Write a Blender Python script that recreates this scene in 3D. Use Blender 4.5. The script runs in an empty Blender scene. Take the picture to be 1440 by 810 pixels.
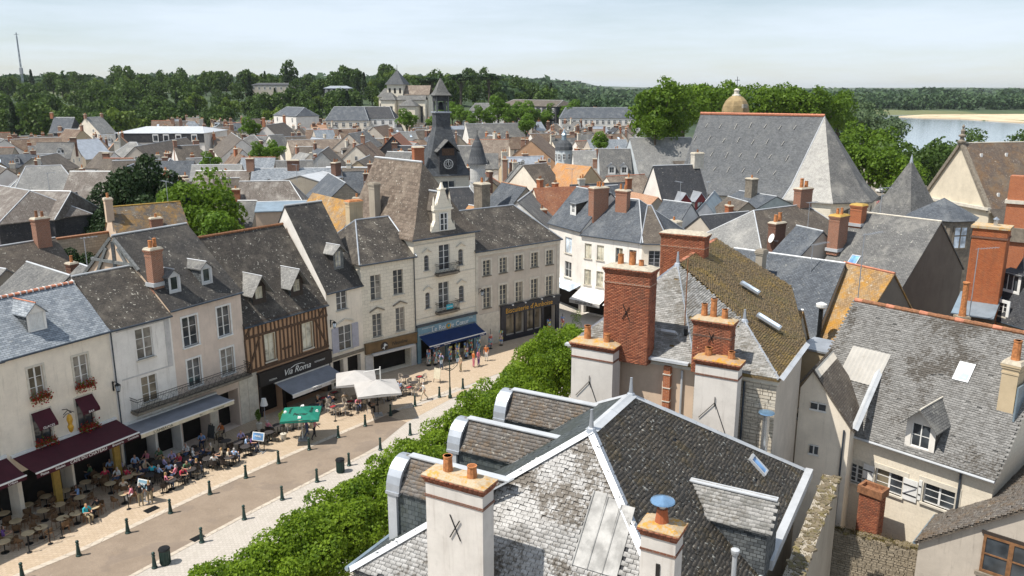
import bpy, math, random
import numpy as np
from mathutils import Vector, Matrix
random.seed(7); RNG = np.random.default_rng(7)
R = math.radians
S = bpy.context.scene
COL = S.collection
# ---------------------------------------------------------------- camera, sky, sun, exposure
CAM_H = 27.0; FPX = 1150.0; TILT = math.atan(280.0 / FPX)
cam = bpy.data.cameras.new('camera'); cam.sensor_width = 36.0; cam.lens = 36.0 * FPX / 1440.0
cam.clip_start = 0.5; cam.clip_end = 30000
camo = bpy.data.objects.new('camera', cam); COL.objects.link(camo)
camo.location = (0, 0, CAM_H); camo.rotation_euler = (R(90) - TILT, 0, 0)
S.camera = camo
SUN_EL = R(60); SUN_AZ = math.atan2(-0.375, -0.927)      # direction from the scene towards the sun (x, y)
sun = bpy.data.lights.new('sun', 'SUN'); sun.energy = 5.0; sun.angle = R(0.55); sun.color = (1.0, 0.94, 0.85)
suno = bpy.data.objects.new('sun', sun); COL.objects.link(suno)
sd = Vector((math.cos(SUN_AZ) * math.cos(SUN_EL), math.sin(SUN_AZ) * math.cos(SUN_EL), math.sin(SUN_EL)))
suno.rotation_euler = sd.to_track_quat('Z', 'Y').to_euler(); suno.location = (-60, 0, 90)
W = bpy.data.worlds.new('World'); S.world = W; W.use_nodes = True
nt = W.node_tree; nt.nodes.clear()
wo = nt.nodes.new('ShaderNodeOutputWorld'); bg = nt.nodes.new('ShaderNodeBackground')
sk = nt.nodes.new('ShaderNodeTexSky'); sk.sky_type = 'NISHITA'; sk.sun_disc = False
sk.sun_elevation = SUN_EL; sk.sun_rotation = math.atan2(sd.x, sd.y); sk.dust_density = 0.4; sk.air_density = 1.0
tc = nt.nodes.new('ShaderNodeTexCoord'); mp = nt.nodes.new('ShaderNodeMapping'); mp.inputs['Scale'].default_value = (1.1, 1.1, 9.0)
nz = nt.nodes.new('ShaderNodeTexNoise'); nz.inputs['Scale'].default_value = 1.6; nz.inputs['Detail'].default_value = 6; nz.inputs['Roughness'].default_value = .6
cr = nt.nodes.new('ShaderNodeValToRGB'); cr.color_ramp.elements[0].position = .36; cr.color_ramp.elements[1].position = .66
cr.color_ramp.elements[0].color = (.25, .25, .25, 1); cr.color_ramp.elements[1].color = (.85, .85, .85, 1)
mx = nt.nodes.new('ShaderNodeMix'); mx.data_type = 'RGBA'
mx.inputs[7].default_value = (8.0, 9.0, 10.2, 1)          # thin high veil of cloud over the blue
L = nt.links.new
L(tc.outputs['Generated'], mp.inputs[0]); L(mp.outputs[0], nz.inputs['Vector']); L(nz.outputs['Fac'], cr.inputs[0])
L(cr.outputs[0], mx.inputs[0]); L(sk.outputs[0], mx.inputs[6]); L(mx.outputs[2], bg.inputs[0]); bg.inputs[1].default_value = 0.085
L(bg.outputs[0], wo.inputs[0])
S.view_settings.view_transform = 'Standard'; S.view_settings.look = 'None'; S.view_settings.gamma = 1.0
S.view_settings.use_curve_mapping = False; S.view_settings.exposure = 0.34
S.render.engine = 'CYCLES'; S.cycles.use_denoising = True; S.cycles.max_bounces = 6; S.cycles.transparent_max_bounces = 8
# ---------------------------------------------------------------- survey helpers: a sight line to a real point
_c, _s = math.cos(TILT), math.sin(TILT)
def _ray(px, py):
 x = px - 720; y = py - 405
 return x, FPX * _c - y * _s, FPX * _s + y * _c        # right, forward, down
def at(px, py, z=0.0):
 x, f, d = _ray(px, py); t = (CAM_H - z) / d
 return Vector((x * t, f * t, z))
def atd(px, py, dist):
 x, f, d = _ray(px, py); t = dist / f
 return Vector((x * t, dist, CAM_H - d * t))
def onwall(px, py, p, q):
 """point where the sight line meets the upright plane through p and q: (distance along from p, height)"""
 x, f, d = _ray(px, py); ux, uy = q[0] - p[0], q[1] - p[1]; l = math.hypot(ux, uy); ux /= l; uy /= l
 t = (p[0] * uy - p[1] * ux) / (x * uy - f * ux)
 return (x * t - p[0]) * ux + (f * t - p[1]) * uy, CAM_H - d * t
def project(v):
 zc = v[1] * _c + (CAM_H - v[2]) * _s; yd = -v[1] * _s + (CAM_H - v[2]) * _c
 return 720 + FPX * v[0] / zc, 405 + FPX * yd / zc, zc
# ---------------------------------------------------------------- materials
MATS = {}
class NT:
 def __init__(s, name):
  s.m = bpy.data.materials.new(name); s.m.use_nodes = True; s.t = s.m.node_tree; s.t.nodes.clear()
  s.out = s.t.nodes.new('ShaderNodeOutputMaterial'); s.b = s.t.nodes.new('ShaderNodeBsdfPrincipled')
  s.t.links.new(s.b.outputs[0], s.out.inputs[0]); MATS[name] = s.m
 def n(s, ty, **k):
  o = s.t.nodes.new('ShaderNode' + ty)
  for a, v in k.items():
   if a.startswith('_'): setattr(o, a[1:], v)
   else: o.inputs[a.replace('__', ' ')].default_value = v
  return o
 def l(s, a, b): s.t.links.new(a, b)
 def mix(s, f, a, b, mode='MIX'):
  o = s.t.nodes.new('ShaderNodeMix'); o.data_type = 'RGBA'; o.blend_type = mode
  for i, v in ((0, f), (6, a), (7, b)):
   if isinstance(v, (int, float)): o.inputs[i].default_value = v
   elif isinstance(v, tuple): o.inputs[i].default_value = v if len(v) == 4 else v + (1,)
   else: s.l(v, o.inputs[i])
  return o.outputs[2]
 def math(s, op, a, b=0.0):
  o = s.t.nodes.new('ShaderNodeMath'); o.operation = op
  for i, v in ((0, a), (1, b)):
   if isinstance(v, (int, float)): o.inputs[i].default_value = v
   else: s.l(v, o.inputs[i])
  return o.outputs[0]
 def ramp(s, v, p0, p1, lo=0.0, hi=1.0):
  o = s.t.nodes.new('ShaderNodeMapRange'); o.interpolation_type = 'SMOOTHSTEP'
  for i, x in enumerate((p0, p1, lo, hi)): o.inputs[1 + i].default_value = x
  s.l(v, o.inputs[0]); return o.outputs[0]
 def noise(s, vec, scale, detail=5, rough=.6):
  o = s.n('TexNoise', Scale=scale, Detail=detail, Roughness=rough); s.l(vec, o.inputs['Vector']); return o.outputs['Fac']
 def uv(s, sc=(1, 1, 1), rot=0.0):
  a = s.n('UVMap'); m = s.n('Mapping'); m.inputs['Scale'].default_value = sc; m.inputs['Rotation'].default_value = (0, 0, rot)
  s.l(a.outputs[0], m.inputs[0]); return m.outputs[0]
 def pos(s):      # world position: stains do not repeat from house to house
  return s.n('NewGeometry').outputs['Position']
 def bump(s, h, st=.5, d=.02):
  o = s.n('Bump', Strength=st, Distance=d); s.l(h, o.inputs['Height']); s.l(o.outputs[0], s.b.inputs['Normal'])
 def col(s, c): s.l(c, s.b.inputs['Base Color']) if not isinstance(c, tuple) else setattr(s.b.inputs['Base Color'], 'default_value', c + (1,))
 def rnd(s):
  g = s.n('NewGeometry').outputs['Random Per Island']; o = s.n('ObjectInfo').outputs['Random']
  return s.math('FRACT', s.math('ADD', g, o))
def dk(c, k): return tuple(x * k for x in c)
def plain(name, c, rough=.8, var=.25, sc=1.2, metal=0.0, fine=.12, spec=.4, coat=0):
 t = NT(name); p = t.pos(); a = t.noise(p, sc, 6, .65); f = t.noise(p, sc * 14, 3)
 k = t.mix(t.ramp(a, .3, .7), dk(c, 1 - var), dk(c, 1 + var * .4)); k = t.mix(t.ramp(f, .35, .7), k, dk(c, 1 - var * .5), 'MIX') if fine > .2 else k
 t.col(k); t.b.inputs['Roughness'].default_value = rough; t.b.inputs['Metallic'].default_value = metal; t.b.inputs['Specular IOR Level'].default_value = spec
 if fine: t.bump(f, fine, .02)
 return t.m
def wallmat(name, c, dirt=(.25, .22, .18), amt=.5, streak=True):
 """lime render: blotches, rain streaks and grey staining"""
 t = NT(name); p = t.pos(); a = t.noise(p, .55, 6, .7); m = t.n('Mapping'); m.inputs['Scale'].default_value = (2.4, 2.4, .22); t.l(p, m.inputs[0])
 st = t.noise(m.outputs[0], 1.3, 5, .7); f = t.noise(p, 22, 3)
 k = t.mix(t.ramp(a, .3, .72), dk(c, .86), dk(c, 1.06))
 k = t.mix(t.math('MULTIPLY', t.ramp(st, .52, .8), amt), k, dirt)
 k = t.mix(t.math('MULTIPLY', t.ramp(t.noise(p, 3.1, 5), .58, .8), amt * .6), k, dk(c, .62))
 t.col(k); t.b.inputs['Roughness'].default_value = .9; t.b.inputs['Specular IOR Level'].default_value = .2; t.bump(f, .15, .02)
 return t.m
def blockmat(name, c1, c2, mortar, bw, bh, ms=.012, dirt=(.2, .18, .15), amt=.3, bump=.4, squash=1.0, rough=.9, off=.5):
 """coursed masonry or tiling seen from far: joints in the relief as well as the colour"""
 t = NT(name); b = t.n('TexBrick', Scale=1.0, Mortar__Size=ms, Mortar__Smooth=.1, Bias=0.0, Brick__Width=bw, Row__Height=bh)
 b.offset = off; b.squash = squash
 v = t.uv(); p = t.pos(); w = t.n('Mapping'); t.l(v, b.inputs['Vector'])
 for nme, q in (('Color1', c1), ('Color2', c2), ('Mortar', mortar)): b.inputs[nme].default_value = q + (1,)
 a = t.noise(p, .6, 6, .7); k = t.mix(t.math('MULTIPLY', t.ramp(a, .5, .75), amt), b.outputs['Color'], dirt)
 k = t.mix(t.ramp(t.noise(p, 9, 4), .3, .8, 0, .35), k, dk(c1, .6))
 t.col(k); t.b.inputs['Roughness'].default_value = rough; t.b.inputs['Specular IOR Level'].default_value = .25
 t.bump(t.math('SUBTRACT', 1.0, b.outputs['Fac']), bump, .03); return t.m
def roofmat(name, base, alt, lichen=(.42, .40, .34), amt=.35, spots=.3, moss=None, mossamt=0.0, bw=.24, bh=.13, rough=.75, sc=.5, streak=.3):
 """slates or flat tiles in courses with lichen patches, pale spots and rain streaks"""
 t = NT(name); v = t.uv(); p = t.pos()
 b = t.n('TexBrick', Scale=1.0, Mortar__Size=.012, Mortar__Smooth=.2, Brick__Width=bw, Row__Height=bh); b.offset = .5
 t.l(v, b.inputs['Vector'])
 for nme, q in (('Color1', base), ('Color2', alt), ('Mortar', dk(base, .45))): b.inputs[nme].default_value = q + (1,)
 k = b.outputs['Color']
 big = t.noise(p, sc, 7, .68); k = t.mix(t.math('MULTIPLY', t.ramp(big, .45, .72), amt), k, lichen)
 m = t.uv((3.2, .35, 1)); stn = t.noise(m, 1.6, 5, .7); k = t.mix(t.math('MULTIPLY', t.ramp(stn, .45, .75), streak), k, dk(base, .45))
 dkp = t.noise(p, sc * 2.3, 5, .7); k = t.mix(t.ramp(dkp, .52, .75, 0, .55), k, dk(base, .5))
 if mossamt:
  mm = t.noise(p, sc * 1.7 + .3, 7, .75); k = t.mix(t.math('MULTIPLY', t.ramp(mm, .42, .66), mossamt), k, moss)
 sp = t.noise(p, 5.5, 3, .5); sp2 = t.noise(p, 1.1, 4); s_ = t.math('MULTIPLY', t.ramp(sp, .62, .68), t.ramp(sp2, .40, .65))
 k = t.mix(t.math('MULTIPLY', s_, spots), k, (.62, .60, .52))
 t.col(k); t.b.inputs['Roughness'].default_value = rough; t.b.inputs['Specular IOR Level'].default_value = .35
 h = t.math('ADD', t.math('SUBTRACT', 1.0, b.outputs['Fac']), t.math('MULTIPLY', t.noise(p, 3, 4), .5)); t.bump(h, .55, .03); return t.m
def slatemat(name, cols, patch, patchamt, rough=.7, sc=.6, spots=.0, moss=None, mossamt=0):
 """for slates and bricks that are real pieces: each piece its own tone, plus patches of lichen or soot across them"""
 t = NT(name); r = t.rnd(); p = t.pos(); cr = t.n('ValToRGB'); e = cr.color_ramp.elements
 while len(e) < len(cols): e.new(.5)
 for i, q in enumerate(cols): e[i].position = i / (len(cols) - 1); e[i].color = q + (1,)
 t.l(r, cr.inputs[0]); k = cr.outputs[0]
 big = t.noise(p, sc, 7, .7); f = t.noise(p, 7, 4)
 k = t.mix(t.math('MULTIPLY', t.ramp(t.math('ADD', big, t.math('MULTIPLY', t.math('SUBTRACT', f, .5), .45)), .5, .62), patchamt), k, patch)
 sm_ = t.n('Mapping'); sm_.inputs['Scale'].default_value = (2.6, 2.6, .4); t.l(p, sm_.inputs[0]); k = t.mix(t.ramp(t.noise(sm_.outputs[0], 1.2, 5, .7), .45, .75, 0, .6), k, dk(patch, .7))
 if mossamt: k = t.mix(t.math('MULTIPLY', t.ramp(t.noise(p, sc * 1.6, 6, .75), .48, .66), mossamt), k, moss)
 if spots: k = t.mix(t.math('MULTIPLY', t.ramp(t.noise(p, 6, 3), .62, .67), spots), k, (.6, .58, .5))
 k = t.mix(t.ramp(t.noise(p, 18, 3), .4, .75, 0, .4), k, dk(patch, .8))
 t.col(k); t.b.inputs['Roughness'].default_value = rough; t.b.inputs['Specular IOR Level'].default_value = .35; t.bump(t.noise(p, 30, 3), .2, .01); return t.m
def leafmat(name, dark, light, trans=.35, sc=.5):
 t = NT(name); p = t.pos(); r = t.rnd(); big = t.noise(p, sc, 3)
 k = t.mix(t.math('ADD', t.math('MULTIPLY', r, .6), t.math('MULTIPLY', t.ramp(big, .35, .65), .4)), dark, light)
 t.col(k); t.b.inputs['Roughness'].default_value = .55; t.b.inputs['Specular IOR Level'].default_value = .18
 tr = t.n('BsdfTranslucent'); t.l(t.mix(.5, k, dk(light, 1.5)), tr.inputs[0]); ms = t.n('MixShader'); ms.inputs[0].default_value = trans
 t.l(t.b.outputs[0], ms.inputs[1]); t.l(tr.outputs[0], ms.inputs[2]); t.l(ms.outputs[0], t.out.inputs[0]); return t.m
def glassmat(name, c=(.03, .035, .04), rough=.06, spec=.6):
 t = NT(name); p = t.pos(); k = t.mix(t.ramp(t.noise(p, .8, 2), .4, .6), c, dk(c, 2.2)); t.col(k)
 t.b.inputs['Roughness'].default_value = rough; t.b.inputs['Specular IOR Level'].default_value = spec
 t.bump(t.noise(p, 1.5, 2), .06, .05); return t.m
# ---------------------------------------------------------------- mesh builder
class MB:
 def __init__(s): s.v = []; s.f = []; s.m = []; s.M = None
 def pt(s, p):
  p = Vector(p); s.v.append(tuple(s.M @ p if s.M else p)); return len(s.v) - 1
 def face(s, pts, m=0): s.f.append([s.pt(p) for p in pts]); s.m.append(m); return s
 def box(s, c, d, m=0, rz=0.0, top=1.0, rx=0.0):
  hx, hy, hz = d[0] / 2, d[1] / 2, d[2] / 2; Mx = Matrix.Translation(c) @ Matrix.Rotation(rz, 4, 'Z') @ Matrix.Rotation(rx, 4, 'X')
  P = [Mx @ Vector((x * hx * (top if z > 0 else 1), y * hy * (top if z > 0 else 1), z * hz)) for z in (-1, 1) for x, y in ((-1, -1), (1, -1), (1, 1), (-1, 1))]
  i = [s.pt(p) for p in P]
  for q in ((3, 2, 1, 0), (4, 5, 6, 7), (0, 1, 5, 4), (1, 2, 6, 5), (2, 3, 7, 6), (3, 0, 4, 7)): s.f.append([i[k] for k in q]); s.m.append(m)
  return s
 def b2(s, a, b, m=0):      # box between two corners
  return s.box([(x + y) / 2 for x, y in zip(a, b)], [abs(y - x) for x, y in zip(a, b)], m)
 def tube(s, pts, rads, n=8, m=0, cap=True):
  pts = [Vector(p) for p in pts]; rads = rads if isinstance(rads, (list, tuple)) else [rads] * len(pts); rings = []
  for k, p in enumerate(pts):
   d = (pts[min(k + 1, len(pts) - 1)] - pts[max(k - 1, 0)]).normalized(); a = d.orthogonal().normalized() if abs(d.z) < .99 else Vector((1, 0, 0)); b = d.cross(a).normalized(); a = b.cross(d)
   rings.append([s.pt(p + (a * math.cos(t) + b * math.sin(t)) * rads[k]) for t in [2 * math.pi * j / n for j in range(n)]])
  for k in range(len(rings) - 1):
   for j in range(n): s.f.append([rings[k][j], rings[k][(j + 1) % n], rings[k + 1][(j + 1) % n], rings[k + 1][j]]); s.m.append(m)
  if cap: s.f.append(rings[0][::-1]); s.m.append(m); s.f.append(rings[-1]); s.m.append(m)
  return s
 def lathe(s, prof, o=(0, 0, 0), n=12, m=0):        # profile of (r, z)
  return s.tube([(o[0], o[1], o[2] + z) for r, z in prof], [r for r, z in prof], n, m)
 def slab(s, pts, th, m=0, m2=None):                # a flat polygon with thickness downwards
  m2 = m if m2 is None else m2; top = [Vector(p) for p in pts]; bot = [p - Vector((0, 0, th)) for p in top]; s.face(top, m); s.face(bot[::-1], m2)
  for k in range(len(top)):
   j = (k + 1) % len(top); s.face([bot[k], bot[j], top[j], top[k]], m2)
  return s
 def ext(s, poly, dvec, m=0, m2=None):               # extrude a planar polygon along dvec
  m2 = m if m2 is None else m2; a = [Vector(p) for p in poly]; d = Vector(dvec); b = [p + d for p in a]; s.face(a, m); s.face(b[::-1], m2)
  for k in range(len(a)):
   j = (k + 1) % len(a); s.face([a[j], a[k], b[k], b[j]], m2)
  return s
 def build(s, name, mats, parent=None, smooth=False, kind=None):
  me = bpy.data.meshes.new(name); me.from_pydata(s.v, [], s.f)
  return link(name, me, mats, s.m, parent, smooth, kind)
def link(name, me, mats, mi=None, parent=None, smooth=False, kind=None):
 if isinstance(mats, str): mats = [mats]
 for m in mats: me.materials.append(MATS[m])
 n = len(me.polygons)
 if mi is not None and n == len(mi): me.polygons.foreach_set('material_index', mi)
 if smooth: me.polygons.foreach_set('use_smooth', [True] * n)
 addUV(me); me.update(); o = bpy.data.objects.new(name, me); COL.objects.link(o)
 if parent: o.parent = parent
 if kind: o['kind'] = kind
 return o
def addUV(me):
 n = len(me.loops)
 if not n: return
 me.update(); nv = len(me.vertices); co = np.empty(nv * 3); me.vertices.foreach_get('co', co); co = co.reshape(-1, 3)
 nm = np.empty(len(me.polygons) * 3); me.polygons.foreach_get('normal', nm); nm = nm.reshape(-1, 3)
 lt = np.empty(len(me.polygons), dtype=np.int32); me.polygons.foreach_get('loop_total', lt); vi = np.empty(n, dtype=np.int32); me.loops.foreach_get('vertex_index', vi)
 t = np.stack([-nm[:, 1], nm[:, 0], np.zeros(len(nm))], 1); ln = np.linalg.norm(t, axis=1); flat = ln < 1e-3; t[flat] = (1, 0, 0); ln[flat] = 1; t /= ln[:, None]; b = np.cross(nm, t)
 t = np.repeat(t, lt, 0); b = np.repeat(b, lt, 0); p = co[vi]; uv = np.stack([(p * t).sum(1), (p * b).sum(1)], 1)
 lay = me.uv_layers.new(name='UVMap'); lay.data.foreach_set('uv', uv.astype(np.float32).ravel())
def npmesh(name, V, Fq, mats, parent=None, kind=None, mi=None, smooth=False):
 """fast mesh from arrays of vertices and equal-sized faces"""
 me = bpy.data.meshes.new(name); k = Fq.shape[1]; me.vertices.add(len(V)); me.vertices.foreach_set('co', V.astype(np.float32).ravel())
 me.loops.add(Fq.size); me.loops.foreach_set('vertex_index', Fq.astype(np.int32).ravel()); me.polygons.add(len(Fq))
 me.polygons.foreach_set('loop_start', np.arange(0, Fq.size, k, dtype=np.int32)); me.polygons.foreach_set('loop_total', np.full(len(Fq), k, dtype=np.int32)); me.update(calc_edges=True)
 return link(name, me, mats, mi, parent, smooth, kind)
def tag(o, label=None, cat=None, group=None, kind=None):
 for k, v in (('label', label), ('category', cat), ('group', group), ('kind', kind)):
  if v: o[k] = v
 return o
def empty(name, loc=(0, 0, 0), rz=0.0, label=None, cat=None, group=None):
 o = bpy.data.objects.new(name, None); COL.objects.link(o); o.location = loc; o.rotation_euler = (0, 0, rz); o.empty_display_size = .2
 return tag(o, label, cat, group)
def child(name, me_obj, parent, M=None):
 """another copy of a part that shares its mesh"""
 o = me_obj.copy(); o.name = name; COL.objects.link(o); o.parent = parent
 if M is not None: o.matrix_local = M
 return o
def kids(o): return KIDS.get(o.name, [])
def copy_tree(o, kidmap, parent=None):
 c = o.copy(); COL.objects.link(c); c.parent = parent
 for ch in kidmap.get(o.name, ()): copy_tree(ch, kidmap, c)
 return c
def kidmap(root):
 m = {}
 def rec(o):
  m[o.name] = [c for c in bpy.data.objects if c.parent == o]
  for c in m[o.name]: rec(c)
 rec(root); return m
def text(s, size, mat, parent, M, name='lettering', ext=.006, align='CENTER', shear=0.0, sx=1.0):
 cu = bpy.data.curves.new(name, 'FONT'); cu.body = s; cu.size = size; cu.extrude = ext; cu.align_x = align; cu.align_y = 'CENTER'; cu.shear = shear; cu.resolution_u = 3
 cu.materials.append(MATS[mat]); tmp = bpy.data.objects.new(name, cu); COL.objects.link(tmp); dg = bpy.context.evaluated_depsgraph_get(); me = bpy.data.meshes.new_from_object(tmp.evaluated_get(dg)); bpy.data.objects.remove(tmp); me.name = name
 o = bpy.data.objects.new(name, me); COL.objects.link(o); o.parent = parent; o.matrix_local = M @ Matrix.Diagonal((sx, 1, 1, 1)); o['kind'] = 'stuff'; return o
# text stands on a wall whose outward side is local -y
UPRIGHT = Matrix.Rotation(R(90), 4, 'X')
# ---------------------------------------------------------------- palette
plain('zinc', (.42, .45, .49), .45, .18, .9, .55, .08); plain('zinc_white', (.50, .52, .54), .5, .15, .9, .2, .06); plain('zinc_blue', (.30, .38, .44), .4, .2, .9, .5, .06)
plain('zinc_old', (.38, .375, .36), .7, .4, 1.5, 0, .2); plain('gutter', (.06, .075, .095), .5, .3, 2, .3); plain('iron', (.018, .02, .022), .45, .3, 3, .4); plain('green_iron', (.02, .05, .045), .4, .3, 3, .3)
plain('terracotta', (.47, .19, .07), .8, .45, 6, 0, .2); plain('terracotta_dark', (.26, .12, .06), .85, .4, 6, 0, .2); plain('orange_tile', (.50, .20, .12), .8, .35, 4)
plain('white_paint', (.72, .72, .70), .55, .12, 3); plain('cream_paint', (.60, .55, .42), .6, .15, 3); plain('grey_paint', (.33, .34, .37), .6, .15, 3); plain('lavender_paint', (.40, .40, .46), .6, .15, 3)
plain('old_timber', (.105, .062, .038), .8, .4, 5, 0, .2); plain('oak', (.22, .11, .05), .6, .35, 5); plain('dark_wood', (.04, .03, .025), .7, .3, 4); plain('grey_timber', (.16, .17, .17), .8, .4, 5)
plain('stone_trim', (.58, .54, .46), .85, .18, 2.5); plain('grey_trim', (.52, .51, .50), .85, .15, 2.5); plain('stone_dark', (.22, .19, .15), .9, .35, 3, 0, .2); plain('mortar_cap', (.48, .43, .34), .95, .4, 6, 0, .35)
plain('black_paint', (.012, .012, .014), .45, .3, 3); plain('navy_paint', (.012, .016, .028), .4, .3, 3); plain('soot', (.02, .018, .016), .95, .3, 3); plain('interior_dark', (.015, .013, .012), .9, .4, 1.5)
plain('maroon_cloth', (.055, .006, .014), .85, .2, 1.5); plain('grey_cloth', (.20, .21, .235), .85, .15, 1.2); plain('blue_cloth', (.004, .022, .095), .8, .2, 1.2); plain('green_cloth', (.004, .16, .11), .75, .2, 1.2)
plain('parasol_cloth', (.42, .405, .39), .85, .1, 1.2); plain('white_cloth', (.68, .67, .65), .85, .1, 2); plain('shop_blue', (.17, .30, .38), .5, .2, 1.2); plain('gold', (.55, .30, .03), .45, .2, 3); plain('bronze_brown', (.16, .10, .045), .55, .3, 1.5)
plain('white_letter', (.75, .75, .72), .6, .05, 2, 0, 0); plain('black_letter', (.02, .02, .02), .6, .05, 2, 0, 0); plain('dark_red', (.16, .02, .02), .7, .3, 2); plain('turquoise', (.02, .32, .42), .7, .1, 2); plain('chalk', (.07, .075, .08), .8, .4, 4)
plain('ochre', (.42, .27, .06), .7, .2, 3); plain('steel', (.62, .64, .66), .25, .1, 2, .9, 0); plain('blue_steel', (.25, .42, .62), .28, .2, 3, .7, 0)
glassmat('glass'); glassmat('glass_warm', (.10, .085, .06), .1, .5); glassmat('glass_blue', (.10, .20, .36), .08, .7); glassmat('skyglass', (.34, .40, .46), .12, .7); glassmat('curtain_dim', (.13, .12, .105), .12, .5); glassmat('curtain', (.30, .29, .24), .2, .5)
wallmat('stucco_cream', (.79, .715, .60), amt=.42); wallmat('stucco_white', (.80, .775, .73), amt=.45); wallmat('stucco_pink', (.66, .555, .475), amt=.4); wallmat('stucco_grey', (.53, .475, .405), amt=.45)
wallmat('stucco_bright', (.74, .71, .66), amt=.22); wallmat('stucco_peach', (.60, .46, .34), amt=.25); wallmat('stucco_chimney', (.62, .585, .54), (.34, .30, .26), .5); wallmat('stucco_old', (.36, .32, .26), (.14, .12, .10), .6)
wallmat('stucco_ochre', (.52, .42, .28), amt=.5); wallmat('infill', (.50, .31, .19), amt=.3); wallmat('stucco_dull', (.17, .145, .12), (.07, .06, .05), .5); wallmat('tuffeau', (.62, .55, .43), (.30, .26, .20), .35)
blockmat('ashlar', (.73, .67, .55), (.80, .735, .61), (.36, .32, .25), .62, .33, .008, amt=.25, bump=.25); blockmat('ashlar_fine', (.77, .71, .59), (.81, .75, .63), (.44, .40, .33), .9, .42, .006, amt=.15, bump=.2)
blockmat('ashlar_warm', (.72, .65, .53), (.75, .68, .56), (.64, .57, .46), .7, .36, .008, amt=.2, bump=.2)
blockmat('ashlar_dark', (.30, .27, .22), (.40, .36, .29), (.18, .16, .13), .55, .30, .015, amt=.5, bump=.4); blockmat('brickwork', (.32, .11, .055), (.22, .075, .04), (.40, .34, .27), .23, .075, .012, amt=.35, bump=.4)
blockmat('brickwork_dark', (.20, .075, .045), (.13, .055, .035), (.2, .17, .14), .23, .075, .012, (.05, .045, .04), .6); blockmat('brickwork_orange', (.43, .135, .05), (.34, .10, .04), (.42, .30, .22), .23, .075, .008, (.3, .1, .04), .25)
blockmat('rubble', (.42, .36, .27), (.30, .25, .18), (.20, .17, .13), .33, .14, .02, (.12, .10, .07), .6, .8, 1.6); blockmat('rubble_pale', (.62, .56, .46), (.5, .44, .35), (.34, .30, .25), .38, .17, .02, (.3, .26, .2), .4, .8, 1.4)
blockmat('weatherboard', (.10, .075, .055), (.14, .10, .075), (.03, .025, .02), 4.0, .16, .01, amt=.3); blockmat('slate_hung', (.055, .062, .068), (.16, .175, .18), (.02, .02, .02), .26, .15, .012, (.30, .30, .28), .25, .6)
roofmat('slate_blue', (.06, .07, .085), (.11, .125, .145), (.28, .29, .29), .3, .2); roofmat('slate_new', (.15, .175, .205), (.30, .33, .36), (.40, .42, .44), .35, .2, bw=.34, bh=.16, streak=.15)
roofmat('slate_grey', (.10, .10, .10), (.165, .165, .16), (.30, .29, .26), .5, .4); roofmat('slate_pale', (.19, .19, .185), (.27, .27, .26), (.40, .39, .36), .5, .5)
roofmat('slate_dark', (.042, .039, .037), (.068, .063, .058), (.20, .175, .14), .4, .6); roofmat('slate_dark2', (.05, .043, .038), (.08, .07, .058), (.24, .21, .17), .45, .8, sc=.8); roofmat('slate_black', (.035, .037, .043), (.055, .058, .065), (.12, .11, .1), .3, .25)
roofmat('tile_brown', (.12, .08, .055), (.18, .12, .085), (.34, .28, .20), .45, .55, bw=.2, bh=.16, streak=.15); roofmat('tile_pale_brown', (.15, .115, .09), (.24, .19, .15), (.40, .34, .27), .5, .6, bw=.22, bh=.2, streak=.15)
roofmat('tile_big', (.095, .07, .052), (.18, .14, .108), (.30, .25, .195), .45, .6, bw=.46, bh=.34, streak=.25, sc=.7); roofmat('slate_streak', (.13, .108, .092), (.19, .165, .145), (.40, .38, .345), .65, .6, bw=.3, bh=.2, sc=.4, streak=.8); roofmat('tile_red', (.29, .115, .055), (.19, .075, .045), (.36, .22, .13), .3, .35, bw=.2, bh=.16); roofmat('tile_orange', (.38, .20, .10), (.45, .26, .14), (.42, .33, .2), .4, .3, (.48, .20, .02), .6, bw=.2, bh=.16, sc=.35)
roofmat('tile_peach', (.44, .25, .15), (.36, .20, .12), (.44, .36, .26), .35, .25, bw=.2, bh=.16); roofmat('tile_moss', (.135, .095, .05), (.17, .12, .06), (.30, .23, .09), .4, .3, (.36, .25, .02), .65, bw=.2, bh=.13, sc=.35)
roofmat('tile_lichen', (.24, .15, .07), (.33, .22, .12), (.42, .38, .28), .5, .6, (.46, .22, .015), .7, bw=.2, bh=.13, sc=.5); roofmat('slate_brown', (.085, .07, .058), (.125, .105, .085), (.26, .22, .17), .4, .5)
roofmat('slate_edge', (.10, .085, .07), (.14, .12, .10), (.28, .26, .22), .4, .5, (.40, .20, .01), .55, sc=.35); roofmat('slate_white', (.46, .46, .44), (.56, .56, .54), (.62, .61, .57), .5, .2, bw=.3, bh=.2)
MOSS = (.16, .15, .03)
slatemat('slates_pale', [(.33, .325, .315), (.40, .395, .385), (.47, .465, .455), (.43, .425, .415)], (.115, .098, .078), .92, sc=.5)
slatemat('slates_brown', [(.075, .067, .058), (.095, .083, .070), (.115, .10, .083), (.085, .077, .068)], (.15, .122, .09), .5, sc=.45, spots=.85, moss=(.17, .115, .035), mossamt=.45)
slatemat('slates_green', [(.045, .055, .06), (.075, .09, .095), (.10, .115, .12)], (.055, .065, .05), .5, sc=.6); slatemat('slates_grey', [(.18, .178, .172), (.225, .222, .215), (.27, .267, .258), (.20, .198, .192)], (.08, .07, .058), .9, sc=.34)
slatemat('slates_mid', [(.19, .19, .18), (.29, .285, .275), (.36, .355, .34)], (.14, .125, .10), .7, sc=.6); slatemat('slates_lichen', [(.11, .10, .09), (.19, .18, .17), (.15, .14, .13)], (.20, .13, .07), .5, sc=.9, spots=.5)
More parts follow.
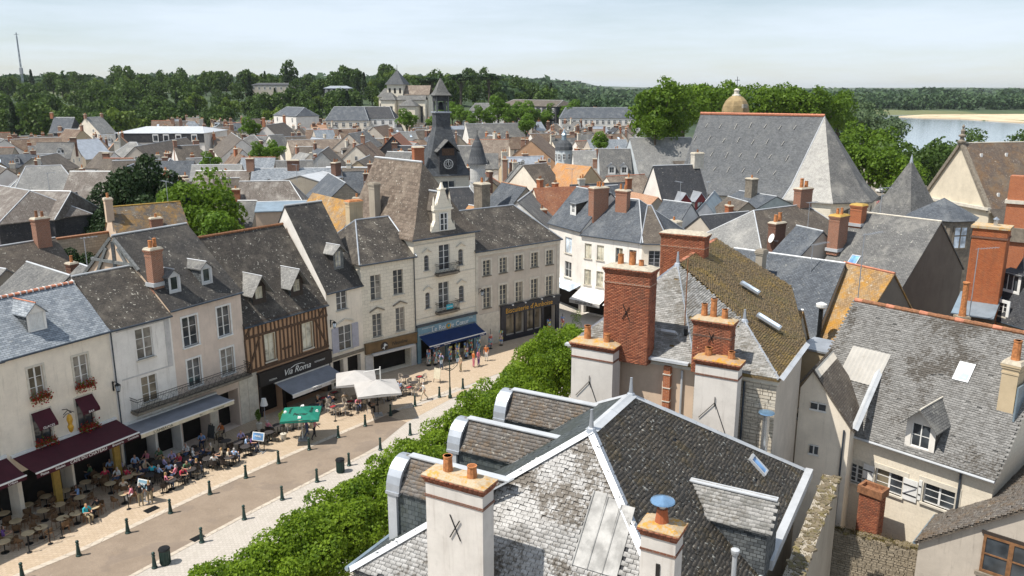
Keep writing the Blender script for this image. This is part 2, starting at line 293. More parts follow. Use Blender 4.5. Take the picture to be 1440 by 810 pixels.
slatemat('bricks_red', [(.27, .085, .045), (.37, .14, .075), (.31, .10, .05), (.19, .065, .04)], (.17, .085, .055), .5, .9, .7); slatemat('bricks_orange', [(.42, .125, .045), (.48, .16, .06), (.36, .10, .04)], (.30, .13, .07), .4, .9, .8)
slatemat('tiles_moss', [(.15, .10, .055), (.21, .15, .085), (.11, .08, .045)], (.30, .195, .05), .75, .85, .5, 0, (.16, .14, .05), .4); slatemat('tiles_lichen', [(.27, .17, .08), (.36, .24, .12), (.22, .15, .08)], (.44, .25, .03), .6, .9, .7, .5)
slatemat('cap_moss', [(.15, .12, .085), (.22, .18, .13), (.10, .085, .06)], (.15, .125, .035), .7, .95, 1.5); slatemat('capstone', [(.34, .28, .20), (.44, .38, .28), (.30, .18, .11)], (.52, .25, .012), .75, .95, 2.2)
blockmat('pavers_beige', (.42, .33, .235), (.48, .385, .285), (.29, .225, .16), .30, .20, .012, (.36, .30, .24), .35, .2); blockmat('pavers_pale', (.42, .385, .34), (.48, .44, .395), (.31, .28, .245), .24, .24, .012, (.44, .40, .36), .35, .2)
blockmat('kerb_stone', (.46, .40, .33), (.52, .46, .38), (.26, .22, .18), .95, .5, .02, (.34, .29, .24), .4, .3)
t = NT('asphalt'); p = t.pos(); k = t.mix(t.ramp(t.noise(p, .5, 6, .7), .3, .7), (.225, .172, .125), (.29, .228, .17)); k = t.mix(t.ramp(t.noise(p, 30, 3), .35, .7, 0, .6), k, (.13, .105, .085)); k = t.mix(t.ramp(t.noise(p, 2.4, 4), .66, .74, 0, .5), k, (.32, .28, .24)); k = t.mix(t.ramp(t.noise(p, .33, 3), .55, .60, 0, .35), k, (.15, .12, .10)); k = t.mix(t.ramp(t.noise(p, 1.3, 6, .8), .6, .72, 0, .5), k, (.12, .10, .085)); t.col(k); t.b.inputs['Roughness'].default_value = .9; t.bump(t.noise(p, 40, 2), .3, .01)
leafmat('leaf_lime', (.032, .078, .006), (.235, .345, .028), .42); leafmat('leaf_wood', (.024, .052, .010), (.085, .14, .024), .28, .05); leafmat('leaf_bright', (.05, .11, .012), (.15, .25, .028), .35, .1)
leafmat('leaf_dark', (.010, .026, .009), (.038, .068, .020), .15, .1); leafmat('leaf_grey', (.05, .085, .04), (.12, .17, .08), .25, .1); leafmat('leaf_far', (.03, .06, .028), (.075, .125, .05), .2, .02); leafmat('leaf_plane', (.04, .085, .008), (.145, .235, .022), .35, .08)
leafmat('leaf_wood2', (.045, .085, .012), (.15, .21, .03), .3, .05); leafmat('flower_red', (.16, .008, .006), (.42, .03, .02), .2, 3); plain('bark', (.10, .08, .06), .9, .4, 4, 0, .3)
# ---------------------------------------------------------------- small far window, shared by every far house
def _winproto():
 b = MB(); b.b2((-.5, -.06, 0), (-.40, .02, 1), 0); b.b2((.40, -.06, 0), (.5, .02, 1), 0); b.b2((-.4, -.06, .92), (.4, .02, 1), 0); b.b2((-.4, -.07, 0), (.4, .02, .07), 0)
 b.b2((-.04, -.05, .07), (.04, .0, .92), 0); b.b2((-.4, -.045, .55), (-.04, 0, .6), 0); b.b2((.04, -.045, .55), (.4, 0, .6), 0); b.face([(-.4, -.02, .07), (.4, -.02, .07), (.4, -.02, .92), (-.4, -.02, .92)], 1); return b
_wp = _winproto(); _wo = _wp.build('window', ['white_paint', 'glass']); WINMESH = _wo.data; bpy.data.objects.remove(_wo)
_wp = _winproto(); _wo = _wp.build('window', ['grey_paint', 'glass']); WINMESH2 = _wo.data; bpy.data.objects.remove(_wo)
def farwin(parent, M, w, h, me=None, name='window'):
 o = bpy.data.objects.new(name, me or WINMESH); COL.objects.link(o); o.parent = parent; o.matrix_local = M @ Matrix.Diagonal((w, 1, h, 1)); return o
POTMESH = {}
def potmesh(mat, h=.55, r=.15):
 k = (mat, h, r)
 if k not in POTMESH:
  b = MB(); b.lathe([(r * 1.12, 0), (r * 1.05, h * .1), (r, h * .5), (r * .92, h * .9), (r * 1.02, h * .92), (r * 1.02, h), (r * .8, h), (r * .78, h * .6)], n=10, m=0); b.face([(r * .8 * math.cos(a), r * .8 * math.sin(a), h * .62) for a in [i * math.pi / 5 for i in range(10)]], 1)
  o = b.build('pot', [mat, 'soot']); POTMESH[k] = o.data; bpy.data.objects.remove(o)
 return POTMESH[k]
def put(name, me, parent, loc, rz=0.0, sc=(1, 1, 1)):
 o = bpy.data.objects.new(name, me); COL.objects.link(o); o.parent = parent; o.location = loc; o.rotation_euler = (0, 0, rz); o.scale = sc; return o
def chimney(parent, x, y, zb, zt, w, d, mat='brickwork', pots=2, pot='terracotta', cap='mortar_cap', poth=.55, potr=.14, band=True, flash=None, rz=0.0, name='chimney'):
 """a stack with corbelled head, weathered cap and pots; all pieces of one chimney part"""
 c = bpy.data.objects.new(name, None); b = MB(); M = Matrix.Translation((x, y, 0)) @ Matrix.Rotation(rz, 4, 'Z'); b.M = M
 b.b2((-w / 2, -d / 2, zb), (w / 2, d / 2, zt - .34)); 
 if band: b.b2((-w / 2 - .03, -d / 2 - .03, zt - .62), (w / 2 + .03, d / 2 + .03, zt - .52))
 b.b2((-w / 2 - .05, -d / 2 - .05, zt - .34), (w / 2 + .05, d / 2 + .05, zt - .22)); b.b2((-w / 2 - .09, -d / 2 - .09, zt - .22), (w / 2 + .09, d / 2 + .09, zt - .1))
 o = b.build(name, mat, parent); q = MB(); q.M = M; q.box((0, 0, zt - .02), (w + .2, d + .2, .16), top=.8); q.build('cap', cap, o)
 if flash:
  q = MB(); q.M = M; q.box((0, 0, flash), (w + .22, d + .22, .3)); q.build('flashing', 'zinc_white', o)
 for i in range(pots):
  f = (i + .5) / pots - .5; pp = M @ Vector((f * w * .8, 0, zt + .04)); hh = random.choice((.8, 1, 1, 1.2))
  put('pot', potmesh(pot, poth, potr), o, pp, random.random() * 3, (1, 1, hh))
 return o
class House:
 """local frame: x along the front, y inwards, z up; front wall at y = 0"""
 def __init__(s, name, label, O, ang, L, D, ze, zr, rp=None, hips=(0, 0), wall='stucco_cream', roof='slate_grey', ridge='zinc_white', over=.22, og=.1, cat='house', group=None, th=.14, z0=0.0, gutter='gutter', rr=.09, roofgeo=True, bhip=True):
  s.root = empty(name, (O[0], O[1], z0), ang, label, cat, group); s.L, s.D, s.ze, s.zr = L, D, ze - z0, zr - z0; s.rp = D / 2 if rp is None else rp; s.h0, s.h1 = hips
  s.wall, s.roofm = wall, roof; s.ops = []; s.side0 = []; s.side1 = []; s.M = Matrix.Translation((O[0], O[1], z0)) @ Matrix.Rotation(ang, 4, 'Z'); s.ang = ang; s.z0 = z0; s.O = Vector((O[0], O[1], z0))
  s.k = (s.zr - s.ze) / s.rp; s.kb = (s.zr - s.ze) / (D - s.rp); e = s.ze - over * s.k; eb = s.ze - over * s.kb
  o0 = over if hips[0] else og; o1 = over if hips[1] else og; x0, x1 = -o0, L + o1; r0 = hips[0] if hips[0] else -og; r1 = L - hips[1] if hips[1] else L + og; y0, y1 = -over, D + over; s.r0, s.r1 = r0, r1
  if roofgeo:
   b = MB(); A, B_, C, D_ = (x0, y0, e), (x1, y0, e), (x1, y1, eb), (x0, y1, eb); P, Q = (r0, s.rp, s.zr), (r1, s.rp, s.zr)
   b.slab([A, B_, Q, P], th); b.slab([C, D_, P, Q], th)
   if hips[0]: b.slab([D_, A, P], th)
   if hips[1]: b.slab([B_, C, Q], th)
   s.roof = b.build('roof', roof, s.root); s.corners = (A, B_, C, D_, P, Q)
   if ridge:
    b = MB(); b.tube([P, Q], rr, 6)
    for h, (k1, k2, ap) in ((hips[0], (A, D_, P)), (hips[1], (B_, C, Q))):
     if h: b.tube([k1, ap], rr * .8, 6); b.tube([k2, ap], rr * .8, 6)
    b.build('ridge', ridge, s.roof)
   if gutter:
    b = MB(); b.tube([(x0, y0 - .05, e - .06), (x1, y0 - .05, e - .06)], .075, 8); b.build('gutter', gutter, s.roof)
 def uz(s, px, py, y=0.0):
  a = s.M @ Vector((0, y, 0)); q = s.M @ Vector((1, y, 0)); u, z = onwall(px, py, a, q); return u, z - s.z0
 def sz(s, y): return s.ze + s.k * y if y < s.rp else s.zr - s.kb * (y - s.rp)
 def rect(s, px0, py0, px1, py1):
  a = s.uz(px0, py0); b = s.uz(px1, py1); return min(a[0], b[0]), min(a[1], b[1]), max(a[0], b[0]), max(a[1], b[1])
 def win(s, u0, z0, u1, z1, frame='white_paint', pane='glass', cols=2, rows=3, surround=None, sill='stone_trim', sw=.14, shutters=None, pediment=None, rev=.2, arch=False, name='window', label=None, open_=0, y=0.0):
  s.ops.append((u0, z0, u1, z1, rev)); b = MB(); yf = rev - .07; ft = .055
  b.b2((u0, yf, z0), (u0 + ft, yf + .06, z1)); b.b2((u1 - ft, yf, z0), (u1, yf + .06, z1)); b.b2((u0 + ft, yf, z1 - ft), (u1 - ft, yf + .06, z1)); b.b2((u0 + ft, yf, z0), (u1 - ft, yf + .06, z0 + ft))
  for i in range(1, cols): x = u0 + (u1 - u0) * i / cols; b.b2((x - .05, yf - .01, z0 + ft), (x + .05, yf + .05, z1 - ft))
  for j in range(1, rows):
   z = z0 + (z1 - z0) * j / rows
   for i in range(cols): w = (u1 - u0) / cols; b.b2((u0 + i * w + ft, yf + .005, z - .018), (u0 + (i + 1) * w - ft, yf + .045, z + .018))
  o = b.build(name, frame, s.root)
  if label: o['label'] = label
  w = (u1 - u0) / cols; dim = random.choice(('glass', 'glass', 'glass_warm', 'curtain_dim'))
  for i in range(cols):
   b = MB(); b.b2((u0 + i * w + .03, yf + .02, z0 + .03), (u0 + (i + 1) * w - .03, yf + .032, z1 - .03)); b.build('pane', (dim if random.random() < .6 else 'glass') if pane == 'glass' else pane, o)
  if arch:
   n = 8; r = (u1 - u0) / 2; cx = (u0 + u1) / 2; b = MB(); pts = [(cx + r * math.cos(a), .03, z1 - r + r * math.sin(a)) for a in [math.pi * k / n for k in range(n + 1)]]
   for side in (0, 1):
    seg = pts[:n // 2 + 1] if side == 0 else pts[n // 2:]; cor = (u1 + .02, .03, z1 + .02) if side == 0 else (u0 - .02, .03, z1 + .02)
    for k in range(len(seg) - 1): b.ext([cor, seg[k], seg[k + 1]], (0, .12, 0))
   b.build('arch_head', s.wall, o)
  if surround:
   b = MB(); q = .035; b.b2((u0 - sw, -q, z0), (u0, .05, z1)); b.b2((u1, -q, z0), (u1 + sw, .05, z1)); b.b2((u0 - sw, -q, z1), (u1 + sw, .05, z1 + sw)); b.build('surround', surround, o)
  if sill: b = MB(); b.b2((u0 - .12, -.12, z0 - .1), (u1 + .12, rev - .08, z0)); b.build('sill', sill, o)
  if shutters:
   for sgn in (-1, 1):
    b = MB(); sw_ = (u1 - u0) / 2; xa = u0 - .02 - sw_ if sgn < 0 else u1 + .02; b.b2((xa, -.06, z0), (xa + sw_, -.02, z1)); 
    for zz in (z0 + .15, (z0 + z1) / 2, z1 - .22): b.b2((xa + .02, -.085, zz), (xa + sw_ - .02, -.06, zz + .08))
    b.build('shutter', shutters, o)
  if pediment:
   b = MB(); cx = (u0 + u1) / 2; hw = (u1 - u0) / 2 + .28; zz = z1 + .25
   b.ext([(cx - hw, -.14, zz), (cx, -.14, zz + .34), (cx + hw, -.14, zz), (cx + hw, -.14, zz + .1), (cx, -.14, zz + .46), (cx - hw, -.14, zz + .1)], (0, .16, 0)); b.build('pediment', pediment, o)
  return o
 def slope(s, px, py):
  """local x, y where the sight line meets the front roof slope"""
  r = _ray(px, py); Mi = s.M.inverted(); lo, hi = 5.0, 2000.0
  def loc(d): return Mi @ Vector((r[0] / r[1] * d, d, CAM_H - r[2] / r[1] * d))
  f = lambda v: v.z - (s.ze + s.k * v.y)
  for _ in range(60):
   m = (lo + hi) / 2
   if f(loc(m)) > 0: lo = m
   else: hi = m
  v = loc(lo); return v.x, v.y
 def winpx(s, px0, py0, px1, py1, **k): return s.win(*s.rect(px0, py0, px1, py1), **k)
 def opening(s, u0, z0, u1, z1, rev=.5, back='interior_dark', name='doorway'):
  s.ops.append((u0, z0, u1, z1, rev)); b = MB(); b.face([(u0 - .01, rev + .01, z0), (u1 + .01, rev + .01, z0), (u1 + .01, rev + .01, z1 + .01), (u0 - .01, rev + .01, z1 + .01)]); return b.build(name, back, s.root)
 def finish(s, zb=0.0, sidewall=None, sides=(True, True), backwall=True):
  b = MB(); us = sorted({0, s.L} | {o[i] for o in s.ops for i in (0, 2)}); zs = sorted({zb, s.ze - .04} | {o[i] for o in s.ops for i in (1, 3)})
  us = [u for u in us if -1e-6 <= u <= s.L + 1e-6]; zs = [z for z in zs if zb - 1e-6 <= z <= s.ze]
  for i in range(len(us) - 1):
   for j in range(len(zs) - 1):
    cu, cz = (us[i] + us[i + 1]) / 2, (zs[j] + zs[j + 1]) / 2
    if any(o[0] < cu < o[2] and o[1] < cz < o[3] for o in s.ops): continue
    b.face([(us[i], 0, zs[j]), (us[i + 1], 0, zs[j]), (us[i + 1], 0, zs[j + 1]), (us[i], 0, zs[j + 1])])
  for u0, z0, u1, z1, r in s.ops:
   b.face([(u0, 0, z0), (u0, r, z0), (u0, r, z1), (u0, 0, z1)]); b.face([(u1, r, z0), (u1, 0, z0), (u1, 0, z1), (u1, r, z1)])
   b.face([(u0, 0, z1), (u0, r, z1), (u1, r, z1), (u1, 0, z1)]); b.face([(u0, r, z0), (u0, 0, z0), (u1, 0, z0), (u1, r, z0)])
  m = 1 if sidewall else 0; E = s.ze - .04; Z = s.zr - .06
  for x, hip, on, fl in ((0, s.h0, sides[0], 0), (s.L, s.h1, sides[1], 1)):
   if not on: continue
   q = [(x, s.D, zb), (x, 0, zb), (x, 0, E), (x, s.D, E)] if hip else [(x, s.D, zb), (x, 0, zb), (x, 0, E), (x, s.rp, Z), (x, s.D, E)]
   b.face(q[::-1] if fl else q, m)
  if backwall: b.face([(s.L, s.D, zb), (0, s.D, zb), (0, s.D, E), (s.L, s.D, E)], m)
  s.wallo = b.build('wall', [s.wall] + ([sidewall] if sidewall else []), s.root); return s
 def chim(s, x, y, w=.9, d=.5, h=1.6, **k):
  zb = s.sz(y) - .6; zt = max(s.sz(y) + h, 0); return chimney(s.root, x, y, zb, zt, w, d, **k)
 def dormer(s, x, yf, w=1.1, h=1.2, rh=.5, roofm=None, wallm='slate_hung', frontm='white_paint', frame='white_paint', over=.12, style='gable', pane='glass', ridge='zinc_white', ww=.6, wz=(.2, .9), cols=2, rows=2, fo=.15, blind=None):
  z = s.sz(yf); k = s.k; t = z + h; b = MB(); hw = w / 2; ye = yf + h / k; yr = yf + (h + rh) / k
  ow = ww / 2; za, zb_ = z + h * wz[0], z + h * wz[1]
  for q in ([(-hw, z), (-ow, z), (-ow, t), (-hw, t)], [(ow, z), (hw, z), (hw, t), (ow, t)], [(-ow, z), (ow, z), (ow, za), (-ow, za)], [(-ow, zb_), (ow, zb_), (ow, t), (-ow, t)]): b.face([(x + a, yf, c) for a, c in q], 0)
  if style == 'gable': b.face([(x - hw, yf, t), (x + hw, yf, t), (x, yf, t + rh)], 0)
  b.face([(x - hw, ye, t), (x - hw, yf, z), (x - hw, yf, t)], 1); b.face([(x + hw, yf, z), (x + hw, ye, t), (x + hw, yf, t)], 1)
  for a, bb in ((-ow, -1), (ow, 1)): b.face([(x + a, yf, za), (x + a, yf + .12, za), (x + a, yf + .12, zb_), (x + a, yf, zb_)], 0)
  b.face([(x - ow, yf, za), (x + ow, yf, za), (x + ow, yf + .12, za), (x - ow, yf + .12, za)], 0)
  o = b.build('dormer', [frontm, wallm], s.root); rm = roofm or s.roofm
  ex = hw + over; dz = rh / hw * over; b = MB(); yo = yf - fo
  if style == 'gable':
   for sg in (-1, 1):
    q = [(x + sg * ex, yo, t - dz), (x, yo, t + rh), (x, yr, t + rh), (x + sg * ex, yf + (h - dz) / k, t - dz)]; b.slab(q if sg < 0 else q[::-1], .06) if False else b.slab(q if sg > 0 else q[::-1], .06)
  elif style == 'hip':
   yh = yf + hw * .6
   for sg in (-1, 1):
    q = [(x + sg * ex, yo, t - dz), (x, yh, t + rh), (x, yr, t + rh), (x + sg * ex, yf + (h - dz) / k, t - dz)]; b.slab(q if sg > 0 else q[::-1], .06)
   b.slab([(x - ex, yo, t - dz), (x + ex, yo, t - dz), (x, yh, t + rh)], .06)
  else:
   b.slab([(x - ex, yo, t - .05), (x + ex, yo, t - .05), (x + ex, yf + (h + rh) / k, t + rh), (x - ex, yf + (h + rh) / k, t + rh)], .06)
  b.build('dormer_roof', rm, o)
  if ridge and style != 'shed': b = MB(); b.tube([(x, yo if style == 'gable' else yf + hw * .6, t + rh + .02), (x, yr, t + rh + .02)], .05, 6); b.build('dormer_ridge', ridge, o)
  b = MB(); f = .05; y = yf + .07
  if blind:
   b.b2((x - ow, y, za), (x + ow, y + .04, zb_))
   for i in range(9): xx = x - ow + (i + .5) * 2 * ow / 9; b.b2((xx - .02, y - .02, za), (xx + .02, y, zb_))
   b.build('shutter', blind, o); return o
  b.b2((x - ow, y, za), (x - ow + f, y + .05, zb_)); b.b2((x + ow - f, y, za), (x + ow, y + .05, zb_)); b.b2((x - ow + f, y, zb_ - f), (x + ow - f, y + .05, zb_)); b.b2((x - ow + f, y, za), (x + ow - f, y + .05, za + f))
  for i in range(1, cols): xx = x - ow + 2 * ow * i / cols; b.b2((xx - .03, y - .01, za + f), (xx + .03, y + .04, zb_ - f))
  for j in range(1, rows): zz = za + (zb_ - za) * j / rows; b.b2((x - ow + f, y + .005, zz - .018), (x + ow - f, y + .042, zz + .018))
  b.build('window_frame', frame, o); b = MB(); b.b2((x - ow + .02, y + .02, za + .02), (x + ow - .02, y + .03, zb_ - .02)); b.build('pane', pane, o); return o
 def skylight(s, x, y, w=.75, l=1.1, pane='skyglass', frame='zinc'):
  z = s.sz(y); k = s.k; n = Vector((0, -k, 1)).normalized(); a = math.atan(k); M = Matrix.Translation(Vector((x, y, z)) + n * .05) @ Matrix.Rotation(a, 4, 'X'); b = MB(); b.M = M
  b.b2((-w / 2, -l / 2, -.1), (-w / 2 + .08, l / 2, .06)); b.b2((w / 2 - .08, -l / 2, -.1), (w / 2, l / 2, .06)); b.b2((-w / 2 + .08, -l / 2, -.1), (w / 2 - .08, -l / 2 + .08, .06)); b.b2((-w / 2 + .08, l / 2 - .1, -.1), (w / 2 - .08, l / 2, .06))
  o = b.build('skylight', frame, s.root); b = MB(); b.M = M; b.b2((-w / 2 + .08, -l / 2 + .08, -.02), (w / 2 - .08, l / 2 - .1, .025)); b.build('pane', pane, o); return o
 def autowins(s, n, rows=((1.0, 2.3),), me=None, w=.95, side=0, h=1.35, skip=.1):
  for (dz, _) in rows:
   for i in range(n):
    if random.random() < skip: continue
    farwin(s.root, Matrix.Translation(((i + .5) / n * s.L, -.005, s.ze - dz - h)), w, h, me)
 def gablewins(s, end, rows, n=1, w=.8, h=1.1, me=None):
  x, a = (0, R(-90)) if end == 0 else (s.L, R(90))
  for dz in rows:
   for i in range(n):
    farwin(s.root, Matrix.Translation((x, (i + .5) / n * s.D, s.ze - dz)) @ Matrix.Rotation(a, 4, 'Z'), w, h, me)
def hline(name, label, p, q, D, ze, zr, **k):
 """house whose front eave runs from p to q (left to right seen from the front)"""
 d = Vector((q[0] - p[0], q[1] - p[1])); return House(name, label, p, math.atan2(d.y, d.x), d.length, D, ze, zr, **k)
FAR = []
def ridged(label, a, b, zr=None, d=None, w=4.5, pitch=46, hips=(0, 0), roof='slate_grey', wall='stucco_cream', name='house', chim=(), wins=3, rows=1, ze=None, gw=(1, 1), over=.25, ridge='zinc_white', dorm=(), group=None, w2=None, wcut=0.0, me=None, **k):
 """house found by the two ends of its ridge: zr gives the ridge height, or d the distance"""
 if d is not None:
  A = atd(a[0], a[1], d); zr = A.z; B = at(b[0], b[1], zr)
  if B.y < 0 or B.y > 3000 or b[1] < 128 or (B - A).length > 200: B = atd(b[0], b[1], d)
 else: A = at(a[0], a[1], zr); B = at(b[0], b[1], zr)
 v = Vector((B.x - A.x, B.y - A.y)); l = v.length; v /= l; n = Vector((-v.y, v.x)); w2 = w2 or w
 ze = zr - w * math.tan(R(pitch)) if ze is None else ze
 O = Vector((A.x, A.y)) - v * hips[0] - n * w
 h = House(name, label, O, math.atan2(v.y, v.x), l + hips[0] + hips[1], w + w2, ze, zr, rp=w, hips=hips, roof=roof, wall=wall, over=over, ridge=ridge, group=group, gutter=k.pop('gutter', None), **k)
 for c in chim:      # (x fraction, y, width, depth, height, material, pots)
  h.chim(c[0] * h.L, c[1] if c[1] is not None else h.rp, c[2], c[3], c[4], mat=c[5], pots=c[6], pot=random.choice(('terracotta', 'terracotta', 'terracotta_dark')))
 for q in dorm: h.dormer(q[0] * h.L, q[1], **(q[2] if len(q) > 2 else {}))
 if wins: h.autowins(wins, [(.5 + 2.9 * i, 0) for i in range(rows)], me)
 for e in (0, 1):
  if gw[e] and not hips[e]: h.gablewins(e, [1.4] + ([-.6] if zr - ze > 3.5 else []), gw[e], me=me)
 h.finish(zb=wcut); FAR.append(h); return h
# ---------------------------------------------------------------- the setting: terrain, river, square
def terrain():
 xs = np.concatenate([np.linspace(-9000, -1500, 16), np.linspace(-1400, 1400, 113), np.linspace(1500, 12000, 20)]); ys = np.concatenate([np.linspace(-300, 250, 12), np.linspace(275, 2000, 70), np.linspace(2100, 15000, 40)])
 X, Y = np.meshgrid(xs, ys); Z = np.zeros_like(X)
 sm = lambda v, a, b: np.clip((v - a) / (b - a), 0, 1) ** 2 * (3 - 2 * np.clip((v - a) / (b - a), 0, 1))
 hill = sm(Y + .25 * X, 430, 720) * sm(-X + .10 * Y, -30, 130) * 24; hill += sm(Y, 1400, 3200) * sm(-X + .18 * Y, 0, 900) * 26
 Z += hill + sm(Y, 2500, 9000) * 34 + 8 * np.sin(X * .0021 + 1) * np.cos(Y * .0017) * sm(Y, 1500, 3500)
 riv = sm(X - .30 * Y, 55, 85) * sm(Y, 260, 330) * (1 - sm(Y, 1000, 1080)); Z -= riv * 10
 V = np.stack([X, Y, Z], -1).reshape(-1, 3); nx = len(xs); ny = len(ys); i = np.arange((ny - 1) * (nx - 1)); r = i // (nx - 1); c = i % (nx - 1); a = r * nx + c
 t = NT('ground_cover'); p = t.pos(); g = t.mix(t.ramp(t.noise(p, .012, 6, .7), .35, .65), (.022, .042, .016), (.05, .08, .028)); g = t.mix(t.ramp(t.noise(p, .003, 4), .56, .62), g, (.13, .14, .06))
 s = t.n('SeparateXYZ'); t.l(p, s.inputs[0]); k = t.mix(t.ramp(s.outputs[1], 330, 520), (.21, .185, .155), g); t.col(k); t.b.inputs['Roughness'].default_value = .95
 tag(npmesh('ground', V, np.stack([a, a + 1, a + nx + 1, a + nx], 1), 'ground_cover', smooth=True), kind='structure')
 return X, Y, Z
terrain()
def hz(x, y):
 sm = lambda v, a, b: (lambda t: t * t * (3 - 2 * t))(min(max((v - a) / (b - a), 0), 1))
 z = sm(y + .25 * x, 430, 720) * sm(-x + .10 * y, -30, 130) * 24 + sm(y, 1400, 3200) * sm(-x + .18 * y, 0, 900) * 26 + sm(y, 2500, 9000) * 34
 return z - sm(x - .30 * y, 55, 85) * sm(y, 260, 330) * (1 - sm(y, 1000, 1080)) * 10
def sheet(name, pts, mat, z, zlow=None):
 b = MB(); P = [(p[0], p[1], z) for p in pts]
 b.slab(P, .3); return tag(b.build(name, mat), kind='structure')
t = NT('water'); p = t.pos(); t.col((.20, .25, .29)); t.b.inputs['Roughness'].default_value = .12; t.b.inputs['Specular IOR Level'].default_value = .5
m = t.n('Mapping'); m.inputs['Scale'].default_value = (.12, .5, 1); t.l(p, m.inputs[0]); t.bump(t.noise(m.outputs[0], 1.0, 4), .12, .3)
b = MB(); b.face([(120, 250, -4.5), (1600, 250, -4.5), (1600, 1120, -4.5), (120, 1120, -4.5)]); tag(b.build('river', 'water'), kind='structure')
t = NT('sand'); p = t.pos(); k = t.mix(t.ramp(t.noise(p, .02, 6, .7), .35, .65), (.50, .38, .24), (.60, .48, .33)); k = t.mix(t.ramp(t.noise(p, .03, 6, .75), .56, .62), k, (.12, .15, .05)); t.col(k); t.b.inputs['Roughness'].default_value = .95
def sandbank(pts, z):
 b = MB(); P = [at(x, y, z) for x, y in pts]; b.slab(P, 1.0); return tag(b.build('sandbank', 'sand'), kind='structure')
sandbank([(1262, 163.5), (1300, 161), (1440, 160), (1520, 159), (1560, 172), (1440, 172), (1390, 169), (1350, 166.5), (1300, 165.5)], -3.6)
b = MB(); b.slab([at(x, y, -3.9) for x, y in [(1310, 159), (1440, 153.5), (1560, 152), (1560, 157), (1440, 159.5), (1330, 161)]], .5); tag(b.build('grass_bank', 'ground_cover'), kind='structure')
# --- the square: facade points of the row, road between the two lines of bollards
FP = [Vector(q) for q in [(-44.0, 26.4), (-31.45, 47.8), (-27.84, 54.1), (-25.2, 58.05), (-21.85, 63.8), (-16.7, 71.1), (-14.1, 74.35), (-9.6, 78.35), (-3.84, 83.7), (5.4, 91.2)]]
BL = [at(*q) for q in [(32, 814), (111, 782), (180, 750), (240, 722), (295.5, 695.5), (346, 672.6), (392, 652), (435, 633), (476, 615.7), (513.7, 599.6), (549.4, 584.8), (583.7, 571.5), (618, 559), (651, 547)]]
BR = [at(*q) for q in [(217.6, 799), (284, 763), (343.7, 730.7), (397, 703), (446, 678), (491, 655), (535, 633), (577, 612)]]
nrm = Vector((-.848, .53, 0)); uu = Vector((.53, .848, 0))
sheet('paved_square', [(-60, 8), (-30, 4), (6, 40), (16, 70), (24, 92), (60, 150), (40, 160), (8, 112), (3, 96), (-10, 88), (-46, 42)], 'pavers_pale', .012)
lft = [p + nrm * .34 for p in BL]; rgt = [p + nrm * .55 for p in BR]
e0 = at(535.5, 582.4); e1 = at(572, 594)
lft0 = lft[0] - uu * 30; rgt0 = rgt[0] - uu * 30
def strip(name, A, B, mat, z):
 b = MB()
 for i in range(len(A) - 1): b.face([(A[i].x, A[i].y, z), (B[i].x, B[i].y, z), (B[i + 1].x, B[i + 1].y, z), (A[i + 1].x, A[i + 1].y, z)])
 return tag(b.build(name, mat), kind='structure')
ll = [lft0] + lft[:10] + [e0]; rr_ = [rgt0, rgt[0]] + rgt[0:7] + [rgt[6] + uu * 1.0, rgt[6] + uu * 1.7, e1]
n = min(len(ll), len(rr_)); 
def resample(P, n):
 d = [0]
 for i in range(1, len(P)): d.append(d[-1] + (P[i] - P[i - 1]).length)
 out = []
 for k in range(n):
  s = d[-1] * k / (n - 1); i = max(j for j in range(len(P)) if d[j] <= s + 1e-9); i = min(i, len(P) - 2); f = (s - d[i]) / max(d[i + 1] - d[i], 1e-6); out.append(P[i].lerp(P[i + 1], min(f, 1)))
 return out
LR = resample([lft0] + lft[:10] + [e0], 24); RR_ = resample([rgt0] + rgt[:7] + [e1], 24)
strip('road', LR, RR_, 'asphalt', .02)
KL = [p + nrm * .42 for p in resample([lft0] + lft, 60)]; kr = resample([lft0] + lft, 60); strip('kerb', KL, kr, 'kerb_stone', .034); strip('kerb', resample([rgt0] + rgt[:7], 50), [p - nrm * .3 for p in resample([rgt0] + rgt[:7], 50)], 'kerb_stone', .03)
far_l = [lft[0] - uu * 30] + lft + [lft[-1] + Vector((2.6, 3.0, 0)), Vector((8, 86, 0))]; base = [Vector((p.x, p.y, 0)) for p in FP]
strip('pavement', resample(base, 30), resample(far_l, 30), 'pavers_beige', .028)
strip('paving_apron', [e0, lft[11] + nrm * -.4, lft[13] + nrm * -.5], [e1 + uu * .02, e1 + uu * 5.5, e1 + uu * 11], 'pavers_beige', .018)
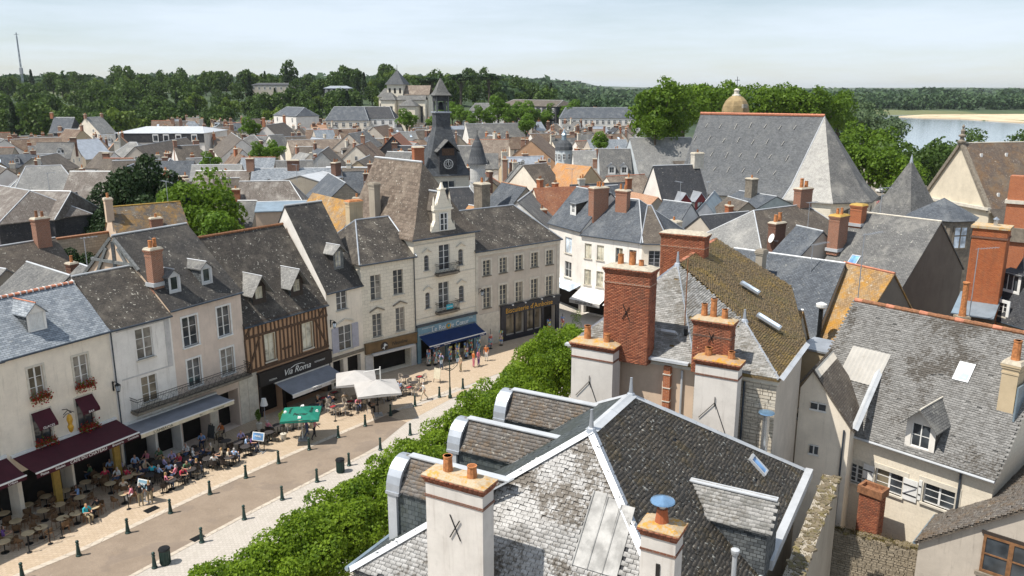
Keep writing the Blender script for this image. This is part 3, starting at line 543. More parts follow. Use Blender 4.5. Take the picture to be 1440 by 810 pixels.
# ---------------------------------------------------------------- the row of old houses along the far side of the square
def awning(h, tl, tr, fl, fr, out, mat, val, valh=.26, words=(), wmat='white_letter', wsize=.2, rail='white_paint', cassette='white_paint'):
 (ua, za), (ub, zb) = h.uz(*tl), h.uz(*tr); z1 = (za + zb) / 2; (uc, zc), (ud, zd) = h.uz(*fl, y=-out), h.uz(*fr, y=-out); z2 = (zc + zd) / 2; u0, u1 = (ua + uc) / 2, (ub + ud) / 2
 b = MB(); n = 6
 for i in range(n):      # cloth sags a little between the arms
  f0, f1 = i / n, (i + 1) / n; s0, s1 = -.06 * math.sin(math.pi * f0), -.06 * math.sin(math.pi * f1)
  b.slab([(u0, -.08 - (out - .08) * f1, z1 + (z2 - z1) * f1 + s1), (u1, -.08 - (out - .08) * f1, z1 + (z2 - z1) * f1 + s1), (u1, -.08 - (out - .08) * f0, z1 + (z2 - z1) * f0 + s0), (u0, -.08 - (out - .08) * f0, z1 + (z2 - z1) * f0 + s0)], .015)
 o = b.build('awning', mat, h.root)
 b = MB(); b.b2((u0, -out - .025, z2 - valh), (u1, -out - .01, z2 - .03)); b.build('valance', val, o)
 b = MB(); b.b2((u0 - .02, -out - .05, z2 - .035), (u1 + .02, -out + .06, z2 + .035)); b.build('front_rail', rail, o)
 b = MB(); b.b2((u0 - .05, -.2, z1 - .06), (u1 + .05, -.01, z1 + .12)); b.build('cassette', cassette, o)
 for u in (u0 + .4, u1 - .4): b = MB(); b.tube([(u, -.1, z1 - .25), (u + .1, -out * .5, (z1 + z2) / 2 - .28), (u, -out + .05, z2 - .05)], .025, 6); b.build('folding_arm', 'white_paint', o)
 for s, f, sc in words: text(s, wsize * sc, wmat, o, Matrix.Translation((u0 + (u1 - u0) * f, -out - .027, z2 - valh * .55)) @ UPRIGHT)
 return o, (u0, u1, z1, z2)
def flowerbox(h, u0, u1, z, label, y=-.16):
 M = h.M; c = M @ Vector(((u0 + u1) / 2, y, z)); o = empty('window_box', c, h.ang, label, 'flowers', 'window boxes of red flowers'); w = u1 - u0
 b = MB(); b.box((0, 0, .07), (w, .16, .12)); b.build('trough', 'terracotta_dark', o)
 n = 420; P = np.stack([RNG.uniform(-w / 2 - .08, w / 2 + .08, n), RNG.normal(-.12, .13, n), .12 + np.abs(RNG.normal(.05, .2, n)) * RNG.choice([-1, 1], n, p=[.5, .5])], 1); leaves('foliage', P[:150], .11, 'leaf_plane', o); leaves('blossom', P[150:], .12, 'flower_red', o); return o
def leaves(name, P, size, mat, parent=None, up=.3, kind=None, jit=.35):
 """leaf-sized quads, each with its own tilt"""
 n = len(P); nr = RNG.normal(size=(n, 3)); nr[:, 2] += up; nr /= np.linalg.norm(nr, axis=1)[:, None]; a = RNG.normal(size=(n, 3)); t = np.cross(nr, a); t /= np.linalg.norm(t, axis=1)[:, None] + 1e-9; bt = np.cross(nr, t); sz = size * RNG.uniform(1 - jit, 1 + jit, n)[:, None]
 V = np.stack([P - t * sz * .5, P + bt * sz * .38 + nr * sz * .06, P + t * sz * .5 + nr * sz * -.05, P - bt * sz * .38 + nr * sz * .06], 1).reshape(-1, 3); return npmesh(name, V, np.arange(4 * n).reshape(-1, 4), mat, parent, kind)
def lantern(h, u, z, label, y=-.55):
 o = empty('wall_lantern', h.M @ Vector((u, 0, z)), h.ang, label, 'lantern', 'wall lanterns on the row of houses'); b = MB(); b.tube([(0, 0, .1), (0, y * .5, .28), (0, y, .22)], .025, 6); b.tube([(0, 0, -.35), (0, y * .6, -.02), (0, y, .2)], .018, 6); b.box((0, -.03, -.1), (.1, .05, .7)); b.build('bracket', 'iron', o)
 b = MB(); b.lathe([(.05, .12), (.20, -.02), (.22, -.05), (.05, -.05)], (0, y, .1), 6); b.lathe([(.1, -.52), (.12, -.5), (.12, -.46), (.03, -.46)], (0, y, .1), 6)
 for i in range(6): a = i * math.pi / 3; b.tube([(.2 * math.cos(a), y + .2 * math.sin(a), .05), (.12 * math.cos(a), y + .12 * math.sin(a), -.37)], .012, 4)
 b.build('lamp_cage', 'iron', o); b = MB(); b.lathe([(.10, -.45), (.18, -.06)], (0, y, .1), 6); b.build('pane', 'skyglass', o); return o
def pipe(h, u, z0=.2, y=-.08, mat='gutter', r=.05): b = MB(); b.tube([(u, y, z0), (u, y, h.ze - .3), (u, y - .12, h.ze - .1)], r, 6); return b.build('downpipe', mat, h.root)
def railing(h, u0, u1, z, out, hgt=1.0, slabm='stone_dark', deep=True, name='balcony'):
 b = MB(); b.b2((u0, -out, z - .16), (u1, -.002, z)); b.b2((u0 + .1, -out * .7, z - .3), (u1 - .1, -.002, z - .162)); o = b.build(name, slabm, h.root); b = MB(); e = .04
 for zz in (z + .06, z + hgt, z + hgt * .82): b.b2((u0 + e, -out + e, zz), (u1 - e, -out + e + .035, zz + .035)); b.b2((u0 + e, -out + e + .035, zz), (u0 + e + .035, 0, zz + .035)); b.b2((u1 - e - .035, -out + e + .035, zz), (u1 - e, 0, zz + .035))
 n = int((u1 - u0) / .13)
 for i in range(n + 1):
  u = u0 + e + .02 + (u1 - u0 - 2 * e - .04) * i / n; b.tube([(u, -out + e + .017, z), (u, -out + e + .017, z + hgt)], .011, 4, cap=False)
  if i % 4 == 0 and i + 4 <= n:
   u2 = u + 4 * (u1 - u0 - 2 * e - .04) / n; b.tube([(u, -out + e + .01, z + .1), ((u + u2) / 2, -out + e + .01, z + hgt * .45), (u2, -out + e + .01, z + .1)], .014, 4); b.tube([(u, -out + e + .01, z + hgt * .8), ((u + u2) / 2, -out + e + .01, z + hgt * .5), (u2, -out + e + .01, z + hgt * .8)], .014, 4)
 for i in range(int(out / .13)):
  for u in (u0 + e + .017, u1 - e - .017): b.tube([(u, -out + e + .13 * i, z), (u, -out + e + .13 * i, z + hgt)], .011, 4, cap=False)
 b.build('railing', 'iron', o); return o
def bricktiles(h, n, mat='orange_tile', mortar='white_paint', zoff=.02):
 """half-round ridge tiles, one by one, bedded in white mortar"""
 L_ = h.r1 - h.r0; w = L_ / n; b = MB()
 for k in range(7): a0, a1 = math.pi * k / 6 - .0, math.pi * (k + 1) / 6
 pr = [(math.cos(math.pi * k / 6) * .15, math.sin(math.pi * k / 6) * .15 - .04) for k in range(7)]
 for k in range(6): b.face([(0, pr[k][0], pr[k][1]), (w * .86, pr[k][0] * .92, pr[k][1] * .92), (w * .86, pr[k + 1][0] * .92, pr[k + 1][1] * .92), (0, pr[k + 1][0], pr[k + 1][1])])
 for k in range(6): b.face([(0, pr[k + 1][0], pr[k + 1][1]), (0, pr[k][0], pr[k][1]), (0, pr[k][0] * .8, pr[k][1] * .8), (0, pr[k + 1][0] * .8, pr[k + 1][1] * .8)])
 first = b.build('ridge_tile', mat, h.roof); first.location = (h.r0, h.rp, h.zr + zoff)
 for i in range(1, n): o = first.copy(); COL.objects.link(o); o.location = (h.r0 + i * w, h.rp, h.zr + zoff + random.uniform(-.012, .012))
 b = MB()
 for i in range(n): b.box((h.r0 + i * w + w * .93, h.rp, h.zr + zoff), (w * .2, .27, .2))
 b.build('mortar_bed', mortar, h.roof, kind='stuff')
# --- house at the picture's left edge and the cafe house
h0 = hline('town_house', 'cream rendered house with a maroon awning, cut off at the left edge of the picture', FP[0], FP[1], 9, 10.95, 13.75, rp=3.5, wall='stucco_cream', roof='slate_new', ridge=None)
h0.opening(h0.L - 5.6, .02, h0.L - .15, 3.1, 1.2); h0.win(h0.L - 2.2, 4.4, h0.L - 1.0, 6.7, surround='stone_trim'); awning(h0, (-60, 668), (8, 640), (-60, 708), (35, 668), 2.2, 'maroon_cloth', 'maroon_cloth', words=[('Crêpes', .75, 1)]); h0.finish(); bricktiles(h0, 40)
h1 = hline('town_house', 'cream cafe house with new blue slates, red ridge tiles and a large maroon awning', FP[1], FP[2], 9, 11.0, 13.8, rp=3.5, wall='stucco_cream', roof='slate_new', ridge=None)
bricktiles(h1, 18)
for r in ((1.5, 7.7, 2.45, 9.75), (4.5, 7.5, 5.5, 9.65)): h1.win(*r, surround='stone_trim', rows=3); flowerbox(h1, r[0] - .1, r[2] + .1, r[1] - .05, 'red geranium window box on the top floor of the cafe house, ' + ('left window' if r[0] < 3 else 'right window'))
for r, s in (((1.35, 4.5, 2.5, 6.75), 'GLACES'), ((4.3, 4.45, 5.45, 6.75), 'BAR')):
 w = h1.win(*r, surround='stone_trim', frame='dark_wood', rows=2); flowerbox(h1, r[0] - .05, r[2] + .05, r[1] + .02, 'red geranium window box just above the maroon awning, under the ' + s.lower() + ' blind'); b = MB()
 b.slab([(r[0] - .05, -.75, r[3] - .75), (r[2] + .05, -.75, r[3] - .75), (r[2] + .05, -.04, r[3] + .05), (r[0] - .05, -.04, r[3] + .05)], .02); b.b2((r[0] - .05, -.77, r[3] - .98), (r[2] + .05, -.755, r[3] - .76)); o = b.build('window_blind', 'maroon_cloth', h1.root); text(s, .22, 'white_letter', o, Matrix.Translation(((r[0] + r[2]) / 2, -.775, r[3] - .87)) @ UPRIGHT)
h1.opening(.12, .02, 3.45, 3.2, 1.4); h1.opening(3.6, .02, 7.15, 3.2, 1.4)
awning(h1, (21, 640), (168, 587), (45, 667), (189, 612), 2.6, 'maroon_cloth', 'maroon_cloth', .34, [('Pizzas', .07, .9), ('Salades', .21, .9), ('CAFÉ DU CHATEAU', .48, 1.15), ('Brasserie', .77, .9), ('Cocktails', .93, .9)], wsize=.25)
for u in (2.0, 6.4): b = MB(); b.b2((u, -.3, .03), (u + .45, -.05, 2.7)); b.build('folded_door', 'ochre', h1.root)
h1.dormer(3.05, .95, 1.25, 1.25, .62, roofm='slate_new', wallm='slate_hung', frontm='stucco_white', blind='white_paint', ww=.95, wz=(.06, .96), ridge='orange_tile'); h1.finish()
o = empty('hanging_sign', h1.M @ Vector((3.35, 0, 6.0)), h1.ang, 'wrought iron bracket sign with a gilded figure on the cafe front', 'sign'); b = MB(); b.tube([(0, 0, .35), (0, -.5, .5), (0, -1.0, .35)], .03, 6); b.tube([(0, 0, -.2), (0, -.35, .1), (0, -.9, .35)], .022, 6); b.tube([(-.3, -.55, .2), (0, -.6, .45), (.45, -.55, .15)], .025, 6); b.build('bracket', 'iron', o); b = MB(); b.lathe([(.03, .2), (.14, .1), (.2, -.2), (.12, -.5), (.2, -.7), (.12, -1.0), (.02, -1.1)], (0, -.7, 0), 8); b.build('figure', 'gold', o)
lantern(h1, 7.1, 6.9, 'black wall lantern between the cafe house and the white house')
# --- white house and pink house with the long balcony
h2 = hline('town_house', 'narrow white rendered house beside the cafe house, dark lichen-spotted roof', FP[2], FP[3], 9, 11.0, 14.15, rp=3.9, wall='stucco_white', roof='slate_dark2', og=.02)
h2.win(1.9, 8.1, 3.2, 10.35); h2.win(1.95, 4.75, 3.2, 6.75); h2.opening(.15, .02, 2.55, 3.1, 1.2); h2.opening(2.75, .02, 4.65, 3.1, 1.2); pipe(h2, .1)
b = MB(); b.b2((.55, -.03, 6.95), (4.6, .02, 7.05)); b.b2((4.2, -.04, 7.05), (4.6, .02, 10.8)); b.b2((.5, -.03, 10.5), (4.2, .02, 10.58)); b.build('string_course', 'grey_trim', h2.root); h2.finish()
h3 = hline('town_house', 'pinkish grey house with white window surrounds, two slate dormers and brick chimney', FP[3], FP[4], 11.5, 11.35, 16.25, rp=5.8, wall='stucco_pink', roof='slate_dark', og=.05)
for r in ((.95, 8.0, 2.3, 10.3), (4.2, 7.95, 5.45, 10.35), (1.05, 4.75, 2.25, 6.95), (4.2, 4.75, 5.45, 6.9)): h3.win(*r, surround='white_paint', sill='white_paint')
h3.opening(.1, .02, 2.65, 3.0, 1.2); h3.opening(3.5, .02, 5.6, 3.3, 1.2); b = MB(); b.b2((2.7, -.04, .02), (3.4, .03, 3.35)); b.build('pilaster', 'stone_trim', h3.root); b = MB(); b.b2((5.75, -.04, .02), (6.6, .03, 4.2)); b.build('pilaster', 'stone_trim', h3.root)
for u, v in ((1.35, .9), (4.35, .95)): h3.dormer(u, v, 1.05, 1.35, .45, roofm='slate_grey', wallm='slate_hung', frontm='zinc_white', ww=.66, wz=(.15, .92), cols=1, rows=1, pane='glass', fo=.1)
chimney(h3.root, .45, 1.8, 12.2, 17.2 - 1.6, .95, .75, 'brickwork', 2, 'terracotta', flash=12.9)
b = MB(); o_, d_ = h2.root, None
h3.finish(sidewall='stucco_peach'); b = MB()       # timbers on the gable that rises over the white house
for p_, q_ in (((-.06, 3.0, 13.85), (-.06, 5.6, 15.95)), ((-.06, 10.6, 12.2), (-.06, 6.0, 16.0)), ((-.06, 5.8, 13), (-.06, 5.8, 15.8)), ((-.06, 4.2, 14.1), (-.06, 5.2, 15.3)), ((-.06, 8.0, 13.2), (-.06, 6.6, 15.2)), ((-.06, 3.6, 14.2), (-.06, 8.6, 14.2))): b = MB(); b.tube([p_, q_], .16, 4); b.build('gable_timber', 'grey_timber', h3.root)
a0 = h2.M.inverted() @ (h3.M @ Vector((6.35, 0, 0))); railing(h2, .9, 10.9, 4.55, .95)
awning(h2, (176, 596), (306, 553), (193, 612), (325, 565), 2.3, 'grey_cloth', 'cream_paint', .3, [("L'AMBACIA", .22, 1.3), ('Bar', .62, .8), ('Restaurant', .82, .9)], 'black_letter', .24)
h2.root['label'] = 'narrow white house beside the maroon awning, sharing a long iron balcony with its neighbour'
# --- half-timbered house
h4 = hline('timber_framed_house', 'half-timbered house with orange infill, two steep dormers and a black shop front', FP[4], FP[5], 11, 8.45, 15.0, rp=5.3, wall='infill', roof='slate_dark2', ridge='tile_ridge' if 'tile_ridge' in MATS else 'terracotta_dark', og=.05, rr=.13)
h4.win(1.96, 4.65, 3.0, 7.0, frame='cream_paint', pane='curtain', surround='cream_paint', sw=.08, cols=2, rows=3); h4.win(6.0, 4.65, 7.1, 7.0, frame='cream_paint', pane='curtain', surround='cream_paint', sw=.08, cols=2, rows=3)
def beam(h, a, c, w=.16, t=.07, mat='old_timber'):
 A, C = Vector((a[0], 0, a[1])), Vector((c[0], 0, c[1])); d = (C - A).normalized(); n = Vector((-d.z, 0, d.x)) * (w / 2); y0 = -t - random.uniform(0, .006); b = MB(); b.ext([Vector((p.x, y0, p.z)) for p in (A - n, A + n, C + n, C - n)], (0, t + .03, 0)); return b.build('beam', mat, h.root)
for z, w in ((8.25, .22), (7.18, .2), (4.28, .24)): beam(h4, (0, z), (8.93, z), w, .09)
us = [.08, .5, .95, 1.4, 1.84, 3.12, 3.55, 3.98, 4.4, 4.8, 5.2, 5.55, 5.88, 7.22, 7.6, 8.0, 8.45, 8.82]
for i, u in enumerate(us):
 beam(h4, (u + random.uniform(-.04, .04), 7.28), (u + random.uniform(-.06, .06), 8.14), .13)
 if not (1.9 < u < 3.05): beam(h4, (u + random.uniform(-.05, .05), 4.4), (u + random.uniform(-.05, .05), 7.08), .14)
for u in (2.2, 2.7, 6.3, 6.8): beam(h4, (u, 7.28), (u, 8.14), .13); 
for a_, c_ in (((.2, 4.4), (1.5, 7.0)), ((.15, 7.35), (.75, 8.1)), ((8.75, 4.4), (7.5, 7.05)), ((3.75, 5.35), (4.75, 5.35)), ((1.9, 4.5), (3.1, 4.5)), ((8.0, 7.35), (8.8, 8.1))): beam(h4, a_, c_, .15, .085)
for u, v in ((2.45, .85), (6.35, .75)): h4.dormer(u, v, 1.35, 1.5, .95, roofm='slate_pale', wallm='slate_hung', frontm='dark_wood', frame='cream_paint', pane='curtain', ww=.75, wz=(.3, .98), fo=.55, over=.45)
h4.opening(1.2, .02, 3.4, 2.8, .8, 'interior_dark'); h4.opening(3.7, .02, 8.5, 2.8, .8); b = MB(); b.b2((1.0, -.35, 2.75), (8.95, -.005, 3.85)); b.b2((.9, -.42, 3.85), (9.0, -.005, 3.98)); b.b2((1.0, -.12, .03), (1.22, -.005, 2.75)); b.b2((3.42, -.12, .03), (3.68, -.005, 2.75)); b.b2((8.52, -.12, .03), (8.93, -.005, 2.75)); so = b.build('shop_front', 'black_paint', h4.root)
text('Via Roma', .78, 'white_letter', so, Matrix.Translation((4.9, -.37, 3.28)) @ UPRIGHT, shear=.35); text('PIZZERIA', .2, 'white_letter', so, Matrix.Translation((2.3, -.37, 3.1)) @ UPRIGHT); text('RESTAURANT', .2, 'white_letter', so, Matrix.Translation((7.5, -.37, 3.35)) @ UPRIGHT); b = MB(); b.tube([(4.2, -.38, 3.55), (4.7, -.38, 3.72), (5.4, -.38, 3.72), (5.75, -.38, 3.6)], .03, 5); b.build('flourish', 'white_letter', so)
awning(h4, (386, 538), (464, 511), (411, 555), (482, 530), 2.3, 'grey_cloth', 'white_cloth', .3, [('VIA ROMA', .45, 1), ('PIZZERIA RESTO', .82, .8)], 'black_letter', .22); b = MB(); b.b2((0, -.03, .02), (.95, .02, 4.1)); b.build('pilaster', 'stone_trim', h4.root); h4.finish()
# --- tall narrow house with the white gable
h5 = hline('town_house', 'narrow cream house under a tall dark roof with white gable and lavender shutters', FP[5], FP[6], 10, 9.5, 16.65, rp=5.2, wall='stucco_cream', roof='slate_dark', og=.05)
h5.win(1.15, 7.3, 2.4, 9.1, rows=3); h5.win(1.2, 3.4, 2.75, 5.75, rows=3, shutters='lavender_paint', pediment='stone_trim'); h5.dormer(2.45, 1.0, 1.15, 1.75, .5, roofm='slate_pale', wallm='slate_dark', frontm='grey_timber', frame='grey_paint', ww=.7, wz=(.1, .95), cols=2, rows=3, over=.3, fo=.35, pane='curtain')
h5.opening(.4, .02, 1.6, 2.6, .5); h5.opening(2.1, .02, 3.7, 2.6, .5); b = MB(); b.b2((0, -.1, 2.75), (4.1, -.005, 3.05)); b.build('cornice', 'stone_dark', h5.root); h5.finish(sidewall='stucco_bright'); lantern(h5, .35, 6.4, 'black wall lantern at the corner of the half-timbered house')
# --- ashlar house with hipped roof
h6 = hline('stone_house', 'pale ashlar stone house with hipped brown roof above the brown chocolate shop', FP[6], FP[7], 8.5, 11.3, 14.6, hips=(2.2, .02), rp=4.2, wall='ashlar', roof='slate_dark2', ridge='zinc')
for r in ((1.0, 7.5, 2.15, 9.9), (3.55, 7.6, 4.7, 10.05)): h6.win(*r, rows=4, frame='stone_trim')
for r in ((1.05, 3.8, 2.1, 6.1), (3.7, 3.85, 4.75, 6.25)): h6.win(*r, rows=4, frame='stone_trim', pediment='stone_dark')
h6.opening(1.0, .02, 5.3, 2.2, 1.0); b = MB(); b.b2((.05, -.22, 2.35), (6.0, -.005, 3.3)); b.b2((0, -.3, 3.3), (6.02, -.005, 3.42)); so = b.build('shop_front', 'bronze_brown', h6.root); b = MB(); b.b2((.7, -.5, 2.12), (5.5, -.005, 2.34)); b.b2((.05, -.1, .02), (.9, -.005, 2.2)); b.b2((5.35, -.1, .02), (5.95, -.005, 2.2)); b.build('shutter_box', 'grey_trim', so)
text('Naudine', .55, 'black_letter', so, Matrix.Translation((3.9, -.24, 2.85)) @ UPRIGHT, shear=.25); b = MB(); b.tube([(2.15, -.25, 2.82), (2.15, -.22, 2.82)], .42, 14); b.build('roundel', 'dark_wood', so); b = MB()
for a_, c_, r_ in (((2.1, 2.85), (2.25, 3.02), .12), ((2.1, 2.85), (2.1, 2.5), .05), ((2.25, 2.95), (2.42, 2.85), .05), ((2.1, 2.75), (1.9, 2.62), .05)): b.tube([(a_[0], -.27, a_[1]), (c_[0], -.27, c_[1])], r_, 6)
b.build('white_emblem', 'white_letter', so); h6.finish(); pipe(h6, 5.98)
chimney(h6.root, 3.4, 6.4, 11.5, 16.2, 1.5, .8, 'stucco_ochre', 0, cap='terracotta'); chimney(h6.root, 6.6, 7.6, 11.5, 17.6, .7, 1.1, 'stucco_old', 0, cap='stone_dark')
# --- tall cream house with the scrolled dormer, steep roof running back from the square
def scrolled_house():
 p, q = FP[7], FP[8]; d = q - p; L_ = d.length; ang = math.atan2(d.y, d.x); D = 12.0
 h = House('stone_house', 'tall cream stone house with scrolled gable dormer, two iron balconies and blue awning', p, ang, L_, D, 13.1, 20.4, wall='ashlar_fine', roof='tile_pale_brown', roofgeo=False)
 xm = L_ / 2; e = 12.75; ov = .35; yh = 3.5; b = MB(); zr = 19.8; A, B_, C, D_ = (-ov, -ov, e), (L_ + ov, -ov, e), (L_ + ov, D, e), (-ov, D, e); P, Q = (xm, yh, zr), (xm, D + 1.5, zr); Qb = (xm, D, zr)
 def mid(a, c, f, drop): a, c = Vector(a), Vector(c); m_ = a.lerp(c, f); m_.z -= drop; return m_
 f = .28; dr = .55; A1, B1, C1, D1 = mid(A, P, f, dr), mid(B_, P, f, dr), mid(C, Qb, f, dr), mid(D_, Qb, f, dr)
 b.slab([D_, A, A1, D1], .12); b.slab([D1, A1, P, Qb], .12); h.roof = b.build('roof', 'tile_big', h.root); b = MB(); b.slab([A, B_, B1, A1], .12); b.slab([A1, B1, P], .12); b.slab([B_, C, C1, B1], .12); b.slab([B1, C1, Qb, P], .12); b.build('roof_shade_toned_side', 'slate_brown', h.root)  # front and right slopes take a darker brown, shade put into the colour
 b = MB(); b.tube([P, Qb], .12, 6); b.build('ridge', 'zinc_white', h.roof); b = MB(); b.tube([(-ov, -ov - .05, e - .05), (L_ + ov, -ov - .05, e - .05)], .09, 8); b.build('gutter', 'gutter', h.roof)
 for r in ((3.1, 9.2, 4.5, 11.8), (2.95, 5.2, 4.3, 7.95)): h.win(*r, rows=4, sill=None)
 for u0, z0, u1, z1 in ((1.25, 9.45, 1.85, 11.0), (5.6, 9.35, 6.25, 11.05), (1.28, 5.55, 1.88, 7.2), (5.6, 5.45, 6.3, 7.2)): h.win(u0, z0, u1, z1, cols=1, rows=4, arch=True, pediment='stone_trim', frame='grey_paint', sill='stone_trim')
 railing(h, 2.5, 5.2, 9.0, .75, .95); bo = railing(h, 2.45, 5.15, 5.0, .75, .95); b = MB(); b.b2((3.35, -.76, 5.25), (4.2, -.74, 5.75)); s_ = b.build('banner', 'turquoise', bo); text('SOLDES', .2, 'white_letter', s_, Matrix.Translation((3.78, -.765, 5.5)) @ UPRIGHT)
 b = MB()
 for z in (12.1, 8.7, 4.6): b = MB(); b.b2((0, -.05, z), (L_, .01, z + .09)); b.build('string_course', 'stone_trim', h.root)
 b = MB(); b.b2((0, -.2, 12.72), (L_, .01, 12.95)); b.build('cornice', 'stone_trim', h.root)
 # scrolled dormer: one outline, extruded
 cx = xm - .2; zb = 13.0; out = [(-1.55, 0), (-1.55, .35), (-1.2, .9), (-1.0, 1.3), (-1.0, 2.25), (-1.12, 2.25), (-1.12, 2.75), (-.75, 2.85), (-.6, 3.3), (-.38, 3.9), (-.28, 4.3)]; poly = [(cx + a, -.02, zb + z) for a, z in out] + [(cx - a, -.02, zb + z) for a, z in out[::-1]]
 b = MB(); b.ext(poly, (0, .45, 0)); b.b2((cx - 1.25, -.12, zb + 2.3), (cx + 1.25, -.025, zb + 2.45)); b.b2((cx - .35, -.12, zb + 4.3), (cx + .35, .5, zb + 4.45)); b.tube([(cx, .2, zb + 4.45), (cx, .2, zb + 5.0)], [.28, .1], 8)
 for s_ in (-1, 1): b.tube([(cx + s_ * 1.0, .2, zb + 2.75), (cx + s_ * 1.0, .2, zb + 3.3), (cx + s_ * 1.0, .2, zb + 3.7)], [.16, .1, .02], 6); b.tube([(cx + s_ * 1.45, .1, zb + .3), (cx + s_ * 1.45, .1, zb + 1.1)], [.12, .02], 6)
 dm = b.build('dormer', 'ashlar_fine', h.root); b = MB()
 for sg in (-1, 1):
  qd = [(cx + sg * 1.05, .43, zb + 2.3), (cx, .43, zb + 4.0), (cx, 3.9, zb + 4.0), (cx + sg * 1.05, 2.6, zb + 2.3)]; b.slab(qd if sg > 0 else qd[::-1], .1)
  b.face([(cx + sg * 1.0, .43, zb), (cx + sg * 1.0, .43, zb + 2.25), (cx + sg * 1.0, 2.6, zb + 2.25)])
 b.build('dormer_roof', 'slate_brown', dm); b = MB(); b.tube([(cx, .43, zb + 4.05), (cx, 3.9, zb + 4.05)], .12, 6); b.build('dormer_ridge', 'zinc', dm)
 b = MB(); b.b2((cx - .5, -.06, zb + .25), (cx + .5, -.03, zb + 2.0)); b.build('pane', 'glass', dm); b = MB()
 for x in (-.5, 0, .42): b.b2((cx + x - .02, -.1, zb + .25), (cx + x + .1, -.061, zb + 2.0))
 for z in (.25, .85, 1.4, 1.95): b.b2((cx - .5, -.09, zb + z), (cx + .5, -.062, zb + z + .06))
 b.build('window_frame', 'white_paint', dm)
 h.opening(.5, .02, 3.6, 2.5, 1.0); h.opening(3.9, .02, 7.4, 2.5, 1.0); b = MB(); b.b2((.1, -.2, 2.5), (L_ - .1, -.005, 3.85)); sf = b.build('shop_front', 'shop_blue', h.root); b = MB(); b.b2((.0, -.3, 3.85), (L_, -.005, 4.05)); b.build('fascia_cap', 'gutter', sf); b = MB(); b.b2((.05, -.15, .02), (.48, -.005, 2.5)); b.b2((3.62, -.15, .02), (3.88, -.005, 2.5)); b.b2((7.42, -.15, .02), (7.8, -.005, 2.5)); b.build('pier', 'shop_blue', sf)
 text('Le Roi', .72, 'white_letter', sf, Matrix.Translation((2.75, -.21, 3.3)) @ UPRIGHT); text('de Cœur', .72, 'white_letter', sf, Matrix.Translation((5.35, -.21, 3.3)) @ UPRIGHT); b = MB(); b.tube([(3.98, -.24, 3.3), (3.98, -.21, 3.3)], .3, 12, 0); b.tube([(3.98, -.26, 3.35), (3.98, -.245, 3.35)], .17, 6, 1); b.build('crest', ['gold', 'turquoise'], sf); text('Artisanat Souvenirs', .2, 'white_letter', sf, Matrix.Translation((1.4, -.21, 3.62)) @ UPRIGHT); text('37 60', .2, 'white_letter', sf, Matrix.Translation((7.0, -.21, 3.62)) @ UPRIGHT)
 awning(h, (588, 472), (667, 452), (604, 488), (683, 467), 1.9, 'blue_cloth', 'blue_cloth', .28, [('Cadeaux', .12, .9), ('Souvenirs', .3, .9), ('Le Roi', .93, .9)], wsize=.24)
 h.h0 = h.h1 = 1; h.finish(); return h
h7 = scrolled_house()
# --- biscuit shop house
h8 = hline('town_house', 'taupe rendered corner house with ten tall windows above the dark biscuit shop', FP[8], FP[9], 9, 10.7, 14.2, rp=4.4, hips=(0, 3.2), wall='stucco_grey', roof='slate_dark2', ridge='zinc')
for i in range(5):
 u = 1.0 + i * 2.22; h8.win(u, 7.75, u + .98, 9.4, rows=4, frame='cream_paint', surround='stone_trim', sw=.24, sill='stone_dark'); h8.win(u, 4.2, u + .98, 6.4, rows=4, frame='cream_paint', surround='stone_trim', sw=.24, sill='stone_dark')
b = MB(); b.b2((0, -.14, 10.0), (11.9, -.003, 10.5)); b.b2((0, -.06, .05), (.35, -.003, 9.98)); b.b2((11.5, -.06, 3.9), (11.9, -.003, 9.98)); b.b2((.36, -.06, .05), (3.2, -.003, 3.6)); b.build('stone_quoins', 'stone_trim', h8.root)
h8.opening(4.0, .6, 6.6, 3.0, .35, 'glass_warm', 'shop_window'); h8.opening(7.0, .6, 9.2, 3.0, .35, 'glass_warm', 'shop_window'); h8.opening(9.5, .02, 11.3, 3.0, .6)
b = MB(); b.b2((3.3, -.22, 3.0), (11.85, -.005, 3.95)); b.b2((3.25, -.3, 3.95), (11.9, -.005, 4.08)); b.b2((3.3, -.12, .03), (11.85, -.005, .58)) if False else None; b.b2((3.3, -.15, .03), (4.0, -.005, 3.0)); b.b2((6.6, -.15, .03), (7.0, -.005, 3.0)); b.b2((9.2, -.15, .03), (9.5, -.005, 3.0)); b.b2((11.3, -.15, .03), (11.85, -.005, 3.0)); b.b2((4.0, -.14, .03), (6.6, -.005, .6)); b.b2((7.0, -.14, .03), (9.2, -.005, .6)); b.b2((5.25, -.1, .6), (5.4, .1, 3.0)); b.b2((8.05, -.1, .6), (8.15, .1, 3.0)); sf = b.build('shop_front', 'navy_paint', h8.root)
text("Biscuiterie d'Amboise", .80, 'gold', sf, Matrix.Translation((7.3, -.235, 3.42)) @ UPRIGHT, sx=.98)
for u in (4.6, 6.4, 8.8, 10.6): b = MB(); b.tube([(u, -.2, 4.15), (u, -.55, 4.2)], .02, 5); b.lathe([(.1, 0), (.1, .1), (.03, .14)], (u, -.6, 4.05), 8); b.build('spot_lamp', 'white_paint', sf)
b = MB(); b.b2((1.15, -.02, .05), (2.25, .03, 3.0)); b.b2((1.05, -.09, 3.0), (2.35, -.062, 3.1)); 
h8.ops.append((1.1, .05, 2.3, 2.95, .25)); b = MB(); b.b2((1.1, .18, .05), (2.3, .24, 2.95)); 
for z in (.4, 1.3, 2.2): b.b2((1.25, .15, z), (1.62, .18, z + .6)); b.b2((1.78, .15, z), (2.15, .18, z + .6))
do = b.build('door', 'oak', h8.root); b = MB(); b.b2((1.66, .1, 1.15), (1.74, .18, 1.25)); b.build('handle', 'iron', do); h8.finish(); lantern(h8, .35, 6.3, 'black wall lantern beside the blue gift shop and the taupe house', -.7)
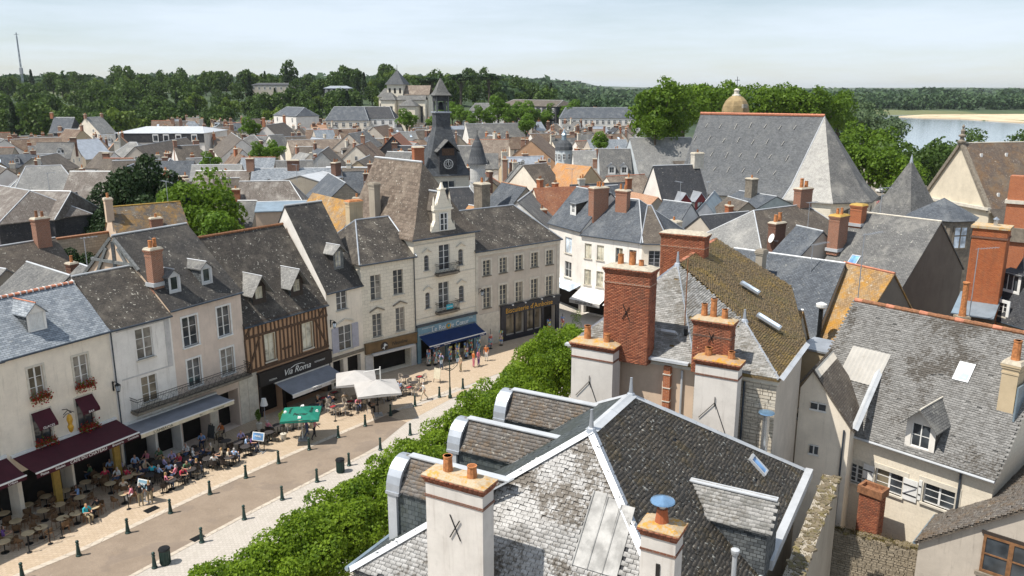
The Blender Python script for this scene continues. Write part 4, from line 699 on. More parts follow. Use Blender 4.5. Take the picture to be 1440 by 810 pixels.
# ---------------------------------------------------------------- real slates, tiles and bricks for the near roofs and stacks
def inpoly(U, V, poly):
 ins = np.zeros(U.shape, bool); n = len(poly)
 for i in range(n):
  (x0, y0), (x1, y1) = poly[i], poly[(i + 1) % n]
  if y0 == y1: continue
  c = ((y0 > V) != (y1 > V)) & (U < (x1 - x0) * (V - y0) / (y1 - y0) + x0); ins ^= c
 return ins
def slating(parent, P3, w, h, mat, name='slates', lift=.016, off=.03, jit=.012, single=0, eye=None, miss=.004, holes=(), gap=.018):
 """courses of overlapping slates over the flat polygon P3 (first edge is the eave)"""
 P = [Vector(p) for p in P3]; ex = (P[1] - P[0]).normalized(); n = (P[1] - P[0]).cross(P[-1] - P[0]).normalized()
 if n.z < 0: n = -n
 ey = n.cross(ex).normalized(); ey = -ey if ey.z < 0 else ey
 q = [((p - P[0]).dot(ex), (p - P[0]).dot(ey)) for p in P]; umin, umax = min(a for a, _ in q), max(a for a, _ in q); vmax = max(b_ for _, b_ in q)
 rows = int(vmax / h) + 1; cols = int((umax - umin) / w) + 2; rr, cc = np.meshgrid(np.arange(rows), np.arange(cols), indexing='ij'); U = umin + (cc + .5 * (rr % 2) - .5 + .5) * w; V = (rr + .5) * h
 keep = inpoly(U, V, q) & (RNG.random(U.shape) > miss)
 for hp in holes: keep &= ~inpoly(U, V, hp)
 U, V = U[keep], V[keep]; k = len(U); j = RNG.normal(0, jit, (k, 4)); wl = w * (.5 - gap)
 B0 = np.array(P[0])[None] + np.array(n)[None] * off; EX, EY, N = np.array(ex), np.array(ey), np.array(n)
 def pt(u, v, d): return B0 + u[:, None] * EX + v[:, None] * EY + d[:, None] * N
 lo = V - h * .5 + j[:, 0]; hi = V + h * .62; z0 = np.full(k, lift) + np.abs(j[:, 1]) * .8; z1 = np.full(k, -.004); zb = np.full(k, -.01); sk = j[:, 2] * .5
 Q = np.stack([pt(U - wl, lo + sk, z0), pt(U + wl, lo - sk, z0), pt(U + wl, hi, z1), pt(U - wl, hi, z1), pt(U - wl, lo + sk, zb), pt(U + wl, lo - sk, zb)], 1)
 F = np.array([[0, 1, 2, 3], [4, 5, 1, 0]]); idx = np.arange(k)
 if single:
  C = Q.mean(1); ew = np.array(parent_world(parent).inverted() @ Vector(eye)); dist = np.linalg.norm(C - ew[None], axis=1); order = np.argsort(dist); near = order[:single]; idx = order[single:]
  protos = []
  for i_, i in enumerate(near):
   o3 = Q[i]; base = o3[0]
   if i_ < 6:
    b = MB(); loc = [tuple(np.array([(p - base) @ EX, (p - base) @ EY, (p - base) @ N])) for p in o3]; b.v = loc; b.f = [[0, 1, 2, 3], [4, 5, 1, 0]]; b.m = [0, 0]; o = b.build('slate', mat, parent); protos.append(o)
   else: o = protos[i_ % 6].copy(); COL.objects.link(o)
   R3 = Matrix((ex, ey, n)).transposed().to_4x4(); o.matrix_local = Matrix.Translation(Vector(base)) @ R3
 Qr = Q[idx]; V3 = Qr.reshape(-1, 3); Fa = (np.arange(len(idx))[:, None, None] * 6 + F[None]).reshape(-1, 4); return npmesh(name, V3, Fa, mat, parent, 'stuff')
def parent_world(o): return Matrix.Translation(o.location) @ Matrix.Rotation(o.rotation_euler.z, 4, 'Z')
def bricks(parent, x0, y0, z0, x1, y1, z1, mat, name='bricks', bw=.22, bh=.075, out=.012, faces='fblr'):
 """brick courses standing proud of the mortar on the faces of a stack"""
 Vs = []; rows = int((z1 - z0) / bh); th = .05
 def run(a, c, nx, ny):
  Ln = math.hypot(c[0] - a[0], c[1] - a[1]); ux, uy = (c[0] - a[0]) / Ln, (c[1] - a[1]) / Ln; nb = max(1, round(Ln / bw)); w = Ln / nb
  for r in range(rows):
   o = (r % 2) * .5
   for k in range(nb + 1):
    s0 = max(0, (k - o) * w) + .006; s1 = min(Ln, (k + 1 - o) * w) - .006
    if s1 - s0 < .03: continue
    za, zb = z0 + r * bh + .006, z0 + (r + 1) * bh - .006; d = out + random.uniform(-.004, .006); P = []
    for dd in (-.0, d):
     for s_, z_ in ((s0, za), (s1, za), (s1, zb), (s0, zb)): P.append((a[0] + ux * s_ + nx * dd, a[1] + uy * s_ + ny * dd, z_))
    Vs.append(P)
 if 'f' in faces: run((x0, y0), (x1, y0), 0, -1)
 if 'b' in faces: run((x1, y1), (x0, y1), 0, 1)
 if 'l' in faces: run((x0, y1), (x0, y0), -1, 0)
 if 'r' in faces: run((x1, y0), (x1, y1), 1, 0)
 A = np.array(Vs).reshape(-1, 3); F = np.array([[4, 5, 6, 7], [0, 1, 5, 4], [1, 2, 6, 5], [2, 3, 7, 6], [3, 0, 4, 7]]); Fa = (np.arange(len(Vs))[:, None, None] * 8 + F[None]).reshape(-1, 4); return npmesh(name, A, Fa, mat, parent, 'stuff')
def stack(parent, x0, y0, x1, y1, zb, zt, body, bands='brick', pots=(), cap='capstone', tie=None, geo=None, bandm='brickwork_dark', ocap=.12):
 """near chimney: shaft, brick bands, corbelled head, crusted cap, pots, iron tie"""
 b = MB(); b.b2((x0, y0, zb), (x1, y1, zt - .42)); o = b.build('chimney', body, parent)
 if geo: bricks(o, x0, y0, zb, x1, y1, zt - .42, geo)
 b = MB(); b.b2((x0 - .03, y0 - .03, zt - .95), (x1 + .03, y1 + .03, zt - .86)); b.build('brick_band', bandm, o)
 for i in range(3): b = MB(); e = .03 + .04 * i; z = zt - .42 + .09 * i; b.b2((x0 - e, y0 - e, z), (x1 + e, y1 + e, z + .088)); b.build('brick_corbel', bandm, o); bricks(o, x0 - e, y0 - e, z, x1 + e, y1 + e, z + .088, 'bricks_red', 'corbel_bricks', .2, .085, .006)
 n = 9; b = MB(); nx, ny = 14, 7; e = ocap; g = {}
 for i in range(nx + 1):
  for j in range(ny + 1):
   u, v = i / nx, j / ny; ed = min(u, 1 - u, v, 1 - v); g[i, j] = b.pt((x0 - e + (x1 - x0 + 2 * e) * u, y0 - e + (y1 - y0 + 2 * e) * v, zt - .14 + min(ed * 3, .5) * .3 + random.uniform(-.02, .02)))
 for i in range(nx):
  for j in range(ny): b.f.append([g[i, j], g[i + 1, j], g[i + 1, j + 1], g[i, j + 1]]); b.m.append(0)
 b.b2((x0 - e + .005, y0 - e + .005, zt - .15), (x1 + e - .005, y1 + e - .005, zt - .125)); b.build('cap', cap, o)
 for px, py, h, r in pots: put('pot', potmesh('terracotta', h, r), o, (px, py, zt - .06), random.random() * 3)
 if tie:
  (tx, tz), s = tie; b = MB(); y = y0 - .03; b.tube([(tx - .2 * s, y, tz + .45 * s), (tx - .02, y, tz + .05), (tx + .22 * s, y, tz - .45 * s)], .02, 5); b.tube([(tx + .2 * s, y - .02, tz + .32 * s), (tx + .02, y - .02, tz), (tx - .2 * s, y - .02, tz - .4 * s)], .022, 5); b.build('iron_tie', 'iron', o)
 return o
def zincrun(parent, pts, w, th=.05, mat='zinc_white', name='hip_flashing', joints=True):
 """folded sheet along a hip or ridge, in lengths"""
 for a, c in zip(pts[:-1], pts[1:]):
  A, C = Vector(a), Vector(c); d = (C - A); Ln = d.length; d /= Ln; s = d.cross(Vector((0, 0, 1))).normalized(); n = s.cross(d); k = max(1, round(Ln / 2.0)); b = MB()
  for i in range(k):
   p, q = A + d * (Ln * i / k), A + d * (Ln * (i + 1) / k + .03); up = n * (.06 + .012 * (i % 2)); 
   prof = [-s * w - n * .06 * 1, -s * w * .35 + n * .015, up * 1.0, s * w * .35 + n * .015, s * w - n * .06]
   for m_ in range(4): b.face([p + prof[m_] + n * .03, q + prof[m_] + n * .03, q + prof[m_ + 1] + n * .03, p + prof[m_ + 1] + n * .03])
  b.build(name, mat, parent)
def finial(parent, x, y, z, h=.7, mat='zinc'): b = MB(); b.lathe([(.24, -.1), (.16, .08), (.10, .12), (.05, h), (.06, h + .02), (.0, h + .04)], (x, y, z), 8); return b.build('finial', mat, parent)
# ---------------------------------------------------------------- foreground house: hipped slate roof with three arched dormers
def foreground_house():
 O = (-6.24, 28.15); ang = R(-29); r = empty('foreground_house', (O[0], O[1], 0), ang, 'large white chimneyed house with hipped slate roof and three arched dormers, nearest the camera', 'house')
 X, Y1, ze, zr, xr, yb, ya = 13.9, 17.2, 9.0, 14.5, 7.8, 4.97, 9.1; A, B_, C, D_ = (0, 0, ze), (X, 0, ze), (X, Y1, ze), (0, Y1, ze); P, Q = (xr, yb, zr), (xr, ya, zr)
 b = MB(); b.slab([A, B_, P], .15); b.slab([B_, C, Q, P], .15); b.slab([C, D_, Q], .15); b.slab([D_, A, P, Q], .15); ro = b.build('roof', 'slate_black', r)
 b = MB()
 for p, q in (((.3, .3), (X - .3, .3)), ((X - .3, .3), (X - .3, Y1 - .3)), ((X - .3, Y1 - .3), (.3, Y1 - .3)), ((.3, Y1 - .3), (.3, .3))): b.face([(p[0], p[1], 0), (q[0], q[1], 0), (q[0], q[1], ze + .1), (p[0], p[1], ze + .1)])
 b.build('wall', 'stucco_cream', r)
 eye = (0, 0, 27)
 patch = [(8.6, 2.5), (10.4, 2.5), (10.1, 5.15), (8.7, 5.15)]
 slating(ro, [A, B_, P], .285, .155, 'slates_pale', 'hip_slates', single=290, eye=(1.5, 24.5, 12), holes=[patch], gap=.034, lift=.02)
 slating(ro, [B_, C, Q, P], .27, .15, 'slates_brown', 'mossy_slates', jit=.02, lift=.012); slating(ro, [D_, A, P, Q], .27, .15, 'slates_green', 'street_slates', lift=.01, jit=.006)
 zincrun(ro, [A, P], .24); zincrun(ro, [B_, P], .2, mat='zinc'); zincrun(ro, [P, Q], .26); zincrun(ro, [Q, C], .17); zincrun(ro, [Q, D_], .2); finial(ro, *P, .8); finial(ro, *Q, .75)
 # gutters
 b = MB(); b.tube([(-.12, -.1, ze - .02), (-.12, Y1, ze - .02)], .1, 8); b.build('gutter', 'zinc_blue', ro); b = MB(); b.tube([(X + .1, -.1, ze - .02), (X + .1, Y1, ze - .02)], .1, 8); b.build('gutter', 'zinc_white', ro); b = MB(); b.b2((X - .02, 8.2, ze - .3), (X + .32, Y1 + .1, ze + .12)); b.build('verge_flashing', 'zinc_white', ro)
 # zinc patch on the pale hip: three standing-seam trays
 k = (zr - ze) / yb; n = Vector((0, -k, 1)).normalized(); ey = Vector((0, 1, k)).normalized()
 for i in range(3):
  b = MB(); u0 = 8.62 + i * .56; bb = [Vector((u0, 0, ze)) + ey * 2.5, Vector((u0 + .54, 0, ze)) + ey * 2.5, Vector((u0 + .52, 0, ze)) + ey * (5.2 - .12 * i), Vector((u0 + .02, 0, ze)) + ey * (5.2 - .12 * i)]; b.ext([p + n * (.075 + .006 * i) for p in bb], -n * .05); b.tube([bb[0] + n * .1, bb[3] + n * .1], .03, 5); b.build('zinc_tray', 'zinc_old', ro)
 # dormers
 def arch_dormer(y, x0=.8, w=.8, zeav=11.75, zt=12.85, xb=5.35):
  kx = (zr - ze) / xr; sx = lambda z: (z - ze) / kx; b = MB(); z0 = ze + kx * x0
  for s in (-1, 1): b.face([(x0, y + s * w, z0), (sx(zeav), y + s * w, zeav), (x0, y + s * w, zeav)])
  d = b.build('dormer', 'slate_hung', r)
  c1 = [(sx(zeav), y - w, zeav), (x0, y - w, zeav), (x0, y - w, z0)]
  # slate-hung cheek as pieces
  b = MB(); hh = .2; ww = .3; rows = int((zeav - z0) / hh)
  for rw in range(rows + 1):
   za = z0 + rw * hh; xa = x0 + .02 + (rw % 2) * ww * .5 - ww * .5
   while xa < sx(zeav):
    xm = xa + ww
    if za + hh * .5 > ze + kx * min(max(xa + ww * .5, 0), 99) and za < zeav - .03: b.ext([(max(xa, x0) + .008, y - w - .022, za), (xm - .008, y - w - .022, za), (xm - .008, y - w - .004, min(za + hh * 1.1, zeav)), (max(xa, x0) + .008, y - w - .004, min(za + hh * 1.1, zeav))], (0, .012, 0))
    xa = xm
  b.build('cheek_slates', 'slates_green', d, kind='stuff')
  b = MB(); 
  for s in (-1, 1):
   q = [(x0, y + s * (w + .1), zeav - .12), (x0, y, zt), (sx(zt), y, zt), (sx(zeav - .12), y + s * (w + .1), zeav - .12)]; b.slab(q if s < 0 else q[::-1], .05)
  dr = b.build('dormer_roof', 'slate_grey', d); q = [(x0 + .3, y - w - .1, zeav - .12), (sx(zeav - .12), y - w - .1, zeav - .12), (sx(zt), y, zt), (x0 + .3, y, zt)]; slating(d, q, .26, .15, 'slates_lichen', 'dormer_slates', off=.02)
  b = MB(); b.slab([(x0 + .2, y - .17, zt + .03), (sx(zt) + .1, y - .17, zt + .03), (sx(zt) + .1, y + .17, zt + .03), (x0 + .2, y + .17, zt + .03)], .05); b.build('dormer_ridge', 'zinc_white', d)
  b = MB(); p0, p1 = Vector((sx(zt) + .12, y - .05, zt)), Vector((sx(zeav - .12) + .05, y - w - .12, zeav - .1)); dd = (p1 - p0); s = Vector((.3, 0, .3 * kx)); nn = Vector((-kx, 0, 1)).normalized() * .06; b.ext([p0 + nn - s * .3, p1 + nn - s * .3, p1 + nn + s * .5, p0 + nn + s * .5], -nn); b.build('valley_flashing', 'zinc_white', d)
  # arched zinc hood, jambs and glazing on the street side
  b = MB(); nseg = 12; ro_, ri = w + .15, w + .03; zc = zeav - .15; xa, xe = x0 - .36, x0 + .28; hv = 1.25
  ring = lambda rad, x: [(x, y + rad * math.cos(t), zc + rad * hv * math.sin(t)) for t in [math.pi * i / nseg for i in range(nseg + 1)]]
  o1, o2, i1, i2 = ring(ro_, xa), ring(ro_, xe), ring(ri, xa), ring(ri, xe)
  for i in range(nseg): b.face([o1[i], o2[i], o2[i + 1], o1[i + 1]]); b.face([i1[i + 1], i2[i + 1], i2[i], i1[i]]); b.face([o2[i], i2[i], i2[i + 1], o2[i + 1]]); b.face([o1[i + 1], i1[i + 1], i1[i], o1[i]])
  for s_ in (-1, 1): b.b2((xa, y + s_ * (w + .02), zc - .12), (xe, y + s_ * (w + .2), zc + .0))
  b.build('hood', 'zinc', d); b = MB(); b.face([i2[i] for i in range(nseg + 1)][::-1]); b.build('hood_back', 'slate_hung', d)
  b = MB(); b.b2((x0 - .3, y - w - .14, z0 - .25), (x0 + .12, y - w + .12, zc - .1)); b.build('jamb', 'zinc_white', d); b = MB(); b.b2((x0 - .3, y + w - .12, z0 - .25), (x0 + .12, y + w + .14, zc - .1)); b.build('jamb', 'zinc_white', d)
  b = MB(); b.b2((x0 - .05, y - w + .12, z0 + .1), (x0 - .02, y + w - .12, zc + .6)); b.build('pane', 'glass', d)
 for y in (2.75, 7.1, 11.15): arch_dormer(y)
 # dormer on the mossy side
 kx = (zr - ze) / (X - xr); zs = lambda x: zr - kx * (x - xr); yd, zt, zv, w, xf = 8.1, 11.8, 10.95, 1.0, 14.1; xs = lambda z: xr + (zr - z) / kx; b = MB()
 for s in (-1, 1): b.face([(xs(zv), yd + s * w, zv), (xf, yd + s * w, zs(xf)), (xf, yd + s * w, zv)])
 b.face([(xf, yd - w, zs(xf)), (xf, yd + w, zs(xf)), (xf, yd + w, zv), (xf, yd, zt - .05), (xf, yd - w, zv)]); d = b.build('dormer', 'slate_hung', r); b = MB(); e = .12
 for s in (-1, 1):
  q = [(xf + .1, yd + s * (w + e), zv - .08), (xf + .1, yd, zt), (xs(zt), yd, zt), (xs(zv - .08), yd + s * (w + e), zv - .08)]; b.slab(q if s > 0 else q[::-1], .05)
 b.build('dormer_roof', 'slate_grey', d); q = [(xs(zv - .08), yd - w - e, zv - .08), (xf + .1, yd - w - e, zv - .08), (xf + .1, yd, zt), (xs(zt), yd, zt)]; slating(d, q, .26, .15, 'slates_mid', 'dormer_slates', off=.02)
 b = MB(); b.slab([(xs(zt) - .1, yd - .16, zt + .035), (xf + .12, yd - .16, zt + .035), (xf + .12, yd + .16, zt + .035), (xs(zt) - .1, yd + .16, zt + .035)], .05); b.build('dormer_ridge', 'zinc_white', d)
 p0, p1 = Vector((xs(zt) - .1, yd, zt)), Vector((xs(zv) - .1, yd - w - .14, zv)); nn = Vector((kx, 0, 1)).normalized() * .07; s = Vector((.28, 0, -.28 * kx)); b = MB(); b.ext([p0 + nn - s * .4, p0 + nn + s * .5, p1 + nn + s * .5, p1 + nn - s * .4], -nn); b.build('valley_flashing', 'zinc_white', d)
 # roof window
 M = Matrix.Translation(Vector((12.3, 13.5, zs(12.3))) + Vector((kx, 0, 1)).normalized() * .06) @ Matrix.Rotation(math.atan(kx), 4, 'Y'); b = MB(); b.M = M; b.b2((-.5, -.3, -.05), (.5, -.22, .1)); b.b2((-.5, .22, -.05), (.5, .3, .1)); b.b2((-.5, -.22, -.05), (-.38, .22, .14)); b.b2((.42, -.22, -.05), (.5, .22, .1)); s = b.build('skylight', 'zinc_white', r); b = MB(); b.M = M; b.b2((-.38, -.22, 0), (.42, .22, .06)); b.build('pane', 'glass_blue', s)
 # chimneys
 stack(r, 3.95, -.42, 6.25, .3, 0, 14.25, 'stucco_chimney', pots=((4.65, -.06, .62, .17), (5.65, -.1, .5, .17)), tie=((5.15, 12.4), 1.0))
 c2 = stack(r, 11.3, .98, 12.45, 1.75, 8.5, 13.6, 'stucco_chimney', pots=(), tie=None); b = MB(); b.lathe([(.24, 0), (.2, .3), (.17, .55), (.15, .55)], (11.85, 1.35, 13.5), 12); b.build('pot', 'bricks_orange', c2); b = MB(); b.lathe([(.11, .5), (.11, .85)], (11.85, 1.35, 13.5), 10); b.build('flue', 'steel', c2); b = MB(); b.lathe([(.4, .8), (.38, .84), (.02, 1.0)], (11.85, 1.35, 13.5), 16); b.build('rain_hat', 'blue_steel', c2)
 b = MB(); b.b2((11.85, .94, 11.6), (11.98, .98, 12.3)); b.build('vent_slot', 'soot', c2)
 b = MB(); b.tube([(13.3, 5.6, 9.4), (13.3, 5.6, 10.6)], .09, 8); b.lathe([(.13, 0), (.16, .12), (.16, .2), (.02, .24)], (13.3, 5.6, 10.55), 10); b.build('vent_pipe', 'zinc_white', r)
 return r
FG = foreground_house()
# ---------------------------------------------------------------- stone house behind it with the big brick stacks
def stack_house():
 O = (2.73, 40.76); r = empty('stack_house', (O[0], O[1], 0), R(-30), 'cream and stone house with mossy roof and big red brick chimney stacks', 'house'); ze, zr = 13.75, 17.4
 A0, V_, C, CF, LF = (-.2, 1.0, ze), (6.7, 1.0, ze), (10.75, 1.0, ze), (10.75, 7.4, ze), (-.2, 16, ze); ap, rb, a2 = (3.58, 6.97, zr), (3.2, 15.6, zr), (8.0, 4.9, 15.25)
 CB = (8.2, 15.6, 14.9); b = MB(); b.slab([A0, V_, ap], .15); b.slab([V_, a2, ap], .15); b.slab([V_, C, a2], .15); b.slab([C, CF, a2], .15); b.slab([a2, CF, CB, rb, ap], .15); b.slab([LF, A0, ap, rb], .15); ro = b.build('roof', 'tile_moss', r)
 slating(ro, [A0, V_, ap], .24, .13, 'slates_mid', 'hip_slates'); slating(ro, [V_, C, a2], .24, .13, 'slates_mid', 'small_hip_slates'); slating(ro, [V_, a2, ap], .2, .13, 'slates_mid', 'valley_slates'); slating(ro, [CF, CB, rb, ap, a2], .2, .12, 'tiles_moss', 'mossy_tiles', jit=.018); slating(ro, [C, CF, a2], .2, .12, 'tiles_moss', 'mossy_side_tiles', jit=.018)
 zincrun(ro, [V_, ap], .09, mat='zinc'); zincrun(ro, [C, a2], .1, mat='zinc'); zincrun(ro, [C, CF], .2); finial(ro, *ap, .7); finial(ro, *a2, .6); zincrun(ro, [A0, ap], .08, mat='zinc')
 for i in range(13): f = i / 13; p = Vector(ap).lerp(Vector(rb), f); b = MB(); b.tube([p + Vector((0, .1, .02)), p + Vector((0, .7, .02))], [.17, .14], 8); b.build('ridge_tile', 'orange_tile' if i % 3 else 'terracotta_dark', ro)
 b = MB(); b.face([(0, 1.3, 0), (6.6, 1.3, 0), (6.6, 1.3, ze), (0, 1.3, ze)]); b.face([(0, 16, 0), (0, 1.3, 0), (0, 1.3, ze), (0, 16, ze)]); b.build('wall', 'stucco_peach', r)
 b = MB(); b.face([(6.6, 1.302, 0), (10.6, 1.302, 0), (10.6, 1.302, ze), (6.6, 1.302, ze)]); b.build('stone_wall', 'rubble_pale', r); b = MB(); b.face([(10.6, 1.3, 0), (10.6, 7.3, 0), (10.6, 7.3, ze), (10.6, 1.3, ze)]); b.face([(10.6, 7.3, 0), (8, 15.6, 0), (8, 15.6, 14.8), (10.6, 7.3, ze)]); b.build('side_wall', 'stucco_grey', r)
 for z, e in ((ze - .2, .22), (ze - .36, .12)): b = MB(); b.b2((-.1 - e, 1.28 - e, z), (10.7, 1.299, z + .15)); b.build('cornice', 'stone_trim', r)
 # stones of the gable wall
 b = MB(); z = 8.0
 while z < ze - .75:
  h_ = random.uniform(.16, .3); x = 9.2
  while x < 10.6: w_ = min(random.uniform(.22, .6), 10.62 - x); b.box((x + w_ / 2, 1.29, z + h_ / 2), (w_ - .03, .06 + random.uniform(0, .03), h_ - .03), top=.97); x += w_
  z += h_
 b.build('wall_stones', 'rubble_pale', r, kind='stuff')
 b = MB(); b.b2((-.35, .75, ze - .02), (6.4, 1.05, ze + .1)); b.build('gutter', 'zinc_white', ro)
 stack(r, 1.95, .55, 4.35, 1.5, ze - .3, 18.45, 'brickwork', pots=((2.6, 1.0, .55, .15), (3.2, 1.05, .7, .16), (3.7, 1.0, .35, .13)), geo='bricks_red', tie=((3.15, 16.1), .9), cap='mortar_cap', bandm='brickwork')
 stack(r, 6.55, .85, 8.4, 1.6, ze - .3, 16.3, 'brickwork', pots=((6.95, 1.2, .65, .15), (7.4, 1.2, .95, .16), (7.95, 1.2, .5, .15)), geo='bricks_red', tie=((7.45, 15.35), .6))
 stack(r, .55, -.25, 2.85, .75, 6, 14.5, 'stucco_chimney', pots=((1.2, .25, .75, .18), (2.3, .2, .5, .17))); stack(r, 7.0, .05, 9.05, .8, 6, 14.6, 'stucco_chimney', pots=((7.5, .4, .45, .18), (8.6, .4, .4, .17)))
 b = MB(); 
 for x in (1.6, 8.05):
  z = 12.2; y = -.28 if x < 3 else .02; q = MB(); q.tube([(x, y - .02, z + .5), (x, y - .03, z - .0)], .02, 5); q.tube([(x, y - .02, z + .2), (x - .75, y - .02, z - .7)], .018, 5); q.tube([(x, y - .02, z + .2), (x + .6, y - .02, z - 1.3)], .018, 5); q.build('iron_tie', 'iron', r)
 stack(r, 1.4, 10.2, 4.1, 11.1, 13, 18.7, 'brickwork', pots=(), geo='bricks_red', cap='mortar_cap', bandm='brickwork')
 b = MB(); b.b2((5.1, .98, 9), (5.45, 1.29, 13.45)); fl = b.build('flue', 'brickwork_orange', r)
 for i in range(6): b = MB(); b.b2((5.07, .95, 9.4 + i * .72), (5.48, 1.29, 9.45 + i * .72)); b.build('flue_joint', 'stone_trim', fl)
 b = MB(); b.tube([(6.0, 1.2, 8), (6.0, 1.2, 13.3)], .06, 8); b.build('downpipe', 'zinc_white', r); b = MB(); b.tube([(9.1, 1.2, 8), (9.1, 1.2, 13.3)], .05, 8); b.build('downpipe', 'gutter', r)
 # steel flue with hat against the stone wall, cowl and roof window on the mossy side
 b = MB(); b.tube([(10.35, .7, 8.6), (10.35, .7, 12.0)], .17, 12); f = b.build('steel_flue', 'steel', r); b = MB(); b.lathe([(.38, 0), (.36, .05), (.04, .14)], (10.35, .7, 12.1), 14); b.build('rain_hat', 'blue_steel', f)
 M = Matrix.Translation((8.95, 6.2, 15.0)) @ Matrix.Rotation(R(26), 4, 'Y'); b = MB(); b.M = M; b.b2((-.7, -.26, 0), (.7, .26, .12)); s = b.build('skylight', 'zinc', r); b = MB(); b.M = M; b.b2((-.6, -.17, .02), (.6, .17, .14)); b.build('pane', 'skyglass', s)
 M = Matrix.Translation((7.0, 9.6, 15.8)) @ Matrix.Rotation(R(26), 4, 'Y'); b = MB(); b.M = M; b.b2((-.6, -.24, .1), (.6, .24, .22)); s = b.build('skylight', 'zinc', r); b = MB(); b.M = M; b.b2((-.5, -.16, .12), (.5, .16, .24)); b.build('pane', 'skyglass', s)
 M = Matrix.Translation((4.9, 2.4, ze + .9)) @ Matrix.Rotation(R(-30), 4, 'X'); b = MB(); b.M = M; b.box((0, 0, .1), (.75, 1.1, .12)); b.build('roof_hatch', 'zinc_white', r); b = MB(); b.tube([(5.65, 2.6, 14.4), (5.65, 2.55, 15.1)], .1, 8); b.build('vent_pipe', 'iron', r)
 b = MB(); b.tube([(5.4, 3.1, 15), (5.4, 3.1, 18.6)], .03, 5); b.build('mast', 'terracotta_dark', r)
 return r
MH = stack_house()
wallmat('stucco_dull2', (.47, .42, .36), (.16, .14, .12), .75)
wallmat('sheet_white', (.42, .405, .375), (.24, .21, .17), .7)
leafmat('leaf_moss', (.04, .036, .012), (.15, .115, .03), .1, 2)
# ---------------------------------------------------------------- right-hand side: house with grey shutters and its yard
def shutter_house():
 p, q = at(1188, 598, 8.7), at(1400, 665, 8.7); d = (q - p).normalized(); p = p - d * 2.7; h = hline('shutter_house', 'cream house with grey shutters, worn grey slate roof and one white dormer', p, q, 10.5, 8.7, 14.4, rp=5.6, wall='ashlar_warm', roof='slate_grey', ridge=None, over=.3, og=.12, gutter='zinc_white')
 slating(h.roof, [h.corners[0], h.corners[1], h.corners[5], h.corners[4]], .24, .13, 'slates_grey', 'grey_slates', jit=.014)
 n = 22
 for i in range(n): x0 = h.r0 + (h.r1 - h.r0) * i / n; b = MB(); b.tube([(x0, h.rp, h.zr + .05), (x0 + (h.r1 - h.r0) / n * .97, h.rp, h.zr + .05)], [.15, .125], 8); b.build('ridge_tile', 'terracotta_dark' if i % 4 else 'orange_tile', h.roof)
 a = h.rect(1196, 650, 1211, 682); h.win(*a, cols=2, rows=4, surround='stone_trim', sw=.3); w2 = h.rect(1232, 657, 1267, 699); o2 = h.win(*w2, cols=2, rows=3, surround='stone_trim', sw=.28); w3 = h.rect(1300, 678, 1340, 721); h.win(*w3, cols=2, rows=3, surround='stone_trim', sw=.28)
 def shutter(u0, u1, z0, z1, y=-.06, diag=True, fold=None):
  b = MB(); b.b2((u0, y - .02, z0), (u1, y + .02, z1)); 
  if fold: b = MB(); b.b2((u0, -.06 - fold, z0), (u0 + .05, -.06, z1))
  o = b.build('shutter', 'grey_paint' if fold else 'white_paint', h.root); 
  if not fold:
   for zz in (z0 + .3, z1 - .35): b = MB(); b.b2((u0 + .02, y - .05, zz), (u1 - .02, y - .021, zz + .05)); b.build('iron_strap', 'iron', o)
   if diag: b = MB(); b.tube([(u0 + .06, y - .04, z0 + .35), (u1 - .06, y - .04, z1 - .4)], .025, 4); b.build('brace', 'grey_paint', o)
  return o
 ww = (w2[2] - w2[0]) / 2; shutter(a[0] - .9, 0, a[1] - .05, a[3], fold=.0) if False else None
 b = MB(); b.box((a[0] - .35, -.42, (a[1] + a[3]) / 2), (.05, .8, a[3] - a[1]), rz=R(-35)); so = b.build('shutter', 'grey_paint', h.root)
 shutter(a[2] + .05, w2[0] - .08, w2[1], w2[3], diag=False); shutter(w2[2] + .06, w2[2] + .06 + ww, w2[1], w2[3]); shutter(w2[2] + .1 + ww, w3[0] - .08, w3[1] + .05, w3[3] + .05, diag=False)
 x, y = h.slope(1294, 628); h.dormer(x, y - .15, 1.5, 1.55, .8, roofm='slate_grey', wallm='slate_dark', frontm='stucco_bright', frame='white_paint', ww=.95, wz=(.08, .92), cols=2, rows=2, over=.22, fo=.45, ridge='stone_trim')
 x, y = h.slope(1356, 524); h.skylight(x, y, .8, 1.15, frame='zinc_white')
 # corrugated sheet patch
 k = h.k; ey = Vector((0, 1, k)).normalized(); nn = Vector((0, -k, 1)).normalized(); x0, y0 = h.slope(1176, 530); x1, y1 = h.slope(1240, 478); b = MB(); c0 = Vector((x0 + .1, y0, h.sz(y0))); n = 9; wv = 2.25 / n; le = 2.2
 for i in range(n):
  u = c0 + Vector((i * wv, 0, 0)); b.ext([u + nn * .07, u + Vector((wv * .5, 0, 0)) + nn * .12, u + Vector((wv * .5, 0, 0)) + nn * .12 + ey * le, u + nn * .07 + ey * le], -nn * .03); b.ext([u + Vector((wv * .5, 0, 0)) + nn * .12, u + Vector((wv, 0, 0)) + nn * .07, u + Vector((wv, 0, 0)) + nn * .07 + ey * le, u + Vector((wv * .5, 0, 0)) + nn * .12 + ey * le], -nn * .03)
 b.build('corrugated_sheet', 'sheet_white', h.roof, kind='stuff')
 x, y = h.slope(1410, 570); chimney(h.root, x + .2, y + .2, h.sz(y) - 1, h.sz(y) + 2.4, .75, .95, 'stucco_ochre', 1, poth=1.3, potr=.2); b = MB(); b.b2((x + .7, y - .6, h.sz(y) - .5), (x + .78, y + 1.6, h.sz(y) + 1.3)); b.build('chimney_flashing', 'zinc_blue', h.root)
 b = MB(); u, z = h.uz(1354, 655); b.tube([(u, -.1, 0), (u, -.1, h.ze - .5)], .06, 8); b.build('downpipe', 'gutter', h.root); h.finish(); return h
SH = shutter_house()
